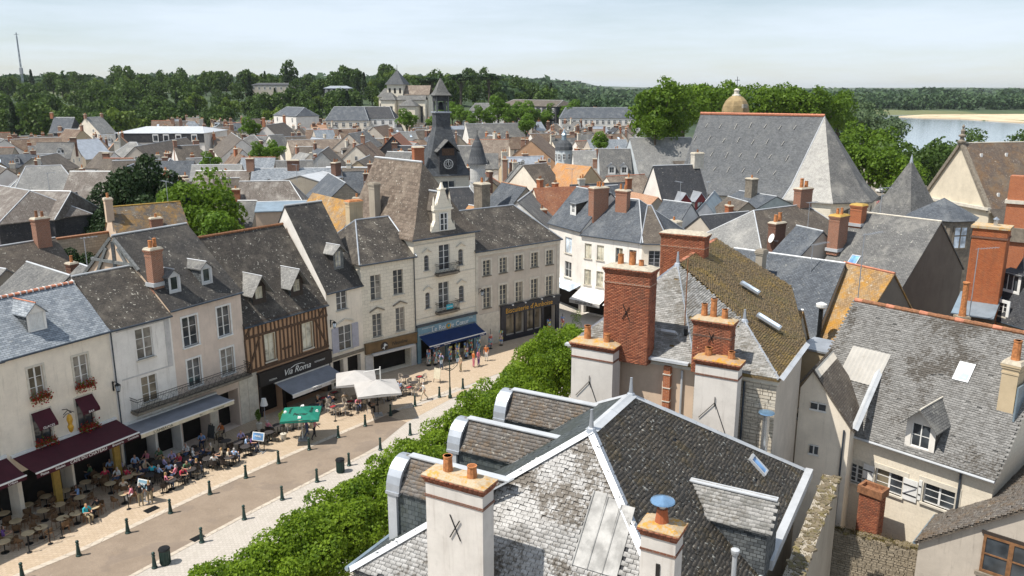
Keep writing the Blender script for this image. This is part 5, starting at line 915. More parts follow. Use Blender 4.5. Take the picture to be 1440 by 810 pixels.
def gable_wing():
 # gable facing the camera: front wall in shade and sun, roof falling to the right
 a, c = at(1128, 610, 8.4), at(1191, 624, 8.4); d = (c - a); ang = math.atan2(d.y, d.x); L_ = d.length; r = empty('wing', (a.x, a.y, 0), ang, 'narrow cream gabled wing with two small windows, squeezed left of the shuttered house', 'wing')
 u1, z1 = onwall(1190, 600, a, c); u2, z2 = onwall(1146, 520, a, c); u3, z3 = onwall(1126, 545, a, c); b = MB(); poly = [(-.3, 0, 0), (L_ + .1, 0, 0), (L_ + .1, 0, z1), (u2, 0, z2), (-.3, 0, z3)]; b.ext(poly, (0, 4, 0)); b.build('wall', 'stucco_cream', r)
 b = MB(); b.slab([(L_ + .35, -.15, z1 - .15), (L_ + .35, 4, z1 - .15), (u2 - .1, 4, z2 + .1), (u2 - .1, -.15, z2 + .1)], .12); ro = b.build('roof', 'slate_brown', r); b = MB(); b.slab([(u2, -.15, z2 + .1), (u2, 4, z2 + .1), (-.6, 4, z3), (-.6, -.15, z3)], .12); b.build('roof', 'slate_brown', r)
 zincrun(ro, [(L_ + .3, -.1, z1 - .05), (L_ + .6, 4.5, z1 + 2.2)], .2)
 for px0, py0, px1, py1 in ((1141, 564, 1161, 578), (1139, 624, 1150, 639)):
  (ua, za), (ub, zb) = onwall(px0, py0, a, c), onwall(px1, py1, a, c); b = MB(); lo, hi = min(za, zb), max(za, zb); b.b2((ua, -.05, lo), (ub, -.03, hi)); w = b.build('window', 'glass', r); b = MB(); b.b2((ua - .06, -.09, lo - .1), (ub + .06, -.051, lo)); b.b2(((ua + ub) / 2 - .03, -.08, lo), ((ua + ub) / 2 + .03, -.052, hi)); b.b2((ua - .05, -.08, hi - .05), (ub + .05, -.052, hi)); b.build('frame', 'white_paint', w)
 b = MB(); b.tube([(L_ - .2, -.08, 0), (L_ - .2, -.08, z1 - .2)], .05, 6); b.build('downpipe', 'gutter', r); return r
gable_wing()
def dormer_box():
 a = at(1122, 500, 10.5); r = empty('roof_lantern', (a.x, a.y, 8), R(-42), 'flat boarded roof lantern with weathered front between the mossy roof and the slate roof', 'roof lantern'); b = MB(); b.b2((0, 0, 0), (1.9, 2.6, 3.0)); b.build('wall', 'stucco_ochre', r); b = MB(); b.b2((-.1, -.1, 3.0), (2.0, 2.7, 3.12)); b.build('lead_roof', 'zinc', r); b = MB(); b.b2((1.901, .05, .3), (1.96, 2.5, 2.9)); b.build('slate_cheek', 'slate_hung', r)
 return r
dormer_box()
# small tiled roof with its own gable in front of the blue slates
ridged('lichen covered little tiled roof standing out of the blue slate roof', (1095, 431), (1128, 436), zr=13.4, w=2.2, pitch=50, roof='tile_lichen', wall='stucco_old', wins=0, gw=(0, 0), chim=())
def yard():
 # rubble wall along the yard, brick chimney on it, mossy parapet by the foreground house
 a, c = at(1165, 742, 4.2), at(1300, 775, 4.2); d = (c - a).normalized(); n = Vector((-d.y, d.x, 0)); r = empty('garden_wall', (a.x, a.y, 0), math.atan2(d.y, d.x), 'rough rubble yard wall with mossy top below the grey shutters', 'wall'); L_ = (c - a).length
 b = MB(); b.b2((0, 0, 0), (L_ + 3, .5, 4.1)); b.build('core', 'rubble', r); b = MB(); z = .2
 while z < 4.0:
  hh = random.uniform(.09, .17); x = 0
  while x < L_ + 2.5: w = random.uniform(.15, .45); b.box((x + w / 2, -.01, z + hh / 2), (w - .025, .1 + random.uniform(0, .05), hh - .02), top=.94); x += w
  z += hh
 b.build('rubble_stones', 'rubble', r, kind='stuff'); b = MB(); 
 for i in range(60): b.box((random.uniform(0, L_ + 2), random.uniform(0, .45), 4.12 + random.uniform(-.03, .05)), (random.uniform(.2, .45), random.uniform(.15, .3), .12), rz=random.random() * 3)
 b.build('coping', 'cap_moss', r, kind='stuff'); P = np.stack([RNG.uniform(0, L_ + 2.5, 2600), RNG.normal(.2, .17, 2600), 4.15 + np.abs(RNG.normal(0, .05, 2600))], 1); leaves('moss', P, .06, 'leaf_moss', r)
 h = empty('brick_stack', (0, 0, 0), 0, 'small square brick chimney rising from the yard wall under the shutters', 'chimney'); a2 = at(1222, 742, 4.2); h.location = (a2.x, a2.y, 0); h.rotation_euler.z = R(-48); b = MB(); b.b2((-.55, -.35, 0), (.55, .35, 6.4)); s = b.build('shaft', 'brickwork', h); bricks(h, -.55, -.35, 4, .55, .35, 6.4, 'bricks_red'); b = MB(); b.b2((-.65, -.45, 6.2), (.65, .45, 6.42)); b.b2((-.65, -.45, 6.42), (-.5, .45, 6.62)); b.b2((.5, -.45, 6.42), (.65, .45, 6.62)); b.b2((-.5, .3, 6.42), (.5, .45, 6.62)); b.b2((-.5, -.45, 6.42), (.5, -.3, 6.6)); b.build('head', 'terracotta_dark', h)
 # parapet wall between the foreground roof and the yard
 A = FG.location; M = parent_world(FG); o = M @ Vector((14.6, 16.0, 0)); r2 = empty('parapet_wall', (o.x, o.y, 0), R(-29), 'old rendered party wall with mossy stone top beside the dark foreground roof', 'wall'); b = MB(); b.b2((0, -13, 0), (.75, 2.2, 8.55)); b.build('core', 'stucco_old', r2); b = MB()
 for i in range(260): b.box((random.uniform(.02, .73), random.uniform(-13, 2.2), 8.52 + random.uniform(0, .035)), (random.uniform(.12, .3), random.uniform(.12, .3), .1), rz=random.random() * 3)
 b.build('coping', 'cap_moss', r2, kind='stuff'); P = np.stack([RNG.uniform(-.02, .77, 1500), RNG.uniform(-13, 2.2, 1500), 8.57 + np.abs(RNG.normal(0, .02, 1500))], 1); leaves('moss', P, .05, 'leaf_moss', r2)
yard()
def corner_house():
 near = Vector((20.0, 36.1)); xd = Vector((-.667, -.745)); far_ = near - xd * 10; h = hline('cottage', 'pale rendered cottage with brown framed window in the bottom right corner', far_, near, 10, 5.5, 9.4, rp=5.0, wall='stucco_old', roof='slate_brown', ridge='zinc', over=.12, og=.2, gutter='zinc_blue', rr=.06); slating(h.roof, [h.corners[0], h.corners[1], h.corners[5], h.corners[4]], .22, .13, 'slates_lichen', 'brown_slates', jit=.016); h.finish(sidewall='stucco_dull2')
 G_ = lambda px, py: onwall(px, py, near, near + Vector((.745, -.667))); (u0, z1), (u1, z0) = G_(1385, 748), G_(1448, 812); z1, z0 = 6.9, 5.0; u1 = u0 + 2.3; b = MB(); x = h.L + .02
 fr = [(u0, z0, u0 + .12, z1), (u1 - .12, z0, u1, z1), (u0 + .12, z1 - .12, u1 - .12, z1), (u0 + .12, z0, u1 - .12, z0 + .12), ((u0 + u1) / 2 - .1, z0 + .12, (u0 + u1) / 2 + .1, z1 - .12), (u0 + .12, (z0 + z1) / 2 - .03, (u0 + u1) / 2 - .1, (z0 + z1) / 2 + .03), ((u0 + u1) / 2 + .1, (z0 + z1) / 2 - .03, u1 - .12, (z0 + z1) / 2 + .03)]
 for a, c, d, e in fr: b.b2((x, a, c), (x + .07, d, e))
 w = b.build('window', 'oak', h.root)
 for a, d in ((u0 + .1, (u0 + u1) / 2 - .05), ((u0 + u1) / 2 + .05, u1 - .1)): b = MB(); b.b2((x, a, z0 + .1), (x + .025, d, z1 - .1)); b.build('pane', 'glass', w)
 b = MB(); b.b2((x - .01, u0 - .15, z0 - .2), (x + .2, u1 + .15, z0 - .02)); b.build('sill', 'stone_dark', w); b = MB(); b.b2((x - .01, u0 - .1, z1), (x + .06, u1 + .1, z1 + .16)); b.build('lintel', 'dark_wood', w); return h
corner_house()
# ---------------------------------------------------------------- roofs between the shuttered house and the church
bk, bd = 'brickwork', 'brickwork_dark'
G1 = ridged('large grey slated house with a bare dark gable beside the tall orange chimney', (1205, 297), (1323, 311), zr=15.0, w=6.2, pitch=40, roof='slate_grey', wall='stucco_dull', wins=0, gw=(0, 0), name='house', gutter='zinc_blue', ridge='stone_trim')
x, y = G1.slope(1176, 350); chimney(G1.root, x, y, G1.sz(y) - .5, G1.sz(y) + 3.4, 1.1, 1.7, 'brickwork', 2, cap='ochre', flash=G1.sz(y) + .0); chimney(G1.root, .8, G1.rp - 1.2, G1.zr - 2, G1.zr + .9, 1.2, 1.0, 'brickwork_orange', 0, cap='ochre', flash=G1.zr - 1.1); x, y = G1.slope(1201, 366); G1.skylight(x, y, .9, 1.2, 'glass_blue')
G2 = ridged('long blue slate roof with an aerial and a tall thin chimney, behind the mossy roof', (1034, 349), (1187, 370), zr=14.2, w=8.2, pitch=46, roof='slate_blue', wall='stucco_old', wins=0, gw=(0, 0)); x, y = G2.slope(1067, 408); chimney(G2.root, x, y, G2.sz(y) - .5, G2.sz(y) + 3.2, .55, .75, 'stucco_old', 0, cap='stone_dark', band=False)
G3 = ridged('steep roof covered in orange lichen in front of the dark gable', (1189, 369), (1257, 384), zr=14.1, w=6.4, pitch=50, roof='tile_lichen', wall='stucco_dull', wins=0, gw=(0, 0), ridge='orange_tile'); x, y = G3.slope(1172, 413); b = MB(); b.lathe([(.2, -.3), (.2, .35), (.08, .5)], (x, y, G3.sz(y)), 8); b.build('vent', 'zinc', G3.root)
G4 = ridged('hipped roof, pale left face and brown front, with two brick chimneys', (1060, 296), (1132, 287), zr=13.6, w=7.5, pitch=36, hips=(6.5, 5), roof='slate_brown', wall='stucco_grey', wins=0, gw=(0, 0)); chimney(G4.root, G4.r1 - .5, G4.rp, G4.zr - 1, G4.zr + 2.0, 2.2, 1.0, bk, 2, poth=.9, potr=.22)
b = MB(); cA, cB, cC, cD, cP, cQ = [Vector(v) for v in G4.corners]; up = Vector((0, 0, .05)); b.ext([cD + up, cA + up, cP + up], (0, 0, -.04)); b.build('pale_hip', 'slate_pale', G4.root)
x, y = G4.slope(1085, 350); chimney(G4.root, x, y - .5, G4.sz(y) - 2.5, G4.sz(y) + 3.0, 1.7, .95, bd, 2, poth=.95, potr=.2)
o = empty('satellite_dish', G4.M @ Vector((x - 1.2, y - .8, G4.sz(y) + 1.4)), R(-20), 'white satellite dish on the dark brick chimney', 'dish'); b = MB(); b.lathe([(.05, -.12), (.3, -.08), (.52, .02), (.5, .04)], n=14); b.M = None; ob = b.build('reflector', 'white_paint', o); ob.rotation_euler = (R(70), 0, R(-60)); b = MB(); b.tube([(0, 0, 0), (.4, .2, -.3), (.7, .3, -.3)], .03, 5); b.build('arm', 'zinc', o)
ridged('small blue grey lean roof in front of a brick chimney', (1121, 317), (1157, 325), zr=13.4, w=5.0, pitch=42, roof='slate_blue', wall='stucco_grey', wins=0, gw=(0, 0))
ridged('small brown slate roof with brick chimney near the big church roof', (1024, 276), (1052, 284), zr=11.5, w=4.5, pitch=38, roof='slate_brown', wall='stucco_old', wins=1, gw=(0, 0), chim=((.9, 2.0, 1.2, .7, 1.5, 'brickwork_orange', 2),))
ridged('dark flat-looking zinc roof with stone chimney below the church roof', (1040, 268), (1092, 276), zr=11.0, w=4.2, pitch=22, roof='slate_blue', wall='zinc_blue', wins=0, gw=(0, 0), chim=((.45, 3.2, 1.5, 1.2, 2.8, 'stone_dark', 1),))
ridged('blue glazed zinc roof of a small building near the red dormers', (992, 283), (1005, 268), zr=11.2, w=3.0, pitch=50, roof='zinc_blue', wall='zinc', wins=0, gw=(0, 0))
ridged('dark slate house with long low eave behind the mossy ridge', (985, 303), (1052, 297), zr=11.8, w=4.0, pitch=35, roof='slate_black', wall='stucco_grey', wins=0, gw=(0, 0))
def tall_chimney():
 a = atd(1385, 395, 66); r = empty('brick_stack', (a.x, a.y, 0), R(-38), 'tall bright orange brick chimney stack beside the dark gable', 'chimney'); b = MB(); b.b2((-1.25, -.9, 0), (1.25, .9, 16.0)); b.build('shaft', 'brickwork_orange', r); bricks(r, -1.25, -.9, 8, 1.25, .9, 16.0, 'bricks_orange'); b = MB(); b.b2((-1.33, -.98, 15.2), (1.33, .98, 15.35)); b.build('band', 'brickwork_dark', r); b = MB(); b.b2((-1.4, -1.05, 16.0), (1.4, 1.05, 16.2)); b.build('head', 'capstone', r); b = MB(); b.lathe([(.16, 0), (.16, .5), (.25, .5), (.02, .7)], (.2, 0, 16.2), 8); b.build('cowl', 'steel', r)
 a = atd(1432, 300, 70); r = empty('brick_stack', (a.x, a.y, 0), R(-38), 'orange brick chimney with stone collar cut by the right edge of the picture', 'chimney'); b = MB(); b.b2((-.9, -.6, 0), (.9, .6, 19.8)); b.build('shaft', 'brickwork_orange', r); b = MB(); b.box((0, 0, 17.6), (2.1, 1.5, .3)); b.build('collar', 'stone_trim', r); b = MB(); b.b2((-1.1, -.8, 14.2), (1.1, .8, 15.4)); b.build('base_course', 'stone_dark', r)
 # mansard house at the edge
 a, c = at(1392, 438, 9.0), at(1500, 470, 9.0); h = hline('mansard_house', 'dark slate mansard house with white windows at the right edge', a, c, 9, 9.0, 13.6, rp=3.0, wall='stucco_ochre', roof='slate_black', ridge='zinc', over=.3, og=.05); x, y = h.slope(1428, 395); h.dormer(x, y - .6, 2.0, 1.6, .2, style='shed', frontm='white_paint', frame='white_paint', ww=1.5, wz=(.1, .95), cols=3, rows=1, roofm='slate_black', wallm='slate_dark'); w = h.rect(1404, 424, 1414, 446); h.win(w[0], w[1], w[2], w[3], surround='white_paint', sw=.25); h.finish()
 a, c = at(1340, 438, 9.3), at(1396, 446, 9.3); h = hline('shed', 'low standing-seam zinc shed with slatted wall under the orange chimney', a, c, 4, 9.3, 10.3, rp=3.6, wall='weatherboard', roof='zinc_blue', ridge=None); h.finish()
 r = empty('clay_flue', at(1352, 452, 9.4), 0, 'slender clay chimney pot on a brick base by the slatted shed', 'flue'); b = MB(); b.box((0, 0, .2), (.9, .9, .5)); b.build('base', 'rubble', r); b = MB(); b.lathe([(.28, .4), (.22, 1.2), (.2, 3.0), (.26, 3.05), (.26, 3.15)], n=10); b.build('pot', 'terracotta', r)
tall_chimney()
def aerial(px, py, z, h_, label, side=1):
 a = at(px, py, z); r = empty('tv_aerial', a, random.uniform(-.4, .4), label, 'aerial', 'television aerials on the roofs'); b = MB(); b.tube([(0, 0, -1), (0, 0, h_)], .035, 5); b.build('mast', 'zinc', r); b = MB(); b.tube([(-.2, 0, h_ - .1), (1.5 * side, 0, h_ + .1)], .02, 4)
 for i in range(7): x = (.1 + i * .2) * side; b.tube([(x, -.3, h_ - .05 + .02 * i), (x, .3, h_ - .05 + .02 * i)], .012, 4)
 b.build('antenna', 'zinc', r)
aerial(1207, 415, 13.4, 4.2, 'television aerial on a tall mast over the orange lichen roof'); aerial(1137, 415, 11.5, 4.0, 'thin television aerial standing in front of the blue slates'); aerial(1365, 430, 10.5, 4.6, 'two-armed television aerial in front of the tall orange chimney')
b = None
r = empty('roof_cowl', at(1152, 465, 10.0), 0, 'white capped flue pipe rising between the roofs', 'flue'); b = MB(); b.tube([(0, 0, -1), (0, 0, 1.7)], .16, 10); b.build('pipe', 'iron', r); b = MB(); b.lathe([(.3, 0), (.38, .1), (.38, .3), (.1, .42)], (0, 0, 1.7), 12); b.build('cap', 'white_paint', r)
# ---------------------------------------------------------------- white houses at the entry of the side street
def white_houses():
 a, c = at(772, 311, 10.4), at(818, 323, 10.4); h = hline('town_house', 'bright white house with one small dormer, next to the taupe corner house', a, c, 9, 10.4, 14.6, rp=4.2, wall='stucco_bright', roof='slate_blue', og=.05); L_ = h.L
 for f0, f1 in ((.05, .2), (.52, .72)):
  for z0, z1 in ((7.0, 9.0), (3.9, 5.9)): h.win(L_ * f0, z0, L_ * f1, z1, frame='white_paint', pane='skyglass' if z0 > 5 else 'glass', cols=2, rows=2)
 h.dormer(L_ * .5, 1.2, 1.3, 1.5, .3, style='shed', frontm='white_paint', wallm='slate_dark', ww=.6); chimney(h.root, L_ - .3, 2.6, 10.5, 15.4, 1.1, 2.2, 'brickwork', 2); h.opening(.4, .05, L_ - .4, 2.7, .6); b = MB(); b.slab([(0, -1.6, 2.9), (L_, -1.6, 2.9), (L_, -.02, 3.5), (0, -.02, 3.5)], .05); b.build('glass_canopy', 'skyglass', h.root); h.finish()
 c2 = at(903, 339, 10.0); h = hline('town_house', 'long cream house with dark hipped roof and three chimneys along the side street', c, c2, 10, 10.0, 14.0, rp=4.8, hips=(0, 3.5), wall='stucco_white', roof='slate_blue'); L_ = h.L
 for i, f in enumerate((.06, .27, .58, .8)):
  for z0, z1 in ((7.0, 8.8), (3.7, 5.6)): h.win(L_ * f, z0, L_ * f + 1.0, z1, frame='cream_paint', pane='curtain' if i < 2 else 'glass', cols=2, rows=2)
 for f, w in ((.05, 1.3), (.42, 1.6)): chimney(h.root, L_ * f, 3.4, 11, 15.2, w, .8, 'brickwork' if f > .2 else 'stone_trim', 2)
 h.opening(.5, .05, L_ * .6, 2.7, .6); aw = awning(h, (800, 423), (845, 405), (796, 420), (840, 400), 2.6, 'white_cloth', 'white_cloth') if False else None
 z1, z2, o = 3.3, 2.3, 2.6; b = MB(); b.slab([(.2, -o, z2), (4.6, -o, z2), (4.6, -.05, z1), (.2, -.05, z1)], .03); ob = b.build('awning', 'white_cloth', h.root); b = MB(); b.b2((.2, -o - .03, z2 - .45), (4.6, -o - .01, z2)); b.build('valance', 'parasol_cloth', ob); text('Salon de thé', .5, 'black_letter', ob, Matrix.Translation((2.3, -o - .04, z2 - .2)) @ UPRIGHT, shear=.3)
 b = MB(); b.slab([(5.0, -o, z2), (9.4, -o, z2), (9.4, -.05, z1), (5.0, -.05, z1)], .03); b.build('awning', 'white_cloth', h.root); h.finish()
 p2 = at(940, 340, 10.0); e = hline('town_house', 'short cream corner house end with grey window behind the brick stacks', c2, p2, 8, 9.95, 13.6, hips=(.5, 2), wall='stucco_cream', roof='slate_brown', ridge='zinc'); e.win(.8, 7.0, 2.1, 8.9, rows=4, frame='grey_paint'); e.finish()
white_houses()
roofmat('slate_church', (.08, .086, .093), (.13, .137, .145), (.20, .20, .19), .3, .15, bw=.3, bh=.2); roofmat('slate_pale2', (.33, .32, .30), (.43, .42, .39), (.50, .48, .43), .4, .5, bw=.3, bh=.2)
plain('dome_stone', (.34, .25, .13), .9, .5, .8, 0, .3)
roofmat('tile_hall', (.105, .08, .065), (.15, .115, .09), (.27, .22, .15), .4, .5, (.30, .14, .02), .3, bw=.24, bh=.2, sc=.25)
roofmat('slate_tower', (.05, .056, .064), (.09, .098, .108), (.17, .17, .165), .35, .1, bw=.3, bh=.2)
# ---------------------------------------------------------------- church with the great slate roof
def great_church():
 r = empty('church', (44, 140, 0), 0, 'church with an immense slate roof, pale hipped end and red ridge tiles', 'church'); o = Vector((44, 140, 0)); P = lambda x, y, z: Vector((x - o.x, y - o.y, z))
 R0, R1 = P(35, 155, 22.5), P(53.2, 142, 22.5); E = [P(28.9, 146.4, 9.2), P(44.7, 135, 9.2), P(51.5, 130.7, 9.2), P(58.2, 131.8, 9.2), P(62.5, 139, 9.2), P(59.4, 150.6, 9.2), P(41.1, 163.6, 9.2)]; f = .22
 def brk(e, t): m = e.lerp(t, f); m.z -= .75; return m
 def facet(a, c, ta, tc, mat, name): 
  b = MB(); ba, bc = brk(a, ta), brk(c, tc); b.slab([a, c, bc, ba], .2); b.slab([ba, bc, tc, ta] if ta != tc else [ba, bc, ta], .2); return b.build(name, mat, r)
 ro = facet(E[0], E[1], R0, R1, 'slate_church', 'roof'); facet(E[1], E[2], R1, R1, 'slate_pale2', 'pale_hip'); facet(E[2], E[3], R1, R1, 'slate_grey', 'shade_toned_hip'); facet(E[3], E[4], R1, R1, 'slate_grey', 'end_hip'); facet(E[4], E[5], R1, R1, 'slate_grey', 'back_hip'); facet(E[5], E[6], R1, R0, 'slate_blue', 'back_roof')  # sunlit hip in pale slate, others grey: light and shade worked into the colour
 b = MB(); pts = [p * 1 for p in E]; c = sum(pts, Vector()) / 7; W_ = [Vector((c.x + (p.x - c.x) * .955, c.y + (p.y - c.y) * .955, 0)) for p in pts]
 for i in range(6): a, d = W_[i], W_[i + 1]; b.face([a, d, d + Vector((0, 0, 9.3)), a + Vector((0, 0, 9.3))])
 a, d = W_[6], W_[0]; b.face([a, d, d + Vector((0, 0, 9.3)), R0 + Vector((-.1, .1, -.3)), a + Vector((0, 0, 9.3))]); b.build('wall', 'ashlar', r)
 for i in range(3):      # round-headed bays in the apse wall
  a, d = W_[2].lerp(W_[3], .5), None; pa, pb = W_[1 + i], W_[2 + i]; m = pa.lerp(pb, .5); t = (pb - pa).normalized(); n = Vector((t.y, -t.x, 0)); b = MB(); pts = [m + n * .06 + t * u + Vector((0, 0, z)) for u, z in [(-1.2, 4), (1.2, 4), (1.2, 7), (.85, 7.85), (0, 8.2), (-.85, 7.85), (-1.2, 7)]]; b.ext(pts, -n * .1); w = b.build('window', 'glass', r); b = MB(); b.tube([m + n * .08 + Vector((0, 0, 4)), m + n * .08 + Vector((0, 0, 8))], .09, 4); b.build('mullion', 'stone_trim', w)
 L_ = (R1 - R0).length; n = 30
 for i in range(n): a = R0.lerp(R1, i / n); d = R0.lerp(R1, (i + .97) / n); b = MB(); b.tube([a + Vector((0, 0, .1)), d + Vector((0, 0, .1))], [.28, .24], 6); b.build('ridge_tile', 'orange_tile', ro)
 b = MB(); b.tube([R1, brk(E[1], R1)], .1, 5); b.tube([brk(E[1], R1), E[1]], .1, 5); b.build('hip_flashing', 'zinc_white', ro)
 fr = (E[1] - E[0]); up0 = (R0 - brk(E[0], R0)); base = brk(E[0], R0); nn = fr.cross(up0).normalized(); nn = nn if nn.z > 0 else -nn
 me = None
 for row in range(4):
  for k in range(7):
   u, v = (k + .5 + .5 * (row % 2) - .25 + random.uniform(-.06, .06)) / 7.3, .16 + row * .22 + random.uniform(-.015, .015); p = base + fr * u + up0 * v
   if u > .97 - .0 * v: continue
   if me is None: b = MB(); s = (up0.normalized() * .5 + fr.normalized() * .12); b.ext([-fr.normalized() * .04 - s, fr.normalized() * .04 - s, fr.normalized() * .04 + s, -fr.normalized() * .04 + s], nn * .1); q = b.build('roof_hook', 'slate_pale2', ro); me = q.data; q.location = p + nn * .03
   else: put('roof_hook', me, ro, p + nn * .03, 0, (1, 1, random.uniform(.7, 1.3)))
 return r
great_church()
def belfry():
 a = atd(1034, 160, 172); r = empty('church_belfry', (a.x, a.y, 0), R(20), 'ochre lichened stone dome with lantern and cross behind the great roof', 'belfry'); z = a.z - 2; k = 172 / 1165
 b = MB(); b.box((0, 0, z / 2), (6.2, 6.2, z)); b.build('tower', 'ashlar', r); b = MB(); b.box((0, 0, z + .6), (7.2, 7.2, .7)); b.box((0, 0, z + 1.2), (6.6, 6.6, .6)); b.build('cornice', 'ashlar_dark', r)
 b = MB(); b.lathe([(2.75, z + 1.5), (2.8, z + 2.5), (2.6, z + 3.6), (2.1, z + 4.6), (1.4, z + 5.3), (.85, z + 5.6)], n=8); d = b.build('dome', 'dome_stone', r); b = MB(); b.lathe([(.9, z + 5.6), (.85, z + 5.8), (.55, z + 5.9), (.5, z + 6.6), (.65, z + 6.7), (.12, z + 7.1)], n=8); b.build('lantern', 'stone_trim', d); b = MB(); b.tube([(0, 0, z + 7.0), (0, 0, z + 9.4)], .06, 5); b.tube([(-.55, 0, z + 8.7), (.55, 0, z + 8.7)], .06, 5); b.build('cross', 'iron', d)
 b = MB(); b.b2((-.5, -3.3, z + 3.2), (.5, -2.7, z + 4.0)); b.build('oculus', 'ashlar_dark', d)
belfry()
# ---------------------------------------------------------------- town hall with stone gable, pointed turret and pavilion
def town_hall():
 h = ridged('steep brown roofed town hall with pale stone gable topped by a carved finial', (1353, 201), (1475, 199), d=118, w=6.6, pitch=52, roof='tile_hall', wall='tuffeau', wins=0, gw=(0, 0), name='town_hall', cat='town hall', ridge='stone_trim', og=.02); r = h.root; z = h.zr
 b = MB(); b.lathe([(.55, 0), (.6, .25), (.3, .4), (.25, .8), (.5, .95), (.5, 1.1), (.22, 1.25), (.3, 1.7), (.12, 2.0), (.2, 2.3), (.03, 2.6)], (-.1, h.rp, z), 8); b.build('carved_finial', 'stone_dark', r)
 k = h.k; b = MB(); b.ext([(-.35, -.5, h.ze - .6), (-.35, h.rp, z + .35), (-.35, h.D + .5, h.ze - .6), (-.35, h.D, h.ze - .7), (-.35, h.rp, z - .3), (-.35, 0, h.ze - .7)], (.6, 0, 0)); b.build('gable_coping', 'stone_dark', r); b = MB(); b.b2((-.5, -.2, h.ze - .3), (-.02, h.D + .2, h.ze + .1)); b.build('string_course', 'stone_trim', r)
 b = MB(); b.slab([(-.1, -3.6, h.ze - 3.4), (h.L, -3.6, h.ze - 3.4), (h.L, -.2, h.ze - .1), (-.1, -.2, h.ze - .1)], .2); b.build('lower_roof', 'slate_brown', r); b = MB(); b.b2((0, -3.3, 0), (h.L, -.05, h.ze - 3.3)); b.build('aisle_wall', 'tuffeau', r)
 for i in range(3):
  for j in range(2): b = MB(); x = 2.2 + i * 4.2; y = 1.2 + j * 4.0 - .0; b.box((x, y, h.sz(y) + .12), (.35, .2, .5)); b.build('roof_vent', 'white_paint', r)
 a = atd(1282, 224, 101); r = empty('turret', (a.x, a.y, 0), R(28), 'pointed four-sided slate spire of a turret near the car park', 'turret'); zt = a.z; b = MB(); b.box((0, 0, (zt - 7) / 2), (5.2, 5.2, zt - 7)); b.build('wall', 'ashlar', r); b = MB(); q = 3.15
 for i in range(4):
  c = [(-q, -q), (q, -q), (q, q), (-q, q)]; p0, p1 = c[i], c[(i + 1) % 4]; m0, m1 = (p0[0] * .72, p0[1] * .72), (p1[0] * .72, p1[1] * .72); b.face([(p0[0], p0[1], zt - 7.2), (p1[0], p1[1], zt - 7.2), (m1[0], m1[1], zt - 5.4), (m0[0], m0[1], zt - 5.4)]); b.face([(m0[0], m0[1], zt - 5.4), (m1[0], m1[1], zt - 5.4), (0, 0, zt)])
 b.build('spire', 'slate_grey', r); b = MB(); b.lathe([(.28, -.9), (.2, -.3), (.12, .2), (.02, .6)], (0, 0, zt), 6); b.build('finial', 'zinc', r)
 a = atd(1328, 278, 90); r = empty('pavilion', (a.x, a.y, 0), R(10), 'octagonal slate roofed pavilion with pale blue windows', 'pavilion'); zt = a.z; R8 = 3.8; b = MB(); ring = [(R8 * math.cos(R(22.5 + 45 * i)), R8 * math.sin(R(22.5 + 45 * i))) for i in range(8)]
 for i in range(8): p, q = ring[i], ring[(i + 1) % 8]; b.face([(p[0], p[1], zt - 2.1), (q[0], q[1], zt - 2.1), (0, 0, zt)]); b.face([(q[0], q[1], zt - 2.1), (p[0], p[1], zt - 2.1), (p[0] * .9, p[1] * .9, zt - 2.25), (q[0] * .9, q[1] * .9, zt - 2.25)])
 b.build('roof', 'slate_blue', r); b = MB()
 for i in range(8): p, q = ring[i], ring[(i + 1) % 8]; b.face([(p[0] * .9, p[1] * .9, 0), (q[0] * .9, q[1] * .9, 0), (q[0] * .9, q[1] * .9, zt - 2.2), (p[0] * .9, p[1] * .9, zt - 2.2)])
 b.build('wall', 'stone_dark', r)
 for i in range(3, 8):
  p, q = Vector(ring[i]) * .9, Vector(ring[(i + 1) % 8]) * .9; m = (p + q) / 2; a_ = math.atan2(q.y - p.y, q.x - p.x); farwin(r, Matrix.Translation((m.x * 1.01, m.y * 1.01, zt - 5.2)) @ Matrix.Rotation(a_, 4, 'Z'), 1.8, 2.6, PANEMESH)
_wp = _winproto(); _wo = _wp.build('window', ['stone_dark', 'skyglass']); PANEMESH = _wo.data; bpy.data.objects.remove(_wo)
town_hall()
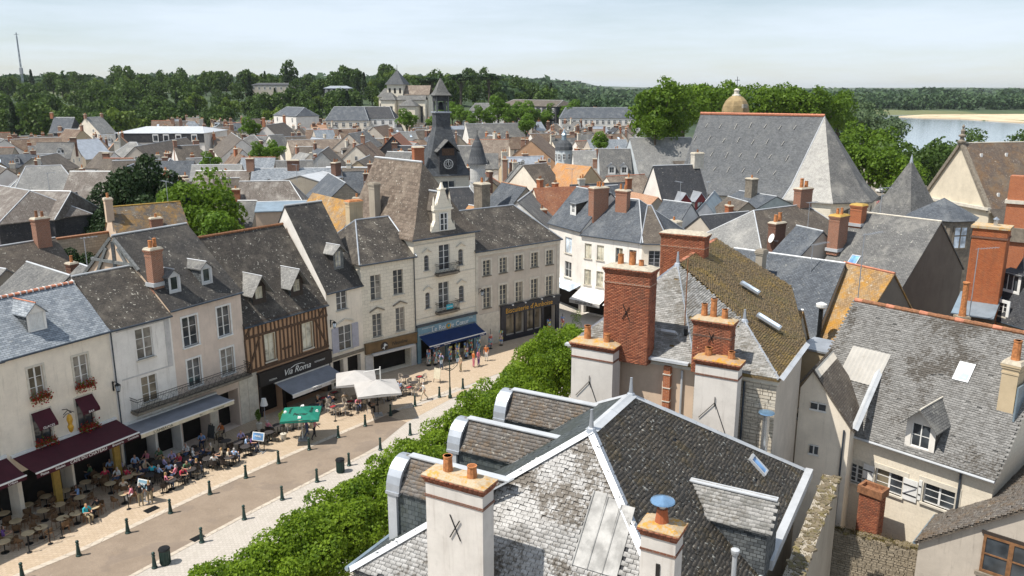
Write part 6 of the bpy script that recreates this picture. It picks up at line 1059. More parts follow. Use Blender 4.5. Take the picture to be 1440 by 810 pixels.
# ---------------------------------------------------------------- clock tower
def clock_tower():
 a = atd(622, 243, 124); r = empty('clock_tower', (a.x - .3, a.y + 3.5, 0), R(20), 'slate clock tower with white dial, open belfry and pointed lantern roof', 'tower'); z = 14.4
 def fr(pts, mat, name, par=None):
  b = MB()
  for (z0, h0), (z1, h1) in zip(pts[:-1], pts[1:]):
   for i in range(4):
    c = [(-1, -1), (1, -1), (1, 1), (-1, 1)]; p, q = c[i], c[(i + 1) % 4]; b.face([(p[0] * h0, p[1] * h0, z0), (q[0] * h0, q[1] * h0, z0), (q[0] * h1, q[1] * h1, z1), (p[0] * h1, p[1] * h1, z1)])
  return b.build(name, mat, par or r)
 b = MB(); b.b2((-3.3, -3.3, 0), (3.3, 3.3, z)); b.build('wall', 'ashlar', r); ro = fr([(z - .2, 3.7), (15.6, 2.9), (18.2, 2.0), (20.6, 1.35), (21.4, 1.15), (23.5, 1.1)], 'slate_tower', 'roof'); b = MB(); b.b2((-1.3, -1.3, 23.45), (1.3, 1.3, 23.65)); b.build('belfry_floor', 'zinc', r)
 for sx in (-1, 1):
  for sy in (-1, 1): b = MB(); b.b2((sx * .88 - .13, sy * .88 - .13, 23.65), (sx * .88 + .13, sy * .88 + .13, 25.9)); b.build('belfry_post', 'grey_timber', r)
 for s in (-1, 1):
  b = MB(); b.b2((-.85, s * 1.0 - .1, 25.2), (.85, s * 1.0 + .1, 25.9)); b.build('belfry_arch', 'slate_black', r); b = MB(); b.b2((s * 1.0 - .1, -.85, 25.2), (s * 1.0 + .1, .85, 25.9)); b.build('belfry_arch', 'slate_black', r)
 b = MB(); b.lathe([(.55, 23.9), (.5, 24.3), (.3, 24.9), (.1, 25.1)], n=10); b.build('bell', 'iron', r); b = MB(); b.b2((-1.2, -1.2, 25.9), (1.2, 1.2, 26.05)); b.build('lantern_eave', 'slate_black', r); fr([(26.05, 1.35), (26.5, 1.0), (28.6, .05)], 'slate_grey', 'lantern_roof'); b = MB(); b.tube([(0, 0, 28.3), (0, 0, 29.4)], [.08, .02], 5); b.build('spike', 'iron', r)
 # clock dormer on the right-hand face
 b = MB(); b.b2((-1.35, -3.55, z + .1), (1.35, -1.4, z + 4.0)); d = b.build('clock_dormer', 'slate_black', r); b = MB()
 for s in (-1, 1): q = [(s * 1.75, -3.9, z + 3.5), (0, -3.9, z + 5.2), (0, -.5, z + 5.2), (s * 1.75, -.9, z + 3.5)]; b.slab(q if s > 0 else q[::-1], .12)
 b.build('dormer_roof', 'slate_grey', d); b = MB(); b.b2((-.95, -3.6, z + 2.9), (.95, -3.56, z + 3.9)); b.build('louvre', 'old_timber', d)
 K = .76; b = MB(); b.tube([(0, -3.66, z + 1.6), (0, -3.56, z + 1.6)], 1.02 * K, 28); c = b.build('clock_face', 'black_letter', d); b = MB(); ring = 28
 for i in range(28):
  a0, a1 = 2 * math.pi * i / 28, 2 * math.pi * (i + 1) / 28
  b.face([(math.sin(a0) * .98 * K, -3.68, z + 1.6 + math.cos(a0) * .98 * K), (math.sin(a1) * .98 * K, -3.68, z + 1.6 + math.cos(a1) * .98 * K), (math.sin(a1) * .86 * K, -3.68, z + 1.6 + math.cos(a1) * .86 * K), (math.sin(a0) * .86 * K, -3.68, z + 1.6 + math.cos(a0) * .86 * K)]); b.face([(math.sin(a0) * .5 * K, -3.68, z + 1.6 + math.cos(a0) * .5 * K), (math.sin(a1) * .5 * K, -3.68, z + 1.6 + math.cos(a1) * .5 * K), (math.sin(a1) * .44 * K, -3.68, z + 1.6 + math.cos(a1) * .44 * K), (math.sin(a0) * .44 * K, -3.68, z + 1.6 + math.cos(a0) * .44 * K)])
 b.build('dial_ring', 'white_letter', c); 
 for i, t_ in enumerate('XII I II III IIII V VI VII VIII IX X XI'.split()):
  an = -i * math.pi / 6; text(t_, .34 * K, 'white_letter', c, Matrix.Translation((math.sin(-an) * .68 * K, -3.685, z + 1.6 + math.cos(an) * .68 * K)) @ Matrix.Rotation(-an, 4, 'Y') @ UPRIGHT, name='numeral', sx=.8)
 b = MB(); b.tube([(0, -3.7, z + 1.6), (.0, -3.7, z + 1.6 + .85 * K)], [.05, .02], 4); b.tube([(0, -3.71, z + 1.6), (.2 * K, -3.71, z + 1.6 - .55 * K)], [.06, .03], 4); b.build('hands', 'white_letter', c)
 b = MB(); b.b2((-.9, -3.36, z - 3.9), (.9, -3.31, z - 1.0)); w = b.build('window', 'glass', r); b = MB(); b.b2((-.06, -3.42, z - 3.9), (.06, -3.362, z - 1.0)); b.b2((-.9, -3.4, z - 2.1), (.9, -3.363, z - 1.98)); b.b2((-1.1, -3.45, z - 4.1), (1.1, -3.3, z - 3.9)); b.b2((-1.1, -3.41, z - 3.9), (-.9, -3.3, z - .9)); b.b2((.9, -3.41, z - 3.9), (1.1, -3.3, z - .9)); b.build('window_frame', 'stone_trim', w)
 a = atd(592, 258, 118); chimney(r, -4.3, -2.2, 8, 18.6, 1.5, 1.6, 'brickwork_orange', 0)
 a = atd(671, 192, 121); t = empty('stair_turret', (a.x, a.y, 0), 0, 'white round stair turret with slim conical slate cap', 'turret'); b = MB(); b.lathe([(1.12, 0), (1.12, 15.6), (1.25, 16.3), (1.3, 16.4)], n=20); b.build('wall', 'slate_white', t); b = MB(); b.lathe([(1.5, 16.3), (1.2, 17.3), (.75, 19.0), (.05, a.z + .3)], n=20); b.build('cone_roof', 'slate_tower', t); b = MB(); b.tube([(0, 0, a.z), (0, 0, a.z + .9)], .05, 5); b.build('spike', 'iron', t)
clock_tower()
# ---------------------------------------------------------------- old church on the rise, far off
def far_church():
 d = 470; k = d / 1178; a = atd(560, 150, d); r = empty('church', (a.x, a.y, hz(a.x, a.y) - 2), R(-12), 'pale stone medieval church with pyramid spire on the wooded rise', 'church'); z0 = hz(a.x, a.y) - 2; zz = lambda py: 27 - (_ray(560, py)[2] / _ray(560, py)[1]) * d - z0; W = lambda px: px * d / 1178
 b = MB(); b.box((0, 0, zz(119) / 2), (W(23), W(23), zz(119))); b.build('tower', 'ashlar', r); b = MB(); q = W(14)
 c = [(-q, -q), (q, -q), (q, q), (-q, q)]
 for i in range(4): p, s = c[i], c[(i + 1) % 4]; b.face([(p[0], p[1], zz(119)), (s[0], s[1], zz(119)), (0, 0, zz(98))])
 b.build('spire', 'slate_tower', r); b = MB(); b.tube([(0, 0, zz(98)), (0, 0, zz(91))], .12, 4); b.build('spike', 'iron', r)
 for x in (-3, 0, 3): b = MB(); b.b2((x - .55, -W(11.5) - .1, zz(131)), (x + .55, -W(11.5) - .02, zz(124))); b.build('belfry_opening', 'interior_dark', r)
 def body(x0, x1, y0, y1, pe, pr, mat, name, hip=0, n=0):
  ze, zr_ = zz(pe), zz(pr); b = MB(); b.b2((x0, y0, 0), (x1, y1, ze)); b.build(name + '_wall', 'ashlar', r); b = MB(); ym = (y0 + y1) / 2; e = .6; b.slab([(x0 - e, y0 - e, ze), (x1 + e, y0 - e, ze), (x1 - hip, ym, zr_), (x0 + hip, ym, zr_)], .3); b.slab([(x1 + e, y1 + e, ze), (x0 - e, y1 + e, ze), (x0 + hip, ym, zr_), (x1 - hip, ym, zr_)], .3)
  if hip: b.slab([(x0 - e, y1 + e, ze), (x0 - e, y0 - e, ze), (x0 + hip, ym, zr_)], .3); b.slab([(x1 + e, y0 - e, ze), (x1 + e, y1 + e, ze), (x1 - hip, ym, zr_)], .3)
  b.build(name + '_roof', mat, r)
  for i in range(n): x = x0 + (x1 - x0) * (i + .5) / n; b = MB(); b.b2((x - .7, y0 - .12, ze * .45), (x + .7, y0 - .02, ze * .85)); b.build('window', 'glass', r); b = MB(); b.box((x + (x1 - x0) / n / 2, y0 - .7, ze * .4), (.9, 1.4, ze * .8)); b.build('buttress', 'ashlar', r)
 body(W(12), W(48), -W(9), W(12), 133, 120, 'tile_pale_brown', 'nave', 0, 4); body(W(6), W(46), -W(20), -W(9.5), 140, 134, 'slate_grey', 'aisle', 0, 4); body(-W(24), -W(11), -W(12), W(10), 136, 124, 'slate_grey', 'choir', W(5), 2); body(-W(15), W(5), -W(28), -W(11), 140, 130, 'slate_grey', 'chapel', W(7), 2); body(W(16), W(38), -W(40), -W(21), 148, 139, 'slate_grey', 'porch', W(9), 0)
far_church()
def mast():
 a = atd(30, 100, 900); r = empty('radio_mast', (a.x, a.y, hz(a.x, a.y)), 0, 'slender lattice radio mast above the far trees on the left', 'mast'); H_ = 84 - hz(a.x, a.y); b = MB()
 for i in range(3): t = 2 * math.pi * i / 3; b.tube([(1.1 * math.cos(t), 1.1 * math.sin(t), 0), (.5 * math.cos(t), .5 * math.sin(t), H_ - 3)], .28, 4)
 for j in range(12):
  z = j / 12 * H_; q = 1.1 - .6 * j / 12
  for i in range(3): t, t2 = 2 * math.pi * i / 3, 2 * math.pi * (i + 1) / 3; b.tube([(q * math.cos(t), q * math.sin(t), z), (q * math.cos(t2), q * math.sin(t2), z + H_ / 12)], .16, 4)
 b.build('lattice', 'zinc', r); b = MB(); b.tube([(-2.6, 0, H_ - 1.5), (2.6, 0, H_ - 1.5)], .35, 4); b.tube([(0, 0, H_ - 6), (0, 0, H_ + 1)], .4, 4); b.build('antenna_head', 'zinc', r); b = MB(); b.box((0, 0, H_ * .36), (2.6, 2.6, 6)); b.build('equipment', 'grey_paint', r)
mast()
wallmat('stucco_bluish', (.50, .54, .56), amt=.2); plain('tile_ridge2', (.42, .22, .13), .85, .3, 4)
# ---------------------------------------------------------------- town roofs picked out one by one
br = 'brickwork'; bo = 'brickwork_orange'
def C(f, y=None, w=1.0, d=.6, h=1.5, m='brickwork', p=2): return (f, y, w, d, h, m, p)
D1 = dict(w=1.2, h=1.3, rh=.4, ww=.7, frontm='white_paint', roofm='slate_grey')
RD = ridged; PB = dict(roof='slate_pale', wall='stucco_white')
# behind the row, left
RD('brown roofed house edged with orange lichen below the dark evergreen trees', (153, 291), (252, 283), zr=13.5, w=5.5, pitch=46, roof='slate_edge', wall='stucco_peach', wins=0, gw=(0, 0), chim=(C(.55, 3.0, 1.3, .8, 1.2, br, 1), C(-.03, 4.5, .8, .8, 2.2, 'stucco_peach', 1)), ridge='ochre')
RD('dark patched roof with brick chimney behind the cafe house', (-40, 352), (76, 334), zr=12.5, w=5.0, pitch=42, roof='slate_brown', wall='stucco_dull', wins=0, gw=(0, 0), chim=(C(.82, 4.6, 1.4, .8, 2.6, br, 2), C(.9, 1.2, .8, .8, 1.4, 'brickwork_dark', 1)))
RD('low grey roof with white ridge just behind the red ridge tiles', (38, 368), (98, 387), zr=12.4, w=4.5, pitch=38, roof='slate_grey', wall='stucco_dull', wins=0, gw=(0, 0)); RD('small slate roof lit from the side next to the timbered gable', (113, 371), (127, 376), zr=11.8, w=2.5, pitch=40, roof='slate_grey', wall='stucco_old', wins=0, gw=(0, 0))
RD('worn lichened shed roof at the left edge', (-30, 373), (8, 378), zr=11.0, w=3.0, pitch=35, roof='slate_pale', wall='stucco_old', wins=0, gw=(0, 0))
r_ = empty('garden_wall', at(82, 352, 9.0), R(52), 'old brick garden wall beside the dark hedge', 'wall'); b = MB(); b.b2((0, 0, -9), (9, .5, 1.2)); b.build('core', 'ashlar_dark', r_); b = MB(); b.b2((-.1, -.1, 1.2), (9.1, .6, 1.4)); b.build('coping', 'terracotta_dark', r_); chimney(r_, 8.6, .2, -6, 3.2, 1.6, 1.0, 'brickwork_dark', 2)
RD('grey mansard with white windows behind the hedge', (-10, 259), (42, 268), zr=13.2, w=6, pitch=30, hips=(1, 4), roof='slate_streak', wall='slate_black', wins=3, gw=(0, 0)); RD('long mansard roof with white ridge, streaked brown', (40, 268), (100, 269), zr=12.8, w=5, pitch=32, hips=(1, .5), roof='slate_streak', wall='slate_black', wins=2, gw=(0, 0)); RD('pale streaked slate roof with white gabled dormer', (99, 241), (155, 241), zr=13.5, w=7.5, pitch=45, roof='slate_streak', wall='stucco_grey', wins=0, gw=(0, 0), dorm=((.35, 1.2, dict(w=2.2, h=2.0, rh=1.2, ww=1.2, frontm='white_paint', roofm='slate_grey')),))
RD('whitish mottled hipped roof with a round vent', (36, 234), (86, 232), zr=13.0, w=6, pitch=36, hips=(2.5, 2.5), roof='slate_pale', wall='stucco_grey', wins=0, gw=(0, 0)); RD('metal shed roof shining grey', (98, 197), (138, 195), zr=11.5, w=8, pitch=34, roof='zinc', wall='stucco_old', wins=0, gw=(0, 2)); RD('brown hipped house beside the shining metal roof', (140, 213), (160, 214), zr=10, w=5, pitch=38, roof='slate_brown', wall='stucco_white', wins=2, gw=(1, 1))
RD('cream gabled house with brown roof, tall and narrow', (92, 181), (115, 182), zr=12.5, w=6, pitch=45, roof='tile_brown', wall='stucco_ochre', wins=0, gw=(1, 1), chim=(C(1.0, None, 1, .8, 1.6, br, 1),)); RD('pale roofed stone house under the trees', (120, 165), (143, 164), zr=14.5, w=7, pitch=45, roof='slate_pale', wall='stucco_cream', wins=2, gw=(2, 2), rows=2, chim=(C(0, None, 1.2, .8, 1.4, br, 2), C(1, None, 1.2, .8, 1.4, br, 2))); RD('slate villa with a pointed blue turret below the wood', (76, 165), (105, 165), zr=14, w=6, pitch=48, roof='slate_blue', wall='slate_black', wins=3, gw=(1, 1), chim=(C(-.1, None, 1.2, 1, 2.2, bo, 1), C(.5, 1.0, 1.5, 1, 1.5, br, 2)))
RD('dark red tiled roof at the left edge among grey ones', (14, 196), (40, 195), zr=11.5, w=6, pitch=40, roof='tile_brown', wall='stucco_white', wins=2, gw=(0, 1)); RD('long brown tiled roof below the blue villa', (40, 194), (85, 193), zr=10.8, w=5, pitch=36, roof='tile_brown', wall='stucco_cream', wins=2, gw=(0, 1)); RD('white hipped house with bay window at the left edge', (-8, 192), (6, 196), zr=12, w=5, pitch=38, roof='slate_grey', wall='stucco_bright', wins=2, gw=(1, 1)); RD('dark ruinous roof in the left rooftops', (45, 222), (80, 215), zr=10.5, w=5, pitch=36, roof='slate_brown', wall='stucco_old', wins=2, gw=(1, 1)); RD('grey and white pyramidal roof over a white wall', (182, 200), (192, 200), zr=11.5, w=7, pitch=34, hips=(5, 5), roof='slate_pale', wall='stucco_bright', wins=3)
# large modern block with metal roof
def metal_block():
 h = RD('large cream apartment block with pale metal roof and black mansard', (205, 178), (285, 178), zr=12.5, w=13, pitch=8, hips=(6, 5), roof='zinc_white', wall='stucco_bright', wins=0, name='apartment_block', cat='building', over=.4); r = h.root
 for i, f in enumerate((.42, .54, .68, .86)): b = MB(); b.b2((h.L * f, -.5, h.ze - 3.3), (h.L * f + 2.2, .0, h.ze - .5)); o = b.build('dormer', 'white_paint', r); b = MB(); b.b2((h.L * f + .3, -.56, h.ze - 2.9), (h.L * f + 1.9, -.51, h.ze - .9)); b.build('pane', 'glass', o)
 b = MB(); b.b2((-.05, -.25, h.ze - 3.6), (h.L + .05, -.02, h.ze - .25)); b.build('mansard', 'slate_black', r)
 for i in range(5): farwin(r, Matrix.Translation((h.L * (.4 + .12 * i), -.03, h.ze - 6.6)), 1.5, 2.0)
metal_block()
RD('long grey roof with dormer shed in front of the metal roofed block', (190, 206), (262, 193), zr=11.0, w=5, pitch=42, roof='slate_brown', wall='stucco_grey', wins=4, gw=(1, 1)); RD('white gable with dark roof right of the metal roofed block', (325, 186), (340, 196), zr=11.0, w=7, pitch=40, roof='slate_brown', wall='stucco_bright', wins=1, gw=(2, 2)); RD('little pyramid roofed white house by the green trees', (352, 190), (358, 190), zr=10.5, w=5, pitch=36, hips=(5, 5), roof='slate_grey', wall='stucco_cream', wins=2)
RD('white half-timbered villa with steep gables and red chimney', (374, 176), (400, 172), zr=13, w=6, pitch=46, roof='slate_brown', wall='stucco_bright', wins=3, gw=(2, 2), chim=(C(1.0, None, 1.2, 1, 3, bo, 1), C(-.1, None, 1.2, 1, 3, bo, 1))); RD('pale grey barn with white side wall below the villa', (378, 190), (398, 189), zr=11.5, w=8, pitch=45, roof='slate_grey', wall='stucco_bright', wins=0, gw=(1, 1))
RD('long low ochre and brown tiled range with stone wall', (404, 197), (480, 195), zr=10.5, w=5, pitch=38, roof='tile_pale_brown', wall='ashlar', wins=4, gw=(0, 0)); RD('brown barn roof in front of the ochre range', (415, 206), (440, 206), zr=9.5, w=4, pitch=38, roof='slate_brown', wall='stucco_white', wins=3, gw=(0, 0)); RD('blue slated gable front with timber brackets', (452, 213), (462, 206), zr=12.0, w=6, pitch=45, roof='slate_brown', wall='slate_white', wins=0, gw=(1, 1)); RD('new blue slate roof with red ridge tiles in the middle of the town', (340, 221), (387, 221), zr=11.5, w=6, pitch=48, roof='slate_new', wall='stucco_grey', wins=0, gw=(0, 0), ridge='orange_tile'); RD('long grey roof streaked brown beside the red ridged one', (388, 226), (440, 225), zr=10.8, w=5, pitch=42, roof='slate_grey', wall='stucco_grey', wins=0, gw=(0, 0))
RD('long blue slate roof with two little gabled dormers', (355, 237), (480, 236), zr=12.0, w=5, pitch=45, roof='slate_new', wall='stucco_grey', wins=0, gw=(0, 0), chim=(C(-.02, None, 1.4, 1, 2.0, br, 1), C(.46, None, 2.2, 1, 1.6, 'brickwork_dark', 0)), dorm=((.2, 1.5, D1), (.4, 1.5, D1))); RD('long dark streaked roof left of the red chimney', (276, 240), (352, 240), zr=11.5, w=4, pitch=42, roof='slate_streak', wall='stucco_grey', wins=0, gw=(0, 0)); RD('long flat grey roof along the middle of the town', (270, 232), (340, 231), zr=11.0, w=4, pitch=36, roof='slate_pale', wall='stucco_grey', wins=0, gw=(0, 0))
RD('brown slate roof with zinc gutter left of the skylights', (300, 251), (336, 250), zr=11.6, w=5, pitch=45, roof='slate_brown', wall='stucco_old', wins=0, gw=(0, 0)); h = RD('grey hipped roof with two roof windows and white hips', (337, 255), (407, 254), zr=12.5, w=5.5, pitch=45, hips=(0, 4), roof='slate_streak', wall='stucco_grey', wins=0, gw=(0, 0), chim=(C(-.02, 3, 1.2, .8, 1.6, bo, 1),)); h.skylight(h.L * .2, 1.8, 1.6, 1.5); h.skylight(h.L * .52, 1.8, 1.6, 1.5); RD('peach walled building with flat zinc roof behind the tall dark roof', (362, 284), (432, 282), zr=11.8, w=4.5, pitch=8, roof='zinc_blue', wall='stucco_peach', wins=0, gw=(0, 0)); RD('grey slate lean-to below the roof windows', (335, 282), (361, 282), zr=10.5, w=5, pitch=45, roof='slate_grey', wall='stucco_old', wins=0, gw=(0, 0))
RD('orange lichened tile roof behind the tall dark roof', (440, 271), (505, 286), zr=14.5, w=6.5, pitch=50, roof='tile_lichen', wall='slate_black', wins=0, gw=(0, 0), ridge=None); RD('dark grey warehouse with pale metal roof and cluster of chimneys', (422, 246), (455, 240), zr=11.5, w=4, pitch=14, roof='zinc_white', wall='stucco_old', wins=0, gw=(0, 0), chim=(C(.95, 1, 2.2, 1, 2.5, 'brickwork_dark', 3),)); RD('blue slate gable end of rough stone left of the big brown roof', (462, 243), (486, 257), zr=12.0, w=5, pitch=42, roof='slate_blue', wall='ashlar_dark', wins=0, gw=(0, 1))
RD('terracotta edged gable with dark boarded front', (552, 191), (562, 186), zr=13.0, w=6, pitch=45, roof='tile_red', wall='slate_black', wins=0, gw=(0, 0), ridge='orange_tile'); RD('steep grey roofs stepped behind the big brown roof', (490, 188), (515, 184), zr=12.5, w=6, pitch=40, roof='slate_grey', wall='stucco_grey', wins=2); RD('brick red tiled roof half hidden behind grey gables', (500, 205), (520, 198), zr=12, w=5, pitch=42, roof='tile_brown', wall='stucco_cream', wins=2, chim=(C(.5, None, 1.4, 1, 2.2, br, 2),)); RD('brown tiled roof stepping towards the clock tower', (525, 178), (545, 175), zr=12, w=6, pitch=42, roof='tile_brown', wall='stucco_grey', wins=2); RD('grey slate roof just left of the clock tower chimney', (545, 213), (580, 214), zr=12.5, w=4, pitch=40, roof='slate_grey', wall='stucco_grey', wins=0, gw=(0, 0)); RD('cream street front in sun left of the big brown roof', (503, 226), (520, 218), zr=10.5, w=4, pitch=35, roof='slate_brown', wall='stucco_ochre', wins=3, rows=2)
# between clock tower and church
RD('long grey roof with white gable wall behind the clock tower', (655, 174), (735, 173), zr=13.5, w=8, pitch=46, roof='slate_grey', wall='stucco_bright', wins=2, gw=(0, 0), dorm=((.6, 1.2, D1),)); RD('grey roofed house touching the white turret', (641, 205), (668, 205), zr=13.5, w=5, pitch=50, roof='slate_grey', wall='stucco_white', wins=1, gw=(0, 0)); RD('ochre tiled roof with chimney behind the conical turret', (662, 196), (715, 196), zr=12.0, w=6, pitch=40, roof='tile_pale_brown', wall='stucco_grey', wins=3, chim=(C(.0, 2, 2, 1, 1.5, 'brickwork_dark', 1),), ridge='orange_tile')
RD('blue slate hipped roof below the clock tower', (632, 264), (660, 263), zr=13.0, w=6, pitch=48, hips=(0, 4), roof='slate_black', wall='stucco_old', wins=0, gw=(0, 0)); RD('small ochre lichened gable roof by the taupe house', (660, 288), (680, 292), zr=14.0, w=3.2, pitch=45, roof='tile_orange', wall='stucco_old', wins=0, gw=(0, 0), chim=(C(1.0, 3.0, 1.6, 1.1, 3.0, 'stone_dark', 1),)); RD('grey slate roof with brick edged ridge in the middle', (706, 256), (740, 263), zr=12.8, w=6, pitch=46, roof='slate_blue', wall='stucco_old', wins=0, gw=(0, 0), ridge='tile_ridge2'); RD('grey and white slate wing beside the red tiled roof', (728, 283), (749, 267), zr=12.4, w=4, pitch=40, roof='slate_grey', wall='stucco_white', wins=0, gw=(0, 0)); RD('broad red tiled roof with brick chimney', (751, 264), (828, 261), zr=13.0, w=7, pitch=46, roof='tile_red', wall='stucco_cream', wins=0, gw=(0, 0), ridge=None, chim=(C(-.05, 2.5, 1.2, 1, 2.2, bo, 1),))
RD('ochre roof blazing with orange lichen over a timbered gable', (784, 229), (831, 234), zr=12.5, w=6, pitch=45, roof='tile_orange', wall='stucco_ochre', wins=0, gw=(0, 0), ridge=None); RD('brown roof with skylights and chimneys left of the orange lichen roof', (736, 232), (768, 229), zr=12.6, w=7, pitch=42, roof='slate_brown', wall='stucco_cream', wins=1, gw=(1, 1), chim=(C(.4, 1.0, 1.0, .8, 2.2, bo, 2), C(-.1, 2, 1.0, .8, 2.2, bo, 2), C(.05, 1.0, 1, .8, 1.6, bo, 2))); RD('timber framed gable house facing the rooftops', (746, 197), (757, 188), zr=13.0, w=8, pitch=40, roof='tile_brown', wall='infill', wins=0, gw=(3, 3), ridge=None); RD('brown tiled house with two round dormers', (746, 188), (778, 187), zr=11.5, w=5, pitch=44, roof='tile_brown', wall='stucco_bright', wins=2, dorm=((.3, 1.2, D1), (.75, 1.2, D1))); RD('pale grey roof in front of the round dormers', (806, 212), (838, 212), zr=12.0, w=7, pitch=42, roof='slate_pale', wall='stucco_white', wins=2, chim=(C(.0, 1, 1.5, 1, 1.5, bo, 1), C(.9, 3, 1, .8, 2.0, br, 0))); RD('ochre tiled roof in front of the white gable house', (853, 248), (906, 245), zr=11.6, w=5, pitch=38, roof='tile_pale_brown', wall='stucco_cream', wins=0, gw=(0, 0), ridge='orange_tile'); RD('peach tiled roof half way to the red dormers', (877, 267), (925, 277), zr=12.0, w=5, pitch=40, roof='tile_peach', wall='stucco_old', wins=0, gw=(0, 0), ridge=None); RD('dark blue slate roof behind the brick chimneys of the white houses', (847, 262), (868, 260), zr=12.5, w=5, pitch=46, roof='slate_blue', wall='stucco_old', wins=0, gw=(0, 0), chim=(C(1.0, 2, 1.4, 1, 1.6, 'brickwork_dark', 2),)); RD('grey slate roof with stone chimney left of the red dormers', (934, 281), (972, 286), zr=12.8, w=5, pitch=46, roof='slate_blue', wall='stucco_white', wins=0, gw=(0, 0), chim=(C(1.05, 1.5, 1.7, 1, 1.8, 'stone_trim', 1),))
h = RD('white gabled house with black roof and two red dormers', (919, 233), (982, 231), zr=15.6, w=6, pitch=56, roof='slate_black', wall='stucco_bright', wins=0, gw=(1, 0), chim=(C(.97, None, 1.6, 1.2, 1.8, 'stone_trim', 1),), dorm=((.38, 1.1, dict(w=2.0, h=2.3, rh=1.2, ww=1.0, frontm='dark_red', frame='dark_red', roofm='zinc', wallm='slate_grey')), (.72, 1.1, dict(w=2.0, h=2.3, rh=1.2, ww=1.0, frontm='dark_red', frame='dark_red', roofm='zinc', wallm='slate_grey'))))
RD('grey slate house with two arched dormers and pale blue front', (842, 209), (886, 209), zr=13.0, w=6, pitch=50, roof='slate_grey', wall='stucco_bluish', wins=3, gw=(0, 0), rows=2, dorm=((.36, 1.2, dict(w=1.8, h=1.9, rh=.7, ww=1.1, frontm='white_paint', roofm='slate_blue')), (.75, 1.2, dict(w=1.8, h=1.9, rh=.7, ww=1.1, frontm='white_paint', roofm='slate_blue')))); RD('long pale slate hall left of the great church roof', (886, 194), (972, 193), zr=15.5, w=9, pitch=47, roof='slate_pale', wall='stucco_bluish', wins=4, gw=(0, 0), dorm=((.72, 1.6, dict(w=4.2, h=1.9, rh=.8, ww=3.2, frontm='grey_paint', frame='grey_paint', cols=4, roofm='slate_brown', style='shed')),)); RD('low grey slate roof with parapet behind the arched dormers', (826, 197), (880, 196), zr=11.5, w=5, pitch=38, roof='slate_new', wall='stucco_grey', wins=4, gw=(0, 0))
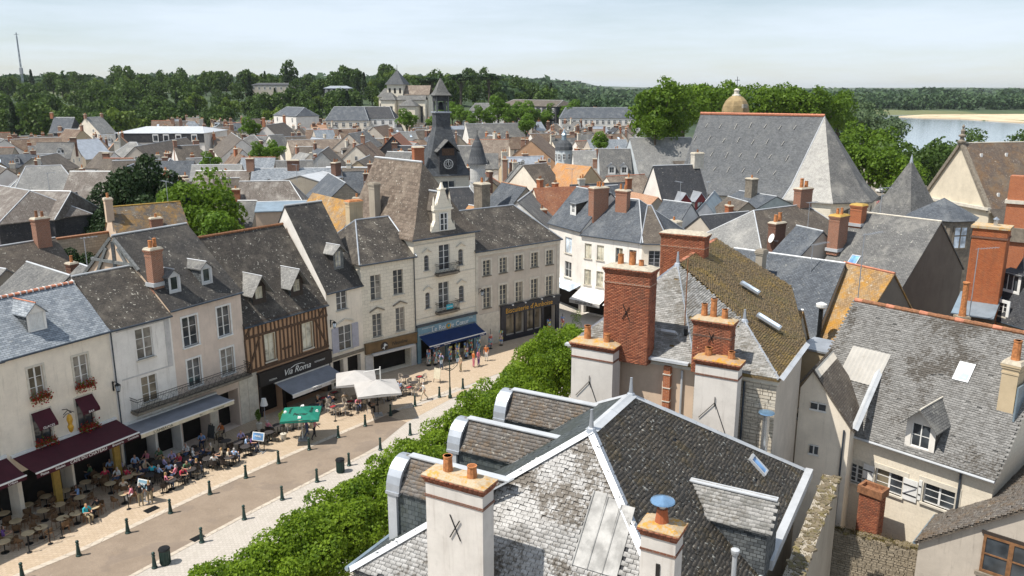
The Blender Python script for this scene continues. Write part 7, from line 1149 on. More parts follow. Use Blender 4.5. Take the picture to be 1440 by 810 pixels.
# ---------------------------------------------------------------- the rest of the town's roofs
def fill_town():
 taken = [(h.M @ Vector((h.L / 2, h.D / 2, 0)), max(h.L, h.D) * .5) for h in FAR]; rnd = random.Random(21); n = 0
 roofs = ['slate_grey'] * 4 + ['slate_brown'] * 5 + ['slate_blue'] * 2 + ['slate_pale'] * 3 + ['tile_brown'] * 3 + ['tile_pale_brown', 'slate_new', 'slate_black', 'tile_peach', 'zinc']; walls = ['stucco_cream', 'stucco_white', 'stucco_bright', 'stucco_grey', 'stucco_ochre', 'stucco_old']
 rn = {'slate_grey': 'grey-slated', 'slate_brown': 'brown-slated', 'slate_blue': 'blue-slated', 'slate_pale': 'pale-slated', 'tile_brown': 'brown-tiled', 'tile_pale_brown': 'ochre-tiled', 'slate_new': 'newly-slated', 'slate_black': 'black-slated', 'tile_peach': 'peach-tiled', 'zinc': 'zinc-roofed'}
 wn = {'stucco_cream': 'cream', 'stucco_white': 'white', 'stucco_bright': 'chalk-white', 'stucco_grey': 'grey', 'stucco_ochre': 'ochre', 'stucco_old': 'dull'}
 y = 118.0
 while y < 620:
  step = 8.6 + y * .012; x = -y * .76
  while x < y * .30 + 25:
   X = x + rnd.uniform(-3, 3); Y = y + rnd.uniform(-4, 4); x += step * rnd.uniform(.95, 1.35)
   px, py, zc = project((X, Y, 9))
   if px < -150 or px > 1010: continue
   if X - .30 * Y > 20: continue
   if Y + .25 * X > 455 and X < 40 and -X + .1 * Y > 20: continue          # wooded rise
   if Y > 330 and X < -.42 * Y: continue
   if (px > 880 and Y > 190) or (px > 960): continue                      # plane trees
   if 95 < px < 350 and Y < 168: continue
   if px > 640 and px < 950 and Y < 112: continue
   if any((Vector((X, Y, 0)) - Vector((c.x, c.y, 0))).length < r + 3.2 for c, r in taken): continue
   base = rnd.choice((R(28), R(-60), R(30), R(-58), R(5), R(-82))) + rnd.uniform(-.15, .15); L_ = rnd.uniform(6.5, 12.5); w = rnd.uniform(3.0, 4.5); pitch = rnd.uniform(36, 48); z0 = max(hz(X, Y), 0); ze = z0 + rnd.uniform(5.0, 7.6); zr = ze + w * math.tan(R(pitch)); rf = rnd.choice(roofs); wl = rnd.choice(walls); hp = (w * .9, w * .9) if rnd.random() < .18 else (0, 0)
   a = base if math.cos(base) >= 0 else base + math.pi; d = Vector((math.cos(a), math.sin(a), 0)); nn = Vector((-d.y, d.x, 0)); O = Vector((X, Y, 0)) - d * L_ / 2 - nn * w
   h = House('house', '', O, a, L_, 2 * w, ze, zr, hips=hp, wall=wl, roof=rf, ridge=rnd.choice(('zinc_white', 'zinc', 'orange_tile', 'slate_grey', None)), over=.3, gutter=None, z0=z0, th=.2, rr=.13); nc = rnd.choice((0, 1, 1, 2, 2, 2, 3, 3))
   for k in range(nc): chimney(h.root, rnd.choice((.4, L_ - .4, L_ * rnd.random())), w + rnd.uniform(-1.2, 1.2), h.ze, h.zr + rnd.uniform(.6, 1.6), rnd.uniform(.9, 1.8), .7, rnd.choice(('brickwork', 'brickwork', 'brickwork_dark', 'brickwork_orange', 'stone_trim')), rnd.choice((0, 1, 2, 2)), band=False)
   if rnd.random() < .3: h.dormer(L_ * rnd.uniform(.3, .7), .9, 1.3, 1.4, .5, frontm='white_paint', ww=.8, roofm=rf)
   if rnd.random() < .3: h.skylight(L_ * rnd.uniform(.2, .8), w * .5, 1.0, 1.3)
   h.autowins(max(2, int(L_ / 3.2)), [(.5, 0)] if Y > 200 else [(.5, 0), (3.3, 0)])
   if not hp[0]: h.gablewins(0, [1.6], 2 if w > 4 else 1); h.gablewins(1, [1.6], 2 if w > 4 else 1)
   h.finish(); taken.append((Vector((X, Y, 0)), max(L_, 2 * w) * .40)); n += 1
   band = 'far back' if Y > 380 else 'mid town' if Y > 220 else 'near'; side = 'left of clock tower' if px < 590 else 'right of clock tower' if px > 650 else 'beyond clock tower'
   h.root['label'] = f"{rn[rf]} {wn[wl]} {'hipped ' if hp[0] else ''}house, {('chimneyless', 'one chimney', 'two chimneys', 'three chimneys')[nc]}, {side}, {band}"; h.root['group'] = 'houses of the old town'; h.root['px'] = px
  y += step * 1.25
 return n
NFILL = fill_town()
# long white building and other landmarks toward the river
def long_building(label, x0, y0, x1, y1, d, w, ze_drop, wall, roof, n, rows=2, hips=(3, 3)):
 h = ridged(label, (x0, y0), (x1, y1), d=d, w=w, pitch=math.degrees(math.atan(ze_drop / w)), hips=hips, roof=roof, wall=wall, wins=0, gw=(0, 0), name='building', cat='building'); 
 for j in range(rows):
  for i in range(n): farwin(h.root, Matrix.Translation(((i + .5) / n * h.L, -.02, h.ze - 3.2 - 3.4 * j)), 1.5, 2.2)
 return h
long_building('very long white school building with grey roof towards the plane trees', 795, 151, 890, 151, 430, 7, 5, 'stucco_bright', 'slate_blue', 14); long_building('modern dark terraced block with strip windows below the trees', 722, 140, 792, 141, 470, 8, 3, 'slate_black', 'slate_brown', 10, 3); long_building('white villa row with grey mansard left of the dark block', 668, 145, 722, 145, 470, 7, 4, 'stucco_bright', 'slate_grey', 6); long_building('cream mansion front with slate mansard roof and three gables', 470, 150, 512, 150, 400, 7, 6, 'stucco_cream', 'slate_blue', 6); long_building('dark mansard terrace beside the cream mansion', 512, 150, 548, 150, 405, 7, 5, 'stucco_white', 'slate_black', 5); long_building('white cottage with blue roof under the hillside trees', 403, 150, 428, 151, 430, 6, 4, 'stucco_bright', 'slate_blue', 3, 1); long_building('glassy modern building among the hillside trees', 362, 117, 412, 117, 640, 7, 1.5, 'stucco_grey', 'slate_black', 8, 1); long_building('dark modern house half hidden by conifers on the hill', 464, 121, 488, 121, 600, 7, 1.5, 'slate_black', 'zinc', 5, 1)
def cupola():
 a = atd(793, 205, 215); r = empty('cupola_house', (a.x, a.y, 0), 0, 'small slate dome with lantern over a corner building', 'building'); z = a.z - 1; k = 215 / 1160; b = MB(); b.lathe([(2.2, 0), (2.2, z)], n=8); b.build('wall', 'stucco_bluish', r); b = MB(); b.lathe([(2.35, z), (2.25, z + .8), (1.8, z + 1.7), (1.1, z + 2.3), (.7, z + 2.5)], n=12); d = b.build('dome', 'slate_tower', r); b = MB(); b.lathe([(.65, z + 2.5), (.6, z + 3.7), (.8, z + 3.8), (.5, z + 4.2), (.06, z + 5.3)], n=8); b.build('lantern', 'zinc_blue', d)
 for i in range(5): an = R(200 + 35 * i); farwin(r, Matrix.Translation((2.22 * math.cos(an), 2.22 * math.sin(an), z - 2.4)) @ Matrix.Rotation(an + R(90), 4, 'Z'), .8, 1.5)
cupola()
# ---------------------------------------------------------------- trees
ORD = 'first second third fourth fifth sixth seventh eighth ninth tenth eleventh twelfth thirteenth fourteenth fifteenth sixteenth seventeenth eighteenth nineteenth twentieth'.split()
def nth(i): return ORD[i] if i < 20 else ('twenty-' + ORD[i - 20] if i < 29 else 'thirtieth' if i == 29 else 'thirty-' + ORD[i - 30] if i < 39 else 'fortieth' if i == 39 else 'forty-' + ORD[i - 40])
def leafquads(P, N, size, jit=.4, rough=.6):
 n = len(P); nr = N + RNG.normal(size=(n, 3)) * rough; nr /= np.linalg.norm(nr, axis=1)[:, None] + 1e-9; a = RNG.normal(size=(n, 3)); t = np.cross(nr, a); t /= np.linalg.norm(t, axis=1)[:, None] + 1e-9; bt = np.cross(nr, t); sz = (size * RNG.uniform(1 - jit, 1 + jit, n))[:, None]
 return np.stack([P - t * sz * .5, P + bt * sz * .4 + nr * sz * .07, P + t * sz * .5 - nr * sz * .06, P - bt * sz * .4 + nr * sz * .07], 1)
def crown_pts(rx, rz, n, clumps=26, cr=.36, squash=1.0, flat=.0):
 """leaves on the shells of many clumps spread through an uneven crown"""
 C_ = []; 
 while len(C_) < clumps:
  v = RNG.normal(size=3); v /= np.linalg.norm(v); r = RNG.uniform(.45, .86) if len(C_) > clumps * .25 else RNG.uniform(.1, .5); v = v * r
  if v[2] < -.62: continue
  C_.append(v)
 C_ = np.array(C_); k = RNG.integers(0, clumps, n); rad = cr * RNG.uniform(.7, 1.25, clumps)[k]; d = RNG.normal(size=(n, 3)); d /= np.linalg.norm(d, axis=1)[:, None]; d[:, 2] = np.abs(d[:, 2]) * np.where(RNG.random(n) < .75, 1, -1); P = C_[k] + d * (rad * RNG.uniform(.72, 1.05, n))[:, None]
 dist = np.min(np.linalg.norm(P[:, None, :] - C_[None], axis=2) / (cr * .98), axis=1); keep = dist > .62; P, d = P[keep], d[keep]; return P * np.array([rx, rx, rz]), d / np.array([1, 1, rz / rx])
def tree_proto(name, rx, rz, zc, n, size, leaf, clumps=26, trunk_r=.3, cr=.36, kind='broad'):
 r = empty(name); b = MB(); 
 if kind == 'broad':
  b.tube([(0, 0, -1), (0.05, 0, zc * .45), (.1, .05, zc)], [trunk_r * 1.25, trunk_r, trunk_r * .55], 7)
  for i in range(6): a = i * 1.05 + random.random(); rr = rx * random.uniform(.45, .75); b.tube([(0, 0, zc * random.uniform(.4, .7)), (rr * .5 * math.cos(a), rr * .5 * math.sin(a), zc * .95), (rr * math.cos(a), rr * math.sin(a), zc + rz * random.uniform(.1, .5))], [trunk_r * .5, trunk_r * .3, trunk_r * .1], 5)
  P, N = crown_pts(rx, rz, n, clumps, cr); P[:, 2] += zc
 else:
  H_ = zc * 2; b.tube([(0, 0, -1), (0, 0, H_ * .95)], [trunk_r, trunk_r * .15], 6); L = []; Nn = []
  for _ in range(n):
   f = RNG.random() ** .8; z = H_ * (.08 + .92 * f); rad = rx * (1 - f) ** .85 * (.55 + .45 * math.sin(z * 2.4 + 3 * math.sin(z)) ** 2); a = RNG.random() * 2 * math.pi; lob = .75 + .25 * math.sin(a * 5 + z * 1.7); q = rad * lob * RNG.uniform(.6, 1.0) ** .6; L.append((q * math.cos(a), q * math.sin(a), z - q * .25)); Nn.append((math.cos(a), math.sin(a), .8))
  P, N = np.array(L), np.array(Nn)
 b.build('trunk', 'bark', r); Q = leafquads(P, N, size); npmesh('crown', Q.reshape(-1, 3), np.arange(len(Q) * 4).reshape(-1, 4), leaf, r); return r
class Kind:
 def __init__(s, *protos): s.p = [(q, [c for c in bpy.data.objects if c.parent == q]) for q in protos]; s.used = [False] * len(protos)
 def place(s, x, y, z, sc, label, group, cat='tree', sz=1.0, name=None):
  i = random.randrange(len(s.p)); q, ch = s.p[i]
  if not s.used[i]: o = q; s.used[i] = True
  else:
   o = q.copy(); COL.objects.link(o)
   for c in ch: k = c.copy(); COL.objects.link(k); k.parent = o
  o.location = (x, y, z); o.rotation_euler = (0, 0, random.random() * 6.28); o.scale = (sc, sc, sc * sz); return tag(o, label, cat, group)
 def purge(s):
  for (q, ch), u in zip(s.p, s.used):
   if not u:
    for c in ch: bpy.data.objects.remove(c)
    bpy.data.objects.remove(q)
lime = Kind(*[tree_proto('lime_tree', 2.7, 2.55, 4.2, 30000, .16, 'leaf_lime', 64, .16, .33) for _ in range(3)])
LT = []
for i in range(16): f = i / 15; LT.append((-12.9 + 17.3 * f + random.uniform(-.15, .15), 32.4 + 32.4 * f, random.uniform(.93, 1.0), .98 + .3 * max(0, f - .5) / .5))
for i, (x, y, s, sz) in enumerate(LT): lime.place(x, y, .03, s, ('nearest' if i == 0 else 'farthest and tallest' if i == 15 else nth(i)) + ' clipped lime tree from the camera in the row along the square', 'clipped lime trees along the square', sz=sz)
lime.purge()
# nearer trees behind the row
fir = Kind(*[tree_proto('evergreen_tree', 4.6, 5.4, 6.2, 17000, .34, 'leaf_dark', 30, .3, .33) for _ in range(2)]); 
for i, (px, py, d, s, sz) in enumerate([(138, 300, 116, .95, .85), (165, 300, 120, 1.1, .9), (203, 300, 122, 1.3, 1.12), (232, 300, 118, 1.15, .98), (252, 300, 121, 1.1, 1.0), (180, 290, 130, 1.15, 1.05)]):
 a = atd(px, py, d); fir.place(a.x, a.y, 0, s * .98, ['small dark evergreen at the left of the clump', 'dark evergreen second from the left in the clump', 'tallest dark evergreen in the middle of the clump', 'dark evergreen beside the tallest one', 'dark evergreen next to the bright green tree', 'dark evergreen at the back of the clump'][i] + ' behind the row', 'dark evergreens behind the row', sz=sz * 1.05)
for px, py, d, s, lb in [(25, 330, 84, .5, 'low dark pine hedge at the left behind the brick chimney'), (70, 318, 88, .5, 'low dark pine beside the brick garden wall'), (100, 330, 86, .55, 'small dark pine next to the orange-edged roof')]: a = atd(px, py, d); fir.place(a.x, a.y, 4, s, lb, 'dark evergreens behind the row')
fir.purge()
brt = Kind(*[tree_proto('broadleaf_tree', 4.4, 4.6, 7.5, 7000, .42, 'leaf_plane', 30, .3)]); a = atd(287, 285, 116); brt.place(a.x, a.y, 0, 1.3, 'round bright green tree right of the dark evergreens', None); a = atd(270, 300, 113); brt.place(a.x, a.y, 0, 1.05, 'lower bright tree touching the evergreens', None)
yel = Kind(*[tree_proto('broadleaf_tree', 3.4, 2.6, 6.5, 4200, .4, 'leaf_bright', 22, .2)]); a = atd(314, 318, 108); yel.place(a.x, a.y, 0, 1.2, 'yellow green shrub-like tree in front of the round bright tree', None)
for px, py, d, lb in [(352, 180, 330, 'yellow green tree beside the white villa'), (365, 214, 200, 'green garden tree in the middle of the town, left'), (385, 212, 205, 'green garden tree in the middle of the town, right'), (295, 228, 185, 'bushy green tree above the long flat roof'), (845, 200, 230, 'low green hedge behind the pale roofs'), (740, 175, 330, 'pale green tree by the white school'), (572, 168, 360, 'small yellow green tree in front of the old church')]: a = atd(px, py, d); yel.place(a.x, a.y, a.z - 6.4 * d / 230, d / 230, lb, None)
TW = random.Random(8)
for i, px in enumerate(range(610, 806, 13)): d = TW.uniform(395, 440); a = atd(px, TW.uniform(158, 168), d); yel.place(a.x, a.y, a.z - 6.4 * 1.5, 1.5 * TW.uniform(.8, 1.3), f'green tree among the far white buildings, {nth(i)} from the left', 'trees among the far buildings')
yel.purge(); brt.purge()
# ---- wooded rise: trees one by one
wood = Kind(*[tree_proto('broadleaf_tree', 7.2 * q, 7.6, 9.5, 1500, 1.5, 'leaf_wood', 24, .5, .38) for q in (1, .92, 1.08)], *[tree_proto('broadleaf_tree', 6.6, 7.4, 9.5, 1500, 1.5, 'leaf_wood2', 22, .5, .38) for q in (1,)]) if 'leaf_wood2' in MATS else None
con = Kind(tree_proto('conifer', 5.2, 0, 10.0, 1500, 1.5, 'leaf_dark', trunk_r=.5, kind='fir'))
rw = random.Random(5); cnt = 0
Y = 400
while Y < 860 and cnt < 296:
 X = -Y * .66
 while X < 110:
  x, y = X + rw.uniform(-4, 4), Y + rw.uniform(-8, 8); X += 12.5 * (1 + (Y - 430) / 700) * rw.uniform(.85, 1.2); px, py, zc = project((x, y, 12))
  if y + .25 * x < (318 if x < -190 else 440 if x < -120 else 478): continue
  if px > 790 or (px > 535 and px < 612 and y < 520) or (610 < px and y < 560) : continue
  z = hz(x, y) - .5; s = rw.uniform(.62, 1.3)
  if rw.random() < (.22 if 330 < px < 540 else .06): con.place(x, y, z, s * 1.05, 'dark conifer standing in the wood on the rise', 'conifers in the wood on the rise')
  else: wood.place(x, y, z, s, 'leafy tree in the dense wood on the rise', 'broadleaf trees of the wood on the rise', sz=rw.uniform(.9, 1.2))
  cnt += 1
 Y += 34 + (Y - 430) * .06
ced = Kind(tree_proto('cedar_tree', 9, 2.4, 19, 1500, 1.4, 'leaf_dark', 20, .7, .42)); 
for px, d, s, lb in [(688, 560, 1.0, 'flat topped cedar standing highest on the skyline'), (648, 560, .98, 'broad flat topped cedar left of the highest one'), (606, 575, .9, 'dark cedar above the old church')]: a = atd(px, 120, d); z = a.z - 14; ced.place(a.x, a.y, z, s, lb, 'cedars on the skyline')
for px in list(range(350, 428, 11)) + [460, 472, 484, 496]: a = atd(px, 130, 575 + (px % 7) * 3); wood.place(a.x, a.y, hz(a.x, a.y), .8 + (px % 5) * .06, 'leafy tree in the dense wood on the rise', 'broadleaf trees of the wood on the rise')
con.purge(); wood.purge(); ced.purge()
# ---- plane trees by the river and around the church
pl = Kind(*[tree_proto('plane_tree', 8.0, 8.6, 11.5, 3600, 1.0, 'leaf_plane', 34, .6, .34) for _ in range(3)])
PT = [(930, 152, 205, .86, 'tall plane tree standing left of the church roof'), (912, 168, 212, .72, 'lower plane tree at the foot of the tall one'), (922, 180, 200, .45, 'small plane tree low at the edge of the rooftops'), (945, 178, 204, .5, 'small plane tree below the tall one, by the church gable'), (950, 158, 214, .8, 'plane tree between the tall one and the church ridge'), (962, 148, 240, .85, 'plane tree just above the left end of the church ridge'), (985, 146, 255, .9, 'plane tree behind the church ridge, left of the dome'), (1006, 144, 285, .95, 'plane tree close to the left of the dome'), (1030, 146, 300, .9, 'plane tree directly behind the dome'), (1062, 151, 250, .76, 'plane tree close to the right of the dome'), (1083, 151, 246, .74, 'plane tree a little right of the dome'), (1104, 150, 250, .76, 'plane tree behind the middle of the church ridge'), (1124, 152, 246, .74, 'plane tree right of the middle of the church ridge'), (1143, 152, 250, .76, 'plane tree behind the right end of the church ridge'), (1163, 157, 255, .76, 'plane tree above the pale church hip'), (1180, 160, 265, .8, 'plane tree sloping down towards the river')]
for px, py, d, s, lb in PT:
 a = atd(px, py, d); pl.place(a.x, a.y, a.z - 11.5 * s, s, lb, 'plane trees round the church')
for px, py, d, s, lb in [(1195, 225, 178, .62, 'rounded chestnut nearest the pale church hip'), (1225, 235, 175, .68, 'rounded chestnut right of the church hip'), (1258, 245, 172, .66, 'rounded chestnut above the parked cars'), (1210, 205, 205, .7, 'chestnut at the back of the clump by the church'), (1240, 212, 200, .66, 'chestnut at the back above the turret'), (1275, 250, 178, .5, 'small chestnut beside the pointed turret')]:
 a = atd(px, py, d); pl.place(a.x, a.y, a.z - 11.5 * s, s, lb, 'chestnuts by the car park')
pl.purge()
wil = Kind(*[tree_proto('willow_tree', 8.5, 6.5, 8.5, 2200, 1.1, 'leaf_grey', 26, .5, .36) for _ in range(2)])
for px, py, d, s, lb in [(1196, 158, 330, 1.0, 'grey green willow at the river bend, upper'), (1232, 178, 300, .95, 'round grey willow at the water, lower'), (1215, 172, 320, .9, 'grey willow between the two round ones'), (1250, 185, 290, .8, 'grey willow nearest the open water'), (1180, 165, 340, 1.0, 'grey willow beside the plane trees')]: a = atd(px, py, d); wil.place(a.x, a.y, a.z - 8, s, lb, 'willows by the river')
wil.purge()
# ---- masses nobody could count: river scrub, far bank, far hills
def mass(name, label, pts, leaf, n=260, size=2.2):
 V = []
 for x, y, z, rx, rz in pts:
  P, N = crown_pts(rx, rz, n, 9, .45); P = P + np.array([x, y, z]); V.append(leafquads(P, N, size * rx / 8))
 Q = np.concatenate(V); o = npmesh(name, Q.reshape(-1, 3), np.arange(len(Q) * 4).reshape(-1, 4), leaf); return tag(o, label, 'vegetation', kind='stuff')
q = random.Random(3); pts = []
for i in range(70): px = q.uniform(1245, 1350); py = q.uniform(200, 238); a = atd(px, py, q.uniform(185, 260)); pts.append((a.x, a.y, a.z - 3, q.uniform(3, 5), q.uniform(3, 4.5)))
for px, py, d in [(1372, 190, 300), (1362, 196, 290), (1440, 188, 290), (1432, 194, 280)]: a = atd(px, py, d); pts.append((a.x, a.y, a.z - 1, 5, 4))
mass('scrub', 'thick green scrub along the near river bank', pts, 'leaf_wood', 330, 1.5)
pts = []
for i in range(330):
 px = q.uniform(1150, 1500); d = q.uniform(1090, 1500); x, f, dd = _ray(px, 140); X = x / f * d; h_ = q.uniform(13, 22); pts.append((X, d, h_ * .45 - 1, q.uniform(8, 13), h_ * .55))
mass('far_bank_wood', 'continuous band of woodland on the far bank of the river', pts, 'leaf_far', 170, 3.0)
pts = []
for i in range(420):
 px = q.uniform(690, 1240); d = q.uniform(620, 1500) if px < 1130 else q.uniform(420, 900); x, f, dd = _ray(px, 140); X = x / f * d; h_ = q.uniform(11, 19)
 if X - .3 * d > 40 and d < 1080 and px > 1165: continue
 pts.append((X, d, hz(X, d) + h_ * .45, q.uniform(8, 14), h_ * .55))
mass('valley_wood', 'woods and hedges spread across the valley behind the town', pts, 'leaf_far', 170, 3.0)
pts = []
for i in range(520): d = q.uniform(1500, 4200); X = q.uniform(-.66, .68) * d; pts.append((X, d, hz(X, d) + 6, q.uniform(25, 60), q.uniform(12, 20)))
for i in range(160): d = q.uniform(860, 1300); X = q.uniform(-.66, .05) * d; pts.append((X, d, hz(X, d) + 7, q.uniform(11, 18), q.uniform(9, 13)))
for i in range(150): d = q.uniform(420, 860); X = -q.uniform(.67, .98) * d; pts.append((X, d, hz(X, d) + 8, q.uniform(8, 13), q.uniform(8, 11)))
mass('hill_woods', 'distant wooded hills along the horizon', pts, 'leaf_far', 120, 3.4)
# ---------------------------------------------------------------- things on the square
class Proto:
 def __init__(s, root): s.r = root; s.k = [(c, [g for g in bpy.data.objects if g.parent == c]) for c in bpy.data.objects if c.parent == root]; s.fresh = True
 def put(s, loc, rz=0.0, label='', cat='', group=None, sc=1.0):
  if s.fresh: o = s.r; s.fresh = False
  else:
   o = s.r.copy(); COL.objects.link(o)
   for c, g in s.k:
    k = c.copy(); COL.objects.link(k); k.parent = o
    for q in g: w = q.copy(); COL.objects.link(w); w.parent = k
  o.location = loc; o.rotation_euler = (0, 0, rz); o.scale = (sc,) * 3; return tag(o, label, cat, group)
r = empty('bollard'); b = MB(); b.lathe([(.17, 0), (.17, .06), (.13, .1), (.115, .3), (.085, .6), (.075, .72), (.1, .74), (.1, .78), (.06, .8), (.06, .83)], n=12); b.build('post', 'green_iron', r); b = MB(); b.lathe([(.05, .82), (.095, .87), (.105, .93), (.085, .99), (.02, 1.03)], n=12); b.build('knob', 'green_iron', r); P_ = Proto(r); H3 = Vector((0, 0, .025))
for i, p in enumerate(BL): P_.put(p + H3, 0, f'{nth(i)} dark green bollard from the left along the cafe side of the road', 'bollard', 'bollards along the road')
for i, p in enumerate(BR): P_.put(p + H3, 0, f'{nth(i)} dark green bollard from the left along the tree side of the road', 'bollard', 'bollards along the road')
r = empty('litter_bin'); b = MB(); b.lathe([(.27, 0), (.28, .05), (.27, .1), (.29, .9), (.3, .92)], n=14); b.build('drum', 'green_iron', r); b = MB(); b.lathe([(.33, .92), (.34, .98), (.3, 1.05), (.2, 1.06), (.18, .98)], n=14); b.build('rim', 'iron', r)
b = MB()
for i in range(14): a = i * math.pi / 7; b.b2((.29 * math.cos(a) - .015, .29 * math.sin(a) - .015, .08), (.29 * math.cos(a) + .015, .29 * math.sin(a) + .015, .9))
b.build('staves', 'green_iron', r, kind='stuff'); P_ = Proto(r); P_.put(at(233, 793), 0, 'dark green litter bin on the pale paving near the lower left', 'bin', 'litter bins'); P_.put(at(479, 664), 0, 'dark green litter bin half hidden by the lime leaves', 'bin', 'litter bins')
# street lamp
r = empty('street_lamp', at(633, 560), R(20), 'ornate dark green street lamp with two scrolled arms', 'lamp'); b = MB(); b.lathe([(.18, 0), (.18, .25), (.11, .35), (.09, 1.0), (.06, 1.1), (.05, 3.4), (.08, 3.45), (.03, 3.6)], n=10); b.build('post', 'green_iron', r)
for s in (-1, 1):
 b = MB(); b.tube([(0, 0, 2.6), (s * .35, 0, 2.75), (s * .7, 0, 3.05), (s * .75, 0, 3.35)], .035, 6); b.tube([(0, 0, 3.2), (s * .3, 0, 3.3), (s * .45, 0, 3.05), (s * .3, 0, 2.95)], .02, 5); a = b.build('arm', 'green_iron', r); b = MB(); b.lathe([(.09, 3.35), (.19, 3.75), (.21, 3.78)], (s * .75, 0, 0), 6); b.build('lantern', 'skyglass', a); b = MB(); b.lathe([(.25, 3.78), (.2, 3.84), (.06, 4.0), (.02, 4.15)], (s * .75, 0, 0), 6); b.build('lantern_cap', 'green_iron', a)
# tables and chairs
def table_proto(name, top, base, r_=.36):
 r = empty(name); b = MB(); b.lathe([(r_, .71), (r_ + .01, .72), (r_ + .01, .735), (r_ - .005, .745)], n=18); b.build('table_top', top, r); b = MB(); b.lathe([(.03, .03), (.03, .71)], n=8); b.build('column', base, r); b = MB(); b.lathe([(.24, 0), (.22, .025), (.04, .05)], n=10); b.build('foot', base, r); return Proto(r)
def chair_proto(name, m, legm, back=.84):
 r = empty(name); b = MB(); b.lathe([(.2, .43), (.225, .45), (.22, .475), (.05, .48)], n=12); b.build('seat', m, r); b = MB(); n = 9
 for i in range(n - 1):
  a0, a1 = R(200 - 220 / (n - 1) * i) , R(200 - 220 / (n - 1) * (i + 1)); 
  p0, p1 = (.235 * math.cos(a0), .235 * math.sin(a0)), (.235 * math.cos(a1), .235 * math.sin(a1)); h0 = .60 + (back - .60) * max(0, math.sin(a0)) ** .5; h1 = .60 + (back - .60) * max(0, math.sin(a1)) ** .5
  b.ext([(p0[0], p0[1], .52), (p1[0], p1[1], .52), (p1[0] * 1.06, p1[1] * 1.06, h1), (p0[0] * 1.06, p0[1] * 1.06, h0)], (-.02 * math.cos(a0), -.02 * math.sin(a0), 0))
 b.build('backrest', m, r)
 for x, y in ((-.17, -.15), (.17, -.15), (-.16, .17), (.16, .17)): b = MB(); b.tube([(x * 1.15, y * 1.2, 0), (x, y, .44)] if y < 0 else [(x * 1.15, y * 1.3, 0), (x, y, .44), (x * 1.2, y * 1.2, .6)], .016, 5); b.build('leg', legm, r)
 return Proto(r)
plain('wicker', (.15, .085, .04), .75, .4, 20, 0, .3); plain('wicker_pale', (.46, .40, .33), .75, .3, 20, 0, .3); plain('table_tan', (.46, .36, .22), .5, .2, 3); plain('table_dark', (.05, .045, .045), .5, .2, 3); plain('red_cloth', (.32, .02, .025), .8, .2, 3)
rt, wt, dt = table_proto('cafe_table', 'table_tan', 'iron'), None, table_proto('cafe_table', 'table_dark', 'iron', .38); wc, pc, dc = chair_proto('cafe_chair', 'wicker', 'oak'), chair_proto('cafe_chair', 'wicker_pale', 'grey_paint', .88), chair_proto('cafe_chair', 'dark_wood', 'iron')
AV = R(57); TABS = []
TP = [(5, 722), (22, 733), (39, 750), (58, 741.5), (38.5, 710), (61, 718), (64.4, 698), (88, 728.5), (106.5, 722), (83, 709.6), (91, 690), (112, 699.5), (131.5, 713), (138.5, 669), (155, 680), (174, 694), (179, 671), (192.6, 665.6), (5, 762), (120, 678), (160, 655)]
TP.sort()
used_ang = random.Random(11)
def chairs_round(c, ti, proto, terrace, n=2, off=None):
 a0 = used_ang.choice((0, 1)) * math.pi / 2 + AV if off is None else off
 for k in range(n):
  a = a0 + k * 2 * math.pi / n + used_ang.uniform(-.25, .25); q = c + Vector((math.cos(a), math.sin(a), 0)) * used_ang.uniform(.52, .62); side = 'street side' if (math.cos(a) * .85 - math.sin(a) * .53) > .35 else 'house side' if (math.cos(a) * .85 - math.sin(a) * .53) < -.35 else 'far end' if math.sin(a) > 0 else 'near end'
  yield q, a - math.pi / 2, f'cafe chair, {side} of the {nth(ti)} table from left, {terrace}'
CH = []
for i, (x, y) in enumerate(TP):
 c = at(x, y, .74); c.z = .03; rt.put(c, 0, f'round tan cafe table, {nth(i)} from the left on the maroon awning terrace', 'table', 'round cafe tables'); 
 for q, a, lb in chairs_round(c, i, wc, 'maroon awning terrace', used_ang.choice((2, 2, 3))): wc.put((q.x, q.y, .03), a, lb.replace('cafe chair', 'dark wicker chair'), 'chair', 'wicker chairs of the cafe terrace'); CH.append(q)
TA = [(198, 655), (210, 668), (220, 650), (232, 662), (240, 675), (250, 655), (262, 645), (268, 660), (280, 632), (292, 645), (307, 640), (322, 643), (318, 620), (335, 622), (350, 612), (345, 628), (378, 608), (362, 612), (390, 598)]
for i, (x, y) in enumerate(TA):
 c = at(x, y, .74); c.z = .03; dt.put(c, 0, f'small dark cafe table, {nth(i)} from the left in front of the grey awning', 'table', 'dark tables of the grey awning terrace')
 for q, a, lb in chairs_round(c, i, dc, 'grey awning terrace', 2): dc.put((q.x, q.y, .03), a, lb.replace('cafe chair', 'dark wooden chair'), 'chair', 'dark chairs of the grey awning terrace')
TV = [(468, 572), (478, 571), (492, 565), (505, 561), (455, 560), (440, 570), (470, 552), (512, 558), (530, 552), (545, 553), (560, 547), (555, 538), (575, 545), (582, 538), (590, 530), (570, 530), (430, 590), (412, 592)]
for i, (x, y) in enumerate(TV):
 c = at(x, y, .74); c.z = .03; dt.put(c, 0, f'cafe table, {nth(i)} on the pizzeria terrace by the parasols', 'table', 'tables of the pizzeria terrace')
 if i % 2 == 0: b = MB(); b.box((0, 0, .005), (.5, .3, .01)); o = b.build('table_runner', 'red_cloth'); o.location = (c.x, c.y, .775); o.rotation_euler.z = AV; tag(o, f'red table runner laid on the {nth(i)} pizzeria table', 'cloth', 'red table runners')
 for q, a, lb in chairs_round(c, i, pc, 'pizzeria terrace', 2): pc.put((q.x, q.y, .03), a, lb.replace('cafe chair', 'pale woven chair'), 'chair', 'pale chairs of the pizzeria terrace')
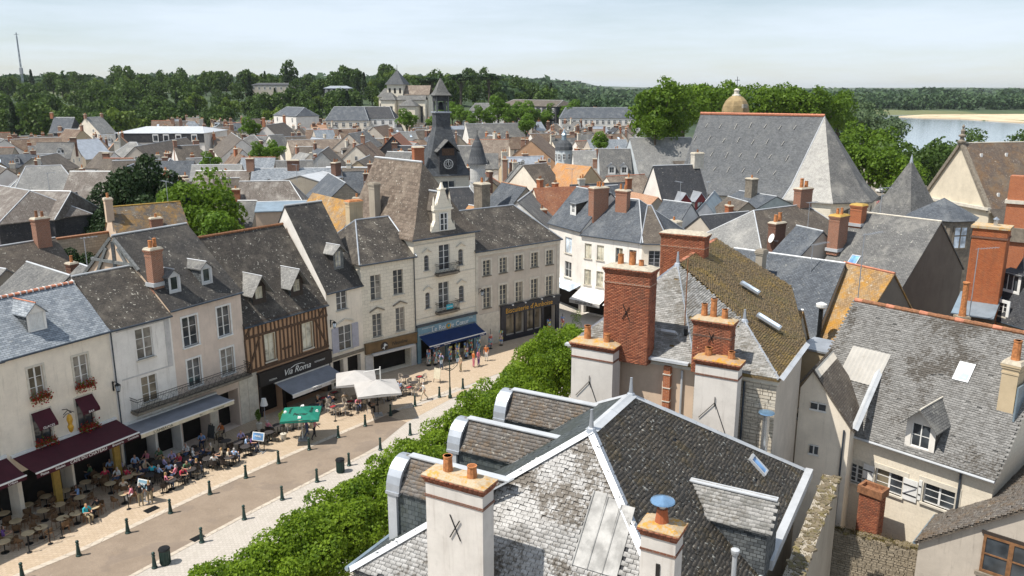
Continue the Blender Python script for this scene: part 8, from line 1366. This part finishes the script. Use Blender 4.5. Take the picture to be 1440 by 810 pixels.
# barrier posts with flat feet
r = empty('terrace_post'); b = MB(); b.tube([(0, 0, .02), (0, 0, 1.05)], .03, 8); b.lathe([(.05, 1.05), (.045, 1.1), (.01, 1.14)], n=8); b.build('post', 'iron', r); b = MB(); b.lathe([(.16, 0), (.15, .03), (.04, .06)], n=10); b.build('foot', 'iron', r); P_ = Proto(r); PX = [(41.7, 777.6), (71, 765.5), (88, 757), (181.5, 716.5), (215, 700), (229, 694), (235, 693), (278, 675), (287, 671), (353, 641), (372, 635), (471.7, 592.6), (494, 585), (503, 581.5), (530.5, 570), (552, 562), (565, 557), (577, 553)]
for i, q in enumerate(PX): P_.put(at(*q) + H3, 0, f'{nth(i)} thin black terrace post from the left along the pavement', 'post', 'terrace posts')
for i, (j, k) in enumerate(((0, 1), (1, 2), (4, 6), (7, 8), (9, 10), (11, 12), (12, 13), (14, 15), (15, 16), (16, 17))):
 a, c = at(*PX[j]), at(*PX[k]); d = (c - a); b = MB(); m = d.length; b.tube([(0, 0, .85), (m * .5, 0, .72), (m, 0, .85)], .016, 5); b.tube([(0, 0, .4), (m * .5, 0, .3), (m, 0, .4)], .012, 5); o = b.build('rope', 'iron'); o.location = a + H3; o.rotation_euler.z = math.atan2(d.y, d.x); tag(o, f'dark rope pair slung between terrace posts, {nth(i)} from the left', 'rope', 'ropes between the terrace posts')
# boards
def menu(px, py, rz, label, face='shop_blue', tilt=-18, s='MENU'):
 r = empty('menu_board', at(px, py), rz, label, 'sign'); b = MB(); b.b2((-.42, -.3, .03), (-.36, .3, .08)); b.b2((.36, -.3, .03), (.42, .3, .08)); b.b2((-.36, -.04, .03), (.36, .04, .08)); b.tube([(0, 0, .08), (0, 0, 1.1)], .035, 6); b.build('stand', 'zinc', r); b = MB(); b.M = Matrix.Translation((0, 0, 1.3)) @ Matrix.Rotation(R(tilt), 4, 'X'); b.b2((-.5, -.03, -.32), (.5, .03, .32)); f = b.build('frame', 'white_paint', r); b = MB(); b.M = Matrix.Translation((0, 0, 1.3)) @ Matrix.Rotation(R(tilt), 4, 'X'); b.b2((-.44, -.04, -.27), (.44, -.031, .27)); b.build('panel', face, f); text(s, .2, 'white_letter', f, Matrix.Translation((0, -.06, 1.34)) @ Matrix.Rotation(R(tilt), 4, 'X') @ UPRIGHT)
menu(205, 706, R(-20), 'blue and white menu stand in front of the couple reading'); menu(365, 636, R(-15), 'blue menu stand on two feet before the grey awning', 'glass_blue')
def easel(px, py, label, m): r = empty('easel', at(px, py), R(-30), label, 'sign'); b = MB(); [b.tube([(x, y, 0), (x * .3, 0, 1.6)], .025, 5) for x, y in ((-.4, -.2), (.4, -.2), (0, .4))]; b.build('legs', 'dark_wood', r, kind='stuff'); b = MB(); b.M = Matrix.Translation((0, -.12, .95)) @ Matrix.Rotation(R(-12), 4, 'X'); b.b2((-.36, -.02, -.5), (.36, .02, .5)); b.build('board', m, r)
easel(616, 538, 'easel with a bright poster outside the blue gift shop', 'cream_paint'); easel(300, 622, 'tall dark chalkboard leaning by the stone pillar', 'chalk')
# parasols
def parasol(px, py, size, z, rise, mat, label, rz, pole='grey_paint', square=True, printed=None, name='parasol'):
 c = at(px, py, z); r = empty(name, (c.x, c.y, .03), rz, label, 'parasol'); b = MB(); n = 8; h = size / 2; ring = []
 cor = [(-h, -h), (0, -h), (h, -h), (h, 0), (h, h), (0, h), (-h, h), (-h, 0)]
 for k in range(8): p, q = cor[k], cor[(k + 1) % 8]; dz = lambda v: .0 if abs(v[0]) == abs(v[1]) else .06; b.ext([(p[0], p[1], z - rise + dz(p)), (q[0], q[1], z - rise + dz(q)), (0, 0, z)], (0, 0, -.012))
 o = b.build('canopy', mat, r); b = MB(); b.tube([(0, 0, 0), (0, 0, z + .12)], .03, 8); b.build('pole', pole, r); b = MB(); b.box((0, 0, .06), (.7, .7, .1)); b.build('base', 'zinc', r); b = MB()
 for k in range(8): p = cor[k]; b.tube([(0, 0, z - .03), (p[0] * .99, p[1] * .99, z - rise - .01 + (.0 if abs(p[0]) == abs(p[1]) else .06))], .012, 4)
 b.build('ribs', 'dark_wood', r, kind='stuff')
 for k in range(4):
  b = MB(); p, q = cor[2 * k], cor[(2 * k + 2) % 8]; zz = z - rise; b.face([(p[0], p[1], zz), (q[0], q[1], zz), (q[0] * 1.01, q[1] * 1.01, zz - .16), (p[0] * 1.01, p[1] * 1.01, zz - .16)]); b.build('valance', mat, o)
 if printed:
  for k in range(4):
   a = k * math.pi / 2; M = Matrix.Rotation(a, 4, 'Z') @ Matrix.Translation((0, -h * .55, z - rise * .55 + .05)) @ Matrix.Rotation(math.atan2(rise, h), 4, 'X'); text(printed, size * .13, 'black_letter', o, M, shear=.3); b = MB(); b.M = M @ Matrix.Translation((h * .0, -h * .3, .012)); b.tube([(-.1, 0, 0), (.12, 0, 0)], [.14, .1], 6); b.tube([(-.08, -.1, 0), (-.08, .12, 0)], .05, 5); b.build('emblem', 'white_letter', o)
 return r
parasol(423, 573, 2.9, 2.75, .55, 'green_cloth', 'green square cafe parasol with white emblems', R(8), 'white_paint', printed='Perrier'); parasol(500, 521, 3.4, 3.1, .75, 'parasol_cloth', 'pale parasol nearer the house, left of the white one', R(12), 'iron'); PAR = parasol(530, 534, 3.6, 3.2, .75, 'parasol_cloth', 'large off-white square parasol in full sun over the pavement', R(16), 'iron')
r = PAR; b = MB(); b.tube([(.3, 0, 2.9), (.3, 0, 4.3)], .05, 6); b.build('mast', 'white_paint', r); b = MB(); b.tube([(.3, 0, 4.1), (-1.1, .1, 3.9)], .04, 6); b.build('cantilever_beam', 'white_paint', r)
# pots, postcard racks and other shop goods
def pot_tree(px, py, label, h=1.7, r_=.36, leaf='leaf_bright'):
 r = empty('potted_tree', at(px, py), 0, label, 'potted tree'); b = MB(); b.lathe([(.2, 0), (.26, .5), (.28, .52), (.22, .5)], n=10); b.build('pot', 'stone_trim', r); b = MB(); b.tube([(0, 0, .4), (0, 0, h)], .03, 5); b.build('trunk', 'bark', r); P, N = crown_pts(r_, r_ * 1.8, 1500, 14, .42); P[:, 2] += h + r_ * .5; Q = leafquads(P, N, .07); npmesh('crown', Q.reshape(-1, 3), np.arange(len(Q) * 4).reshape(-1, 4), leaf, r)
pot_tree(399, 618, 'clipped bright green tree in a stone pot beside the green parasol'); pot_tree(812, 462, 'low round bush in a planter at the corner of the side street', .6, .75, 'leaf_plane'); pot_tree(365, 603, 'dark green potted shrub by the black shop front', 1.0, .3, 'leaf_plane')
r = empty('floor_lamp', at(373, 592), 0, 'white cone shaded lamp beside the black shop front', 'lamp'); b = MB(); b.tube([(0, 0, 0), (0, 0, 1.5)], .03, 6); b.build('stand', 'grey_paint', r); b = MB(); b.lathe([(.32, 1.4), (.18, 2.0), (.16, 2.0)], n=14); b.build('lamp_shade', 'white_paint', r)
cards = []
for i, q in enumerate([(.75, .55, .5), (.15, .3, .6), (.6, .15, .12), (.7, .65, .2), (.12, .12, .14), (.65, .62, .6), (.25, .5, .55)]): plain(f'card_{i}', q, .6, .3, 9); cards.append(f'card_{i}')
def rack(h, u, y, label, kind=0, z=1.75):
 r = empty('postcard_rack', h.M @ Vector((u, y, .03)), h.ang + random.uniform(-.5, .5), label, 'rack', 'goods racks outside the shops'); b = MB(); b.lathe([(.25, 0), (.24, .03), (.03, .05), (.03, z)], n=8); b.build('stand', 'iron', r)
 for k in range(6):
  b = MB(); zz = .35 + k * .24
  for s in range(6): a = s * math.pi / 3 + k * .3; x, y_ = .2 * math.cos(a), .2 * math.sin(a); b.box((x, y_, zz), (.16, .02, .2), random.randrange(4), rz=a + math.pi / 2)
  b.build('card_tier', random.sample(cards, 4), r, kind='stuff')
for i, (u, y) in enumerate(((.6, -1.2), (1.2, -1.5), (1.9, -1.2), (3.0, -1.6), (3.7, -1.9), (4.2, -1.4), (4.8, -2.0), (6.0, -1.3), (6.6, -1.8), (7.2, -1.2))): rack(h7, u, y, f'revolving postcard rack, {nth(i)} from the left under the blue awning')
rack(h8, 1.0, -1.2, 'tall blue postcard rack left of the wooden door', z=2.2); rack(h8, 2.6, -1.0, 'blue and white postcard rack right of the wooden door', z=2.2); rack(h8, 9.6, -.9, 'lilac goods rack at the biscuit shop door', z=2.0); rack(h8, 11.6, -1.0, 'goods rack at the corner of the biscuit shop', z=2.0)
def car(px, py, d, rz, m, label):
 a = atd(px, py, d); r = empty('parked_car', (a.x, a.y, 0), rz, label, 'car', 'cars parked under the chestnuts'); b = MB(); pr = [(-2.1, .35), (-2.1, .8), (-1.2, .95), (-.6, 1.42), (.9, 1.45), (1.6, 1.0), (2.1, .9), (2.15, .35)]; b.ext([(x, -.85, z) for x, z in pr], (0, 1.7, 0)); b.build('body', m, r); b = MB(); b.ext([(-1.1, -.87, .97), (-.55, -.87, 1.36), (.85, -.87, 1.38), (1.4, -.87, 1.02)], (0, 1.74, 0)); b.build('windows', 'glass', r)
 for x in (-1.3, 1.3):
  for y in (-.8, .8): b = MB(); b.tube([(x, y - .1, .32), (x, y + .1, .32)], .32, 12); b.build('wheel', 'black_paint', r)
 for y in (-.6, .6): b = MB(); b.b2((-2.13, y - .18, .62), (-2.08, y + .18, .76)); b.build('headlight', 'white_paint', r)
plain('car_red', (.3, .02, .02), .3, .1, 1); plain('car_grey', (.12, .13, .14), .3, .1, 1)
for i, (px, py, m, lb) in enumerate([(1243, 268, 'white_paint', 'white car parked farthest left under the chestnuts'), (1252, 276, 'white_paint', 'white car in the front line under the chestnuts'), (1258, 266, 'car_grey', 'dark grey car parked behind the white ones'), (1246, 285, 'car_red', 'red car parked nearest under the chestnuts'), (1264, 280, 'white_paint', 'white car parked beside the pointed turret')]): a = at(px, py, .5); car(px, py, a.y, R(20), m, lb)

for i, (x, y, s, lb) in enumerate([(213, 717, 1.0, 'dark square drain cover beside the couple at the menu'), (553, 580, 1.1, 'dark square drain cover where the asphalt ends'), (278, 757, .9, 'dark drain grating at the kerb of the pale paving')]):
 a = at(x, y); b = MB(); b.b2((-s * .45, -s * .3, 0), (s * .45, s * .3, .012)); [b.b2((-s * .4, -s * .26 + q * .11 * s, .012), (s * .4, -s * .2 + q * .11 * s, .022)) for q in range(5)]; o = b.build('drain_cover', 'iron'); o.location = (a.x, a.y, .03); o.rotation_euler.z = R(56); tag(o, lb, 'drain cover')

AE = random.Random(4)
for i, h in enumerate([h for h in FAR if 60 < h.O.y < 190 and h.zr > 10.5][::3][:18]):
 p = h.M @ Vector((h.L * AE.uniform(.1, .9), h.rp, h.zr)); r = empty('tv_aerial', p, AE.uniform(0, 3), f'thin television aerial on a middle distance ridge, {nth(i)} of its kind', 'aerial', 'television aerials on the roofs'); b = MB(); b.tube([(0, 0, -.3), (0, 0, 2.6)], .035, 4); b.build('mast', 'zinc', r); b = MB(); b.tube([(-.3, 0, 2.5), (1.1, 0, 2.6)], .025, 4); [b.tube([(x, -.3, 2.55), (x, .3, 2.55)], .018, 4) for x in (-.2, .1, .4, .7, 1.0)]; b.build('antenna', 'zinc', r)
# ---------------------------------------------------------------- people
for n_, q in dict(skin=(.50, .28, .19), hair=(.06, .035, .02), hair_grey=(.40, .38, .36), hair_blond=(.35, .22, .09), c_blue=(.22, .36, .62), c_sky=(.36, .50, .72), c_lilac=(.42, .36, .58), c_red=(.50, .03, .07), c_pink=(.62, .20, .26), c_turq=(.03, .40, .48), c_orange=(.55, .16, .04), c_white=(.70, .69, .66), c_black=(.015, .015, .018), c_cream=(.58, .50, .38), c_navy=(.02, .03, .07), c_beige=(.42, .33, .22), c_green=(.10, .2, .1), c_purple=(.12, .05, .2), denim=(.07, .10, .18), khaki=(.30, .24, .15), shoe=(.05, .04, .035)).items(): plain(n_, q, .8, .15, 4, 0, .05)
def body_mesh(pose):
 """joints as vertices with a radius each, grown into one skin"""
 J = {}; E_ = []; G_ = {}
 def j(n, p, r, g, par=None):
  J[n] = (Vector(p), r); G_[n] = g
  if par: E_.append((par, n))
 sit = pose.startswith('sit'); ly = .04 if sit else 0; dz = -.40 if sit else 0; ln = {'sit': .0, 'sit_lean': -.12, 'stand': .0, 'walk': -.03, 'bend': -.45}[pose]
 j('pel', (0, ly, .95 + dz), .135, 2); j('sp', (0, ly + ln * .3, 1.13 + dz), .12, 1, 'pel'); j('ch', (0, ly + ln * .7, 1.33 + dz - abs(ln) * .2), .145, 1, 'sp'); j('nk', (0, ly + ln, 1.49 + dz - abs(ln) * .35), .055, 0, 'ch'); j('hd', (0, ly + ln - .02, 1.585 + dz - abs(ln) * .4), .088, 0, 'nk'); j('hm', (0, ly + ln - .01, 1.655 + dz - abs(ln) * .4), .1, 3, 'hd'); j('ht', (0, ly + ln + .01, 1.72 + dz - abs(ln) * .4), .06, 3, 'hm'); j('no', (0, ly + ln - .125, 1.60 + dz - abs(ln) * .4), .02, 0, 'hd')
 for s, k in ((-1, 'l'), (1, 'r')):
  yc = ly + ln * .8; zc = 1.43 + dz - abs(ln) * .3; j('sh' + k, (s * .185, yc, zc), .062, 1, 'ch')
  if sit: el, wr = (s * .27, yc - .12, zc - .25), (s * .13, yc - .36, zc - .22)
  elif pose == 'walk': el, wr = (s * .24, s * .12, 1.16), (s * .23, s * .2 - .12, .95)
  elif pose == 'bend': el, wr = (s * .2, yc - .1, zc - .28), (s * .16, yc - .25, zc - .5)
  else: el, wr = (s * .25, .03, 1.15), (s * .22, -.1, .95)
  el, wr = Vector(el), Vector(wr); j('el' + k, el, .046, 1, 'sh' + k); j('wr' + k, wr, .033, 0, 'el' + k); d = (wr - el).normalized(); j('pm' + k, wr + d * .08, .036, 0, 'wr' + k); sd = d.cross(Vector((0, 0, 1))); sd = sd.normalized() if sd.length > .1 else Vector((1, 0, 0))
  for f in range(4): b0 = wr + d * .11 + sd * (.03 - .02 * f); j(f'f{f}{k}', b0 + d * (.045 + .012 * (f in (1, 2))) + Vector((0, 0, -.012)), .009, 0, 'pm' + k)
  j('th' + k, wr + d * .07 + sd * .055 * (1 if k == 'l' else 1), .010, 0, 'pm' + k)
  if sit: hp, kn, an = (s * .09, ly - .03, .55), (s * .13, -.42, .53), (s * .12, -.38 + .1 * (s > 0), .1)
  elif pose == 'walk': hp, kn, an = (s * .09, 0, .88), (s * .1, -s * .16 - .06, .5), (s * .1, -s * .30 + (.08 if s > 0 else .1), .09 + .04 * (s < 0))
  else: hp, kn, an = (s * .09, .0 + (.08 if pose == 'bend' else 0), .88), (s * .11, -.02, .49), (s * .11, .02, .09)
  j('hp' + k, hp, .1, 2, 'pel'); j('kn' + k, kn, .066, 2, 'hp' + k); j('an' + k, an, .045, 2, 'kn' + k); j('to' + k, (an[0] * 1.1, an[1] - .16, .04), .04, 4, 'an' + k)
 names = list(J); me = bpy.data.meshes.new('person'); me.from_pydata([J[n][0] for n in names], [(names.index(a), names.index(c)) for a, c in E_], []); o = bpy.data.objects.new('person', me); COL.objects.link(o); m = o.modifiers.new('Skin', 'SKIN'); m.use_smooth_shade = True; m.branch_smoothing = .3
 for i, n in enumerate(names): v = me.skin_vertices[0].data[i]; v.radius = (J[n][1], J[n][1] * (.82 if n in ('ch', 'sp', 'pel') else 1)); v.use_root = (n == 'pel')
 o.modifiers.new('Sub', 'SUBSURF').levels = 1; dg = bpy.context.evaluated_depsgraph_get(); out = bpy.data.meshes.new_from_object(o.evaluated_get(dg)); bpy.data.objects.remove(o); mi = []
 seg = [(J[a][0], J[c][0], G_[c]) for a, c in E_]
 for p in out.polygons:
  c = p.center; best = (9, 1)
  for a, e, g in seg:
   ab = e - a; t_ = max(0, min(1, (c - a).dot(ab) / max(ab.length_squared, 1e-9))); dd = (c - (a + ab * t_)).length - (.03 if g == 3 else 0); best = min(best, (dd, g))
  g = best[1]; hz_ = J['hm'][0]
  if g == 3 and c.y < hz_.y - .05 and c.z < hz_.z + .03: g = 0
  if g == 0 and (c - hz_).length < .16 and c.y > hz_.y + .03: g = 3
  mi.append(g)
 out.materials.clear()
 for q in ('skin', 'c_white', 'denim', 'hair', 'shoe'): out.materials.append(MATS[q])
 out.polygons.foreach_set('material_index', mi); out.polygons.foreach_set('use_smooth', [True] * len(mi)); return out
BODY = {p: body_mesh(p) for p in ('sit', 'sit_lean', 'stand', 'walk', 'bend')}
def person(pose, loc, rz, top, bottom, hair, label, sc=1.0):
 o = bpy.data.objects.new('person', BODY[pose]); COL.objects.link(o); o.location = loc; o.rotation_euler = (0, 0, rz); o.scale = (sc,) * 3
 for i, m in ((1, top), (2, bottom), (3, hair)): o.material_slots[i].link = 'OBJECT'; o.material_slots[i].material = MATS[m]
 return tag(o, label, 'person', 'people on the square')
def sitter(px, py, rz, top, bottom, hair, label, pose='sit', chair=None):
 c = at(px, py, .75); person(pose, (c.x, c.y, .03), rz, top, bottom, hair, label); (chair or dc).put((c.x + .02 * math.cos(rz), c.y, .03), rz, 'chair of the ' + label.replace('person in ', 'diner in ').replace('person with ', 'diner with '), 'chair', 'occupied chairs')
SIT = [(155, 656, 20, 'c_sky', 'denim', 'hair', 'person in light blue shirt seated deep under the maroon awning'), (171, 655, -40, 'c_lilac', 'khaki', 'hair_grey', 'person in lilac shirt seated beside the light blue one under the awning'), (178, 667, 160, 'c_red', 'denim', 'hair', 'person in dark red top at a table below the awning corner'), (109, 694, -50, 'c_blue', 'c_navy', 'hair', 'person in blue shirt alone among the empty round tables'), (137, 710, -110, 'c_black', 'denim', 'hair', 'person in black seated at the sunlit round table'), (122, 720, 60, 'c_turq', 'khaki', 'hair_blond', 'person in turquoise top at the edge of the shade'), (174, 684, 200, 'c_cream', 'khaki', 'hair_blond', 'person in cream top sunlit beside the menu stand'), (186, 692, -70, 'c_pink', 'c_white', 'hair', 'person in pale pink top leaning by the menu stand'), (190, 650, 30, 'c_sky', 'c_navy', 'hair', 'person in pale blue shirt and dark tie at the chalkboard'), (206, 644, -20, 'c_pink', 'denim', 'hair', 'person in rosy checks seated under the letters of the grey awning'), (214, 662, 190, 'c_turq', 'denim', 'hair', 'person in turquoise shirt with back to the street'), (224, 664, 150, 'c_sky', 'c_navy', 'hair_grey', 'person in sky blue shirt beside the turquoise one'), (234, 675, 120, 'c_pink', 'denim', 'hair_blond', 'person in coral pink top by the terrace posts'), (256, 666, 60, 'c_red', 'c_black', 'hair', 'person in crimson top reaching over the table'), (242, 644, 10, 'c_lilac', 'denim', 'hair', 'person in lilac top bent over the plate'), (262, 634, -10, 'c_white', 'denim', 'hair_grey', 'person in white shirt under the middle of the grey awning'), (284, 617, 10, 'c_blue', 'c_navy', 'hair', 'person in strong blue shirt near the pillar'), (301, 648, 200, 'c_white', 'khaki', 'hair', 'person in white tee shirt at the sunny pavement edge'), (311, 640, -60, 'c_beige', 'c_navy', 'hair_blond', 'person in beige shirt at the sunny pavement edge'), (320, 640, 90, 'c_cream', 'c_black', 'hair_blond', 'person in cream shirt with long fair hair in the sun'), (330, 640, 170, 'c_sky', 'denim', 'hair_grey', 'person in ice blue shirt at the end of the sunny table'), (311, 604, -20, 'c_orange', 'khaki', 'hair', 'person in orange shirt seated by the archway'), (503, 566, 30, 'c_pink', 'denim', 'hair_blond', 'person in pink top at a pizzeria table'), (520, 570, 100, 'c_black', 'c_black', 'c_white', 'person with white headscarf and dark clothes at the pizzeria'), (356, 622, 60, 'c_purple', 'denim', 'hair', 'person in purple seated behind the blue menu stand'), (268, 652, 180, 'c_navy', 'denim', 'hair', 'person in navy with back turned near the terrace posts'), (224, 640, 0, 'c_green', 'khaki', 'hair_grey', 'person in green under the grey awning'), (5, 752, 120, 'c_purple', 'khaki', 'hair', 'person in plum top at the very left edge')]
cl = [('c_navy', 'navy'), ('c_white', 'white'), ('c_red', 'red'), ('c_sky', 'sky blue'), ('c_beige', 'beige'), ('c_black', 'black'), ('c_green', 'green'), ('c_pink', 'pink'), ('c_lilac', 'lilac')]
for i, (x, y) in enumerate([(199, 664), (205, 657), (231, 652), (238, 660), (247, 664), (252, 648), (262, 657), (272, 640), (277, 655), (286, 638), (296, 633), (339, 615), (346, 622), (377, 600), (148, 668), (128, 662), (165, 668), (447, 566), (462, 561), (485, 560), (545, 549), (563, 543)]): c_, n_ = cl[(i * 4) % 9]; SIT.append((x, y, (i * 67) % 360, c_, 'denim', ('hair', 'hair_grey', 'hair_blond')[i % 3], f'person in {n_} top, {nth(i)} packed diner from the left'))
for i, (x, y, a, t_, bt_, hr, lb) in enumerate(SIT): sitter(x, y, R(a), t_, bt_, hr, lb, 'sit_lean' if i % 3 == 1 else 'sit', wc if x < 195 else (pc if x > 400 else dc))
ST = [('stand', 199, 712, -150, 'c_black', 'khaki', 'hair_grey', 'person in dark shirt and beige trousers reading the menu, left of two'), ('stand', 212, 709, -160, 'c_black', 'khaki', 'hair_blond', 'person in black top and shorts reading the menu, right of two'), ('walk', 432, 614, 150, 'c_purple', 'denim', 'hair', 'person in purple walking beside the backpack wearer'), ('walk', 442, 617, 150, 'c_pink', 'c_black', 'hair', 'person in pink carrying a pale backpack past the green parasol'), ('walk', 596, 563, -80, 'c_white', 'c_cream', 'hair_grey', 'person in white walking alone across the sunny paving'), ('stand', 621, 520, -30, 'c_lilac', 'denim', 'hair', 'person in lilac looking at postcards under the blue awning'), ('stand', 648, 523, -60, 'c_beige', 'khaki', 'hair', 'person in beige standing outside the blue gift shop'), ('stand', 666, 517, 120, 'c_orange', 'c_pink', 'hair_blond', 'person in orange top with child near the racks'), ('stand', 673, 515, 60, 'c_pink', 'c_purple', 'hair', 'person in bright pink beside the gift racks'), ('stand', 684, 508, -20, 'c_orange', 'c_white', 'hair', 'person in yellow orange near the wooden door'), ('bend', 803, 482, 150, 'c_white', 'denim', 'hair_blond', 'person in white bending over a bicycle by the planter'), ('stand', 542, 507, -30, 'c_blue', 'c_navy', 'hair', 'person in blue inside the brown shop doorway'), ('stand', 264, 612, 20, 'c_white', 'c_black', 'hair', 'waiter in white shirt inside the grey awning terrace')]
for p, x, y, a, t_, bt_, hr, lb in ST: c = at(x, y); person(p, (c.x, c.y, .028), R(a), t_, bt_, hr, lb)
c = at(442, 617); r = empty('backpack', (c.x, c.y, .03), R(150), 'pale backpack on the back of the person in pink', 'bag'); b = MB(); b.box((0, .2, 1.22), (.3, .16, .42), top=.85); b.build('bag', 'c_cream', r); b = MB(); b.box((0, .3, 1.14), (.22, .06, .2), top=.9); b.build('pocket', 'c_beige', r)
c = at(803, 484); r = empty('bicycle', (c.x + .5, c.y, .03), R(10), 'dark bicycle beside the person bending in white', 'bicycle')
for x in (-.5, .5):
 b = MB(); n = 16; [b.tube([(x + .33 * math.cos(2 * math.pi * k / n), 0, .34 + .33 * math.sin(2 * math.pi * k / n)), (x + .33 * math.cos(2 * math.pi * (k + 1) / n), 0, .34 + .33 * math.sin(2 * math.pi * (k + 1) / n))], .02, 5) for k in range(n)]; b.build('wheel', 'black_paint', r)
b = MB(); [b.tube([p, q], .018, 5) for p, q in (((-.5, 0, .34), (-.1, 0, .34)), ((-.1, 0, .34), (-.2, 0, .85)), ((-.2, 0, .8), (.35, 0, .8)), ((.35, 0, .85), (.5, 0, .34)), ((-.1, 0, .34), (.35, 0, .75)))]; b.build('frame', 'c_navy', r); b = MB(); b.tube([(.3, -.28, 1.0), (.35, 0, .98), (.3, .28, 1.0)], .018, 5); b.build('handlebar', 'iron', r); b = MB(); b.box((-.22, 0, .9), (.26, .14, .06)); b.build('saddle', 'black_paint', r)
HAZE = 4e-5
# ---------------------------------------------------------------- labels: no two houses described alike
def unique_labels():
 groups = {}
 for o in bpy.data.objects:
  if o.parent is None and 'label' in o.keys() and o.get('group') == 'houses of the old town': groups.setdefault(o['label'], []).append(o)
 for lb, os_ in groups.items():
  if len(os_) > 1:
   os_.sort(key=lambda o: o['px'])
   for i, o in enumerate(os_): o['label'] = lb + f', {nth(i)} from left'
 for o in bpy.data.objects:
  if 'px' in o.keys(): del o['px']
unique_labels()
for o in list(bpy.data.objects):
 if o.type == 'EMPTY' and not any(True for _ in o.children): bpy.data.objects.remove(o)

# ---------------------------------------------------------------- summer haze in the air
b = MB(); b.b2((-9300, -400, -14), (12400, 15400, 100)); t = NT('air'); t.t.nodes.remove(t.b); v = t.n('VolumePrincipled'); v.inputs['Density'].default_value = HAZE; v.inputs['Color'].default_value = (.86, .93, 1, 1); v.inputs['Anisotropy'].default_value = .2; t.l(v.outputs[0], t.out.inputs['Volume']); tag(b.build('haze', 'air'), 'thin summer haze over the valley', 'haze', kind='stuff')
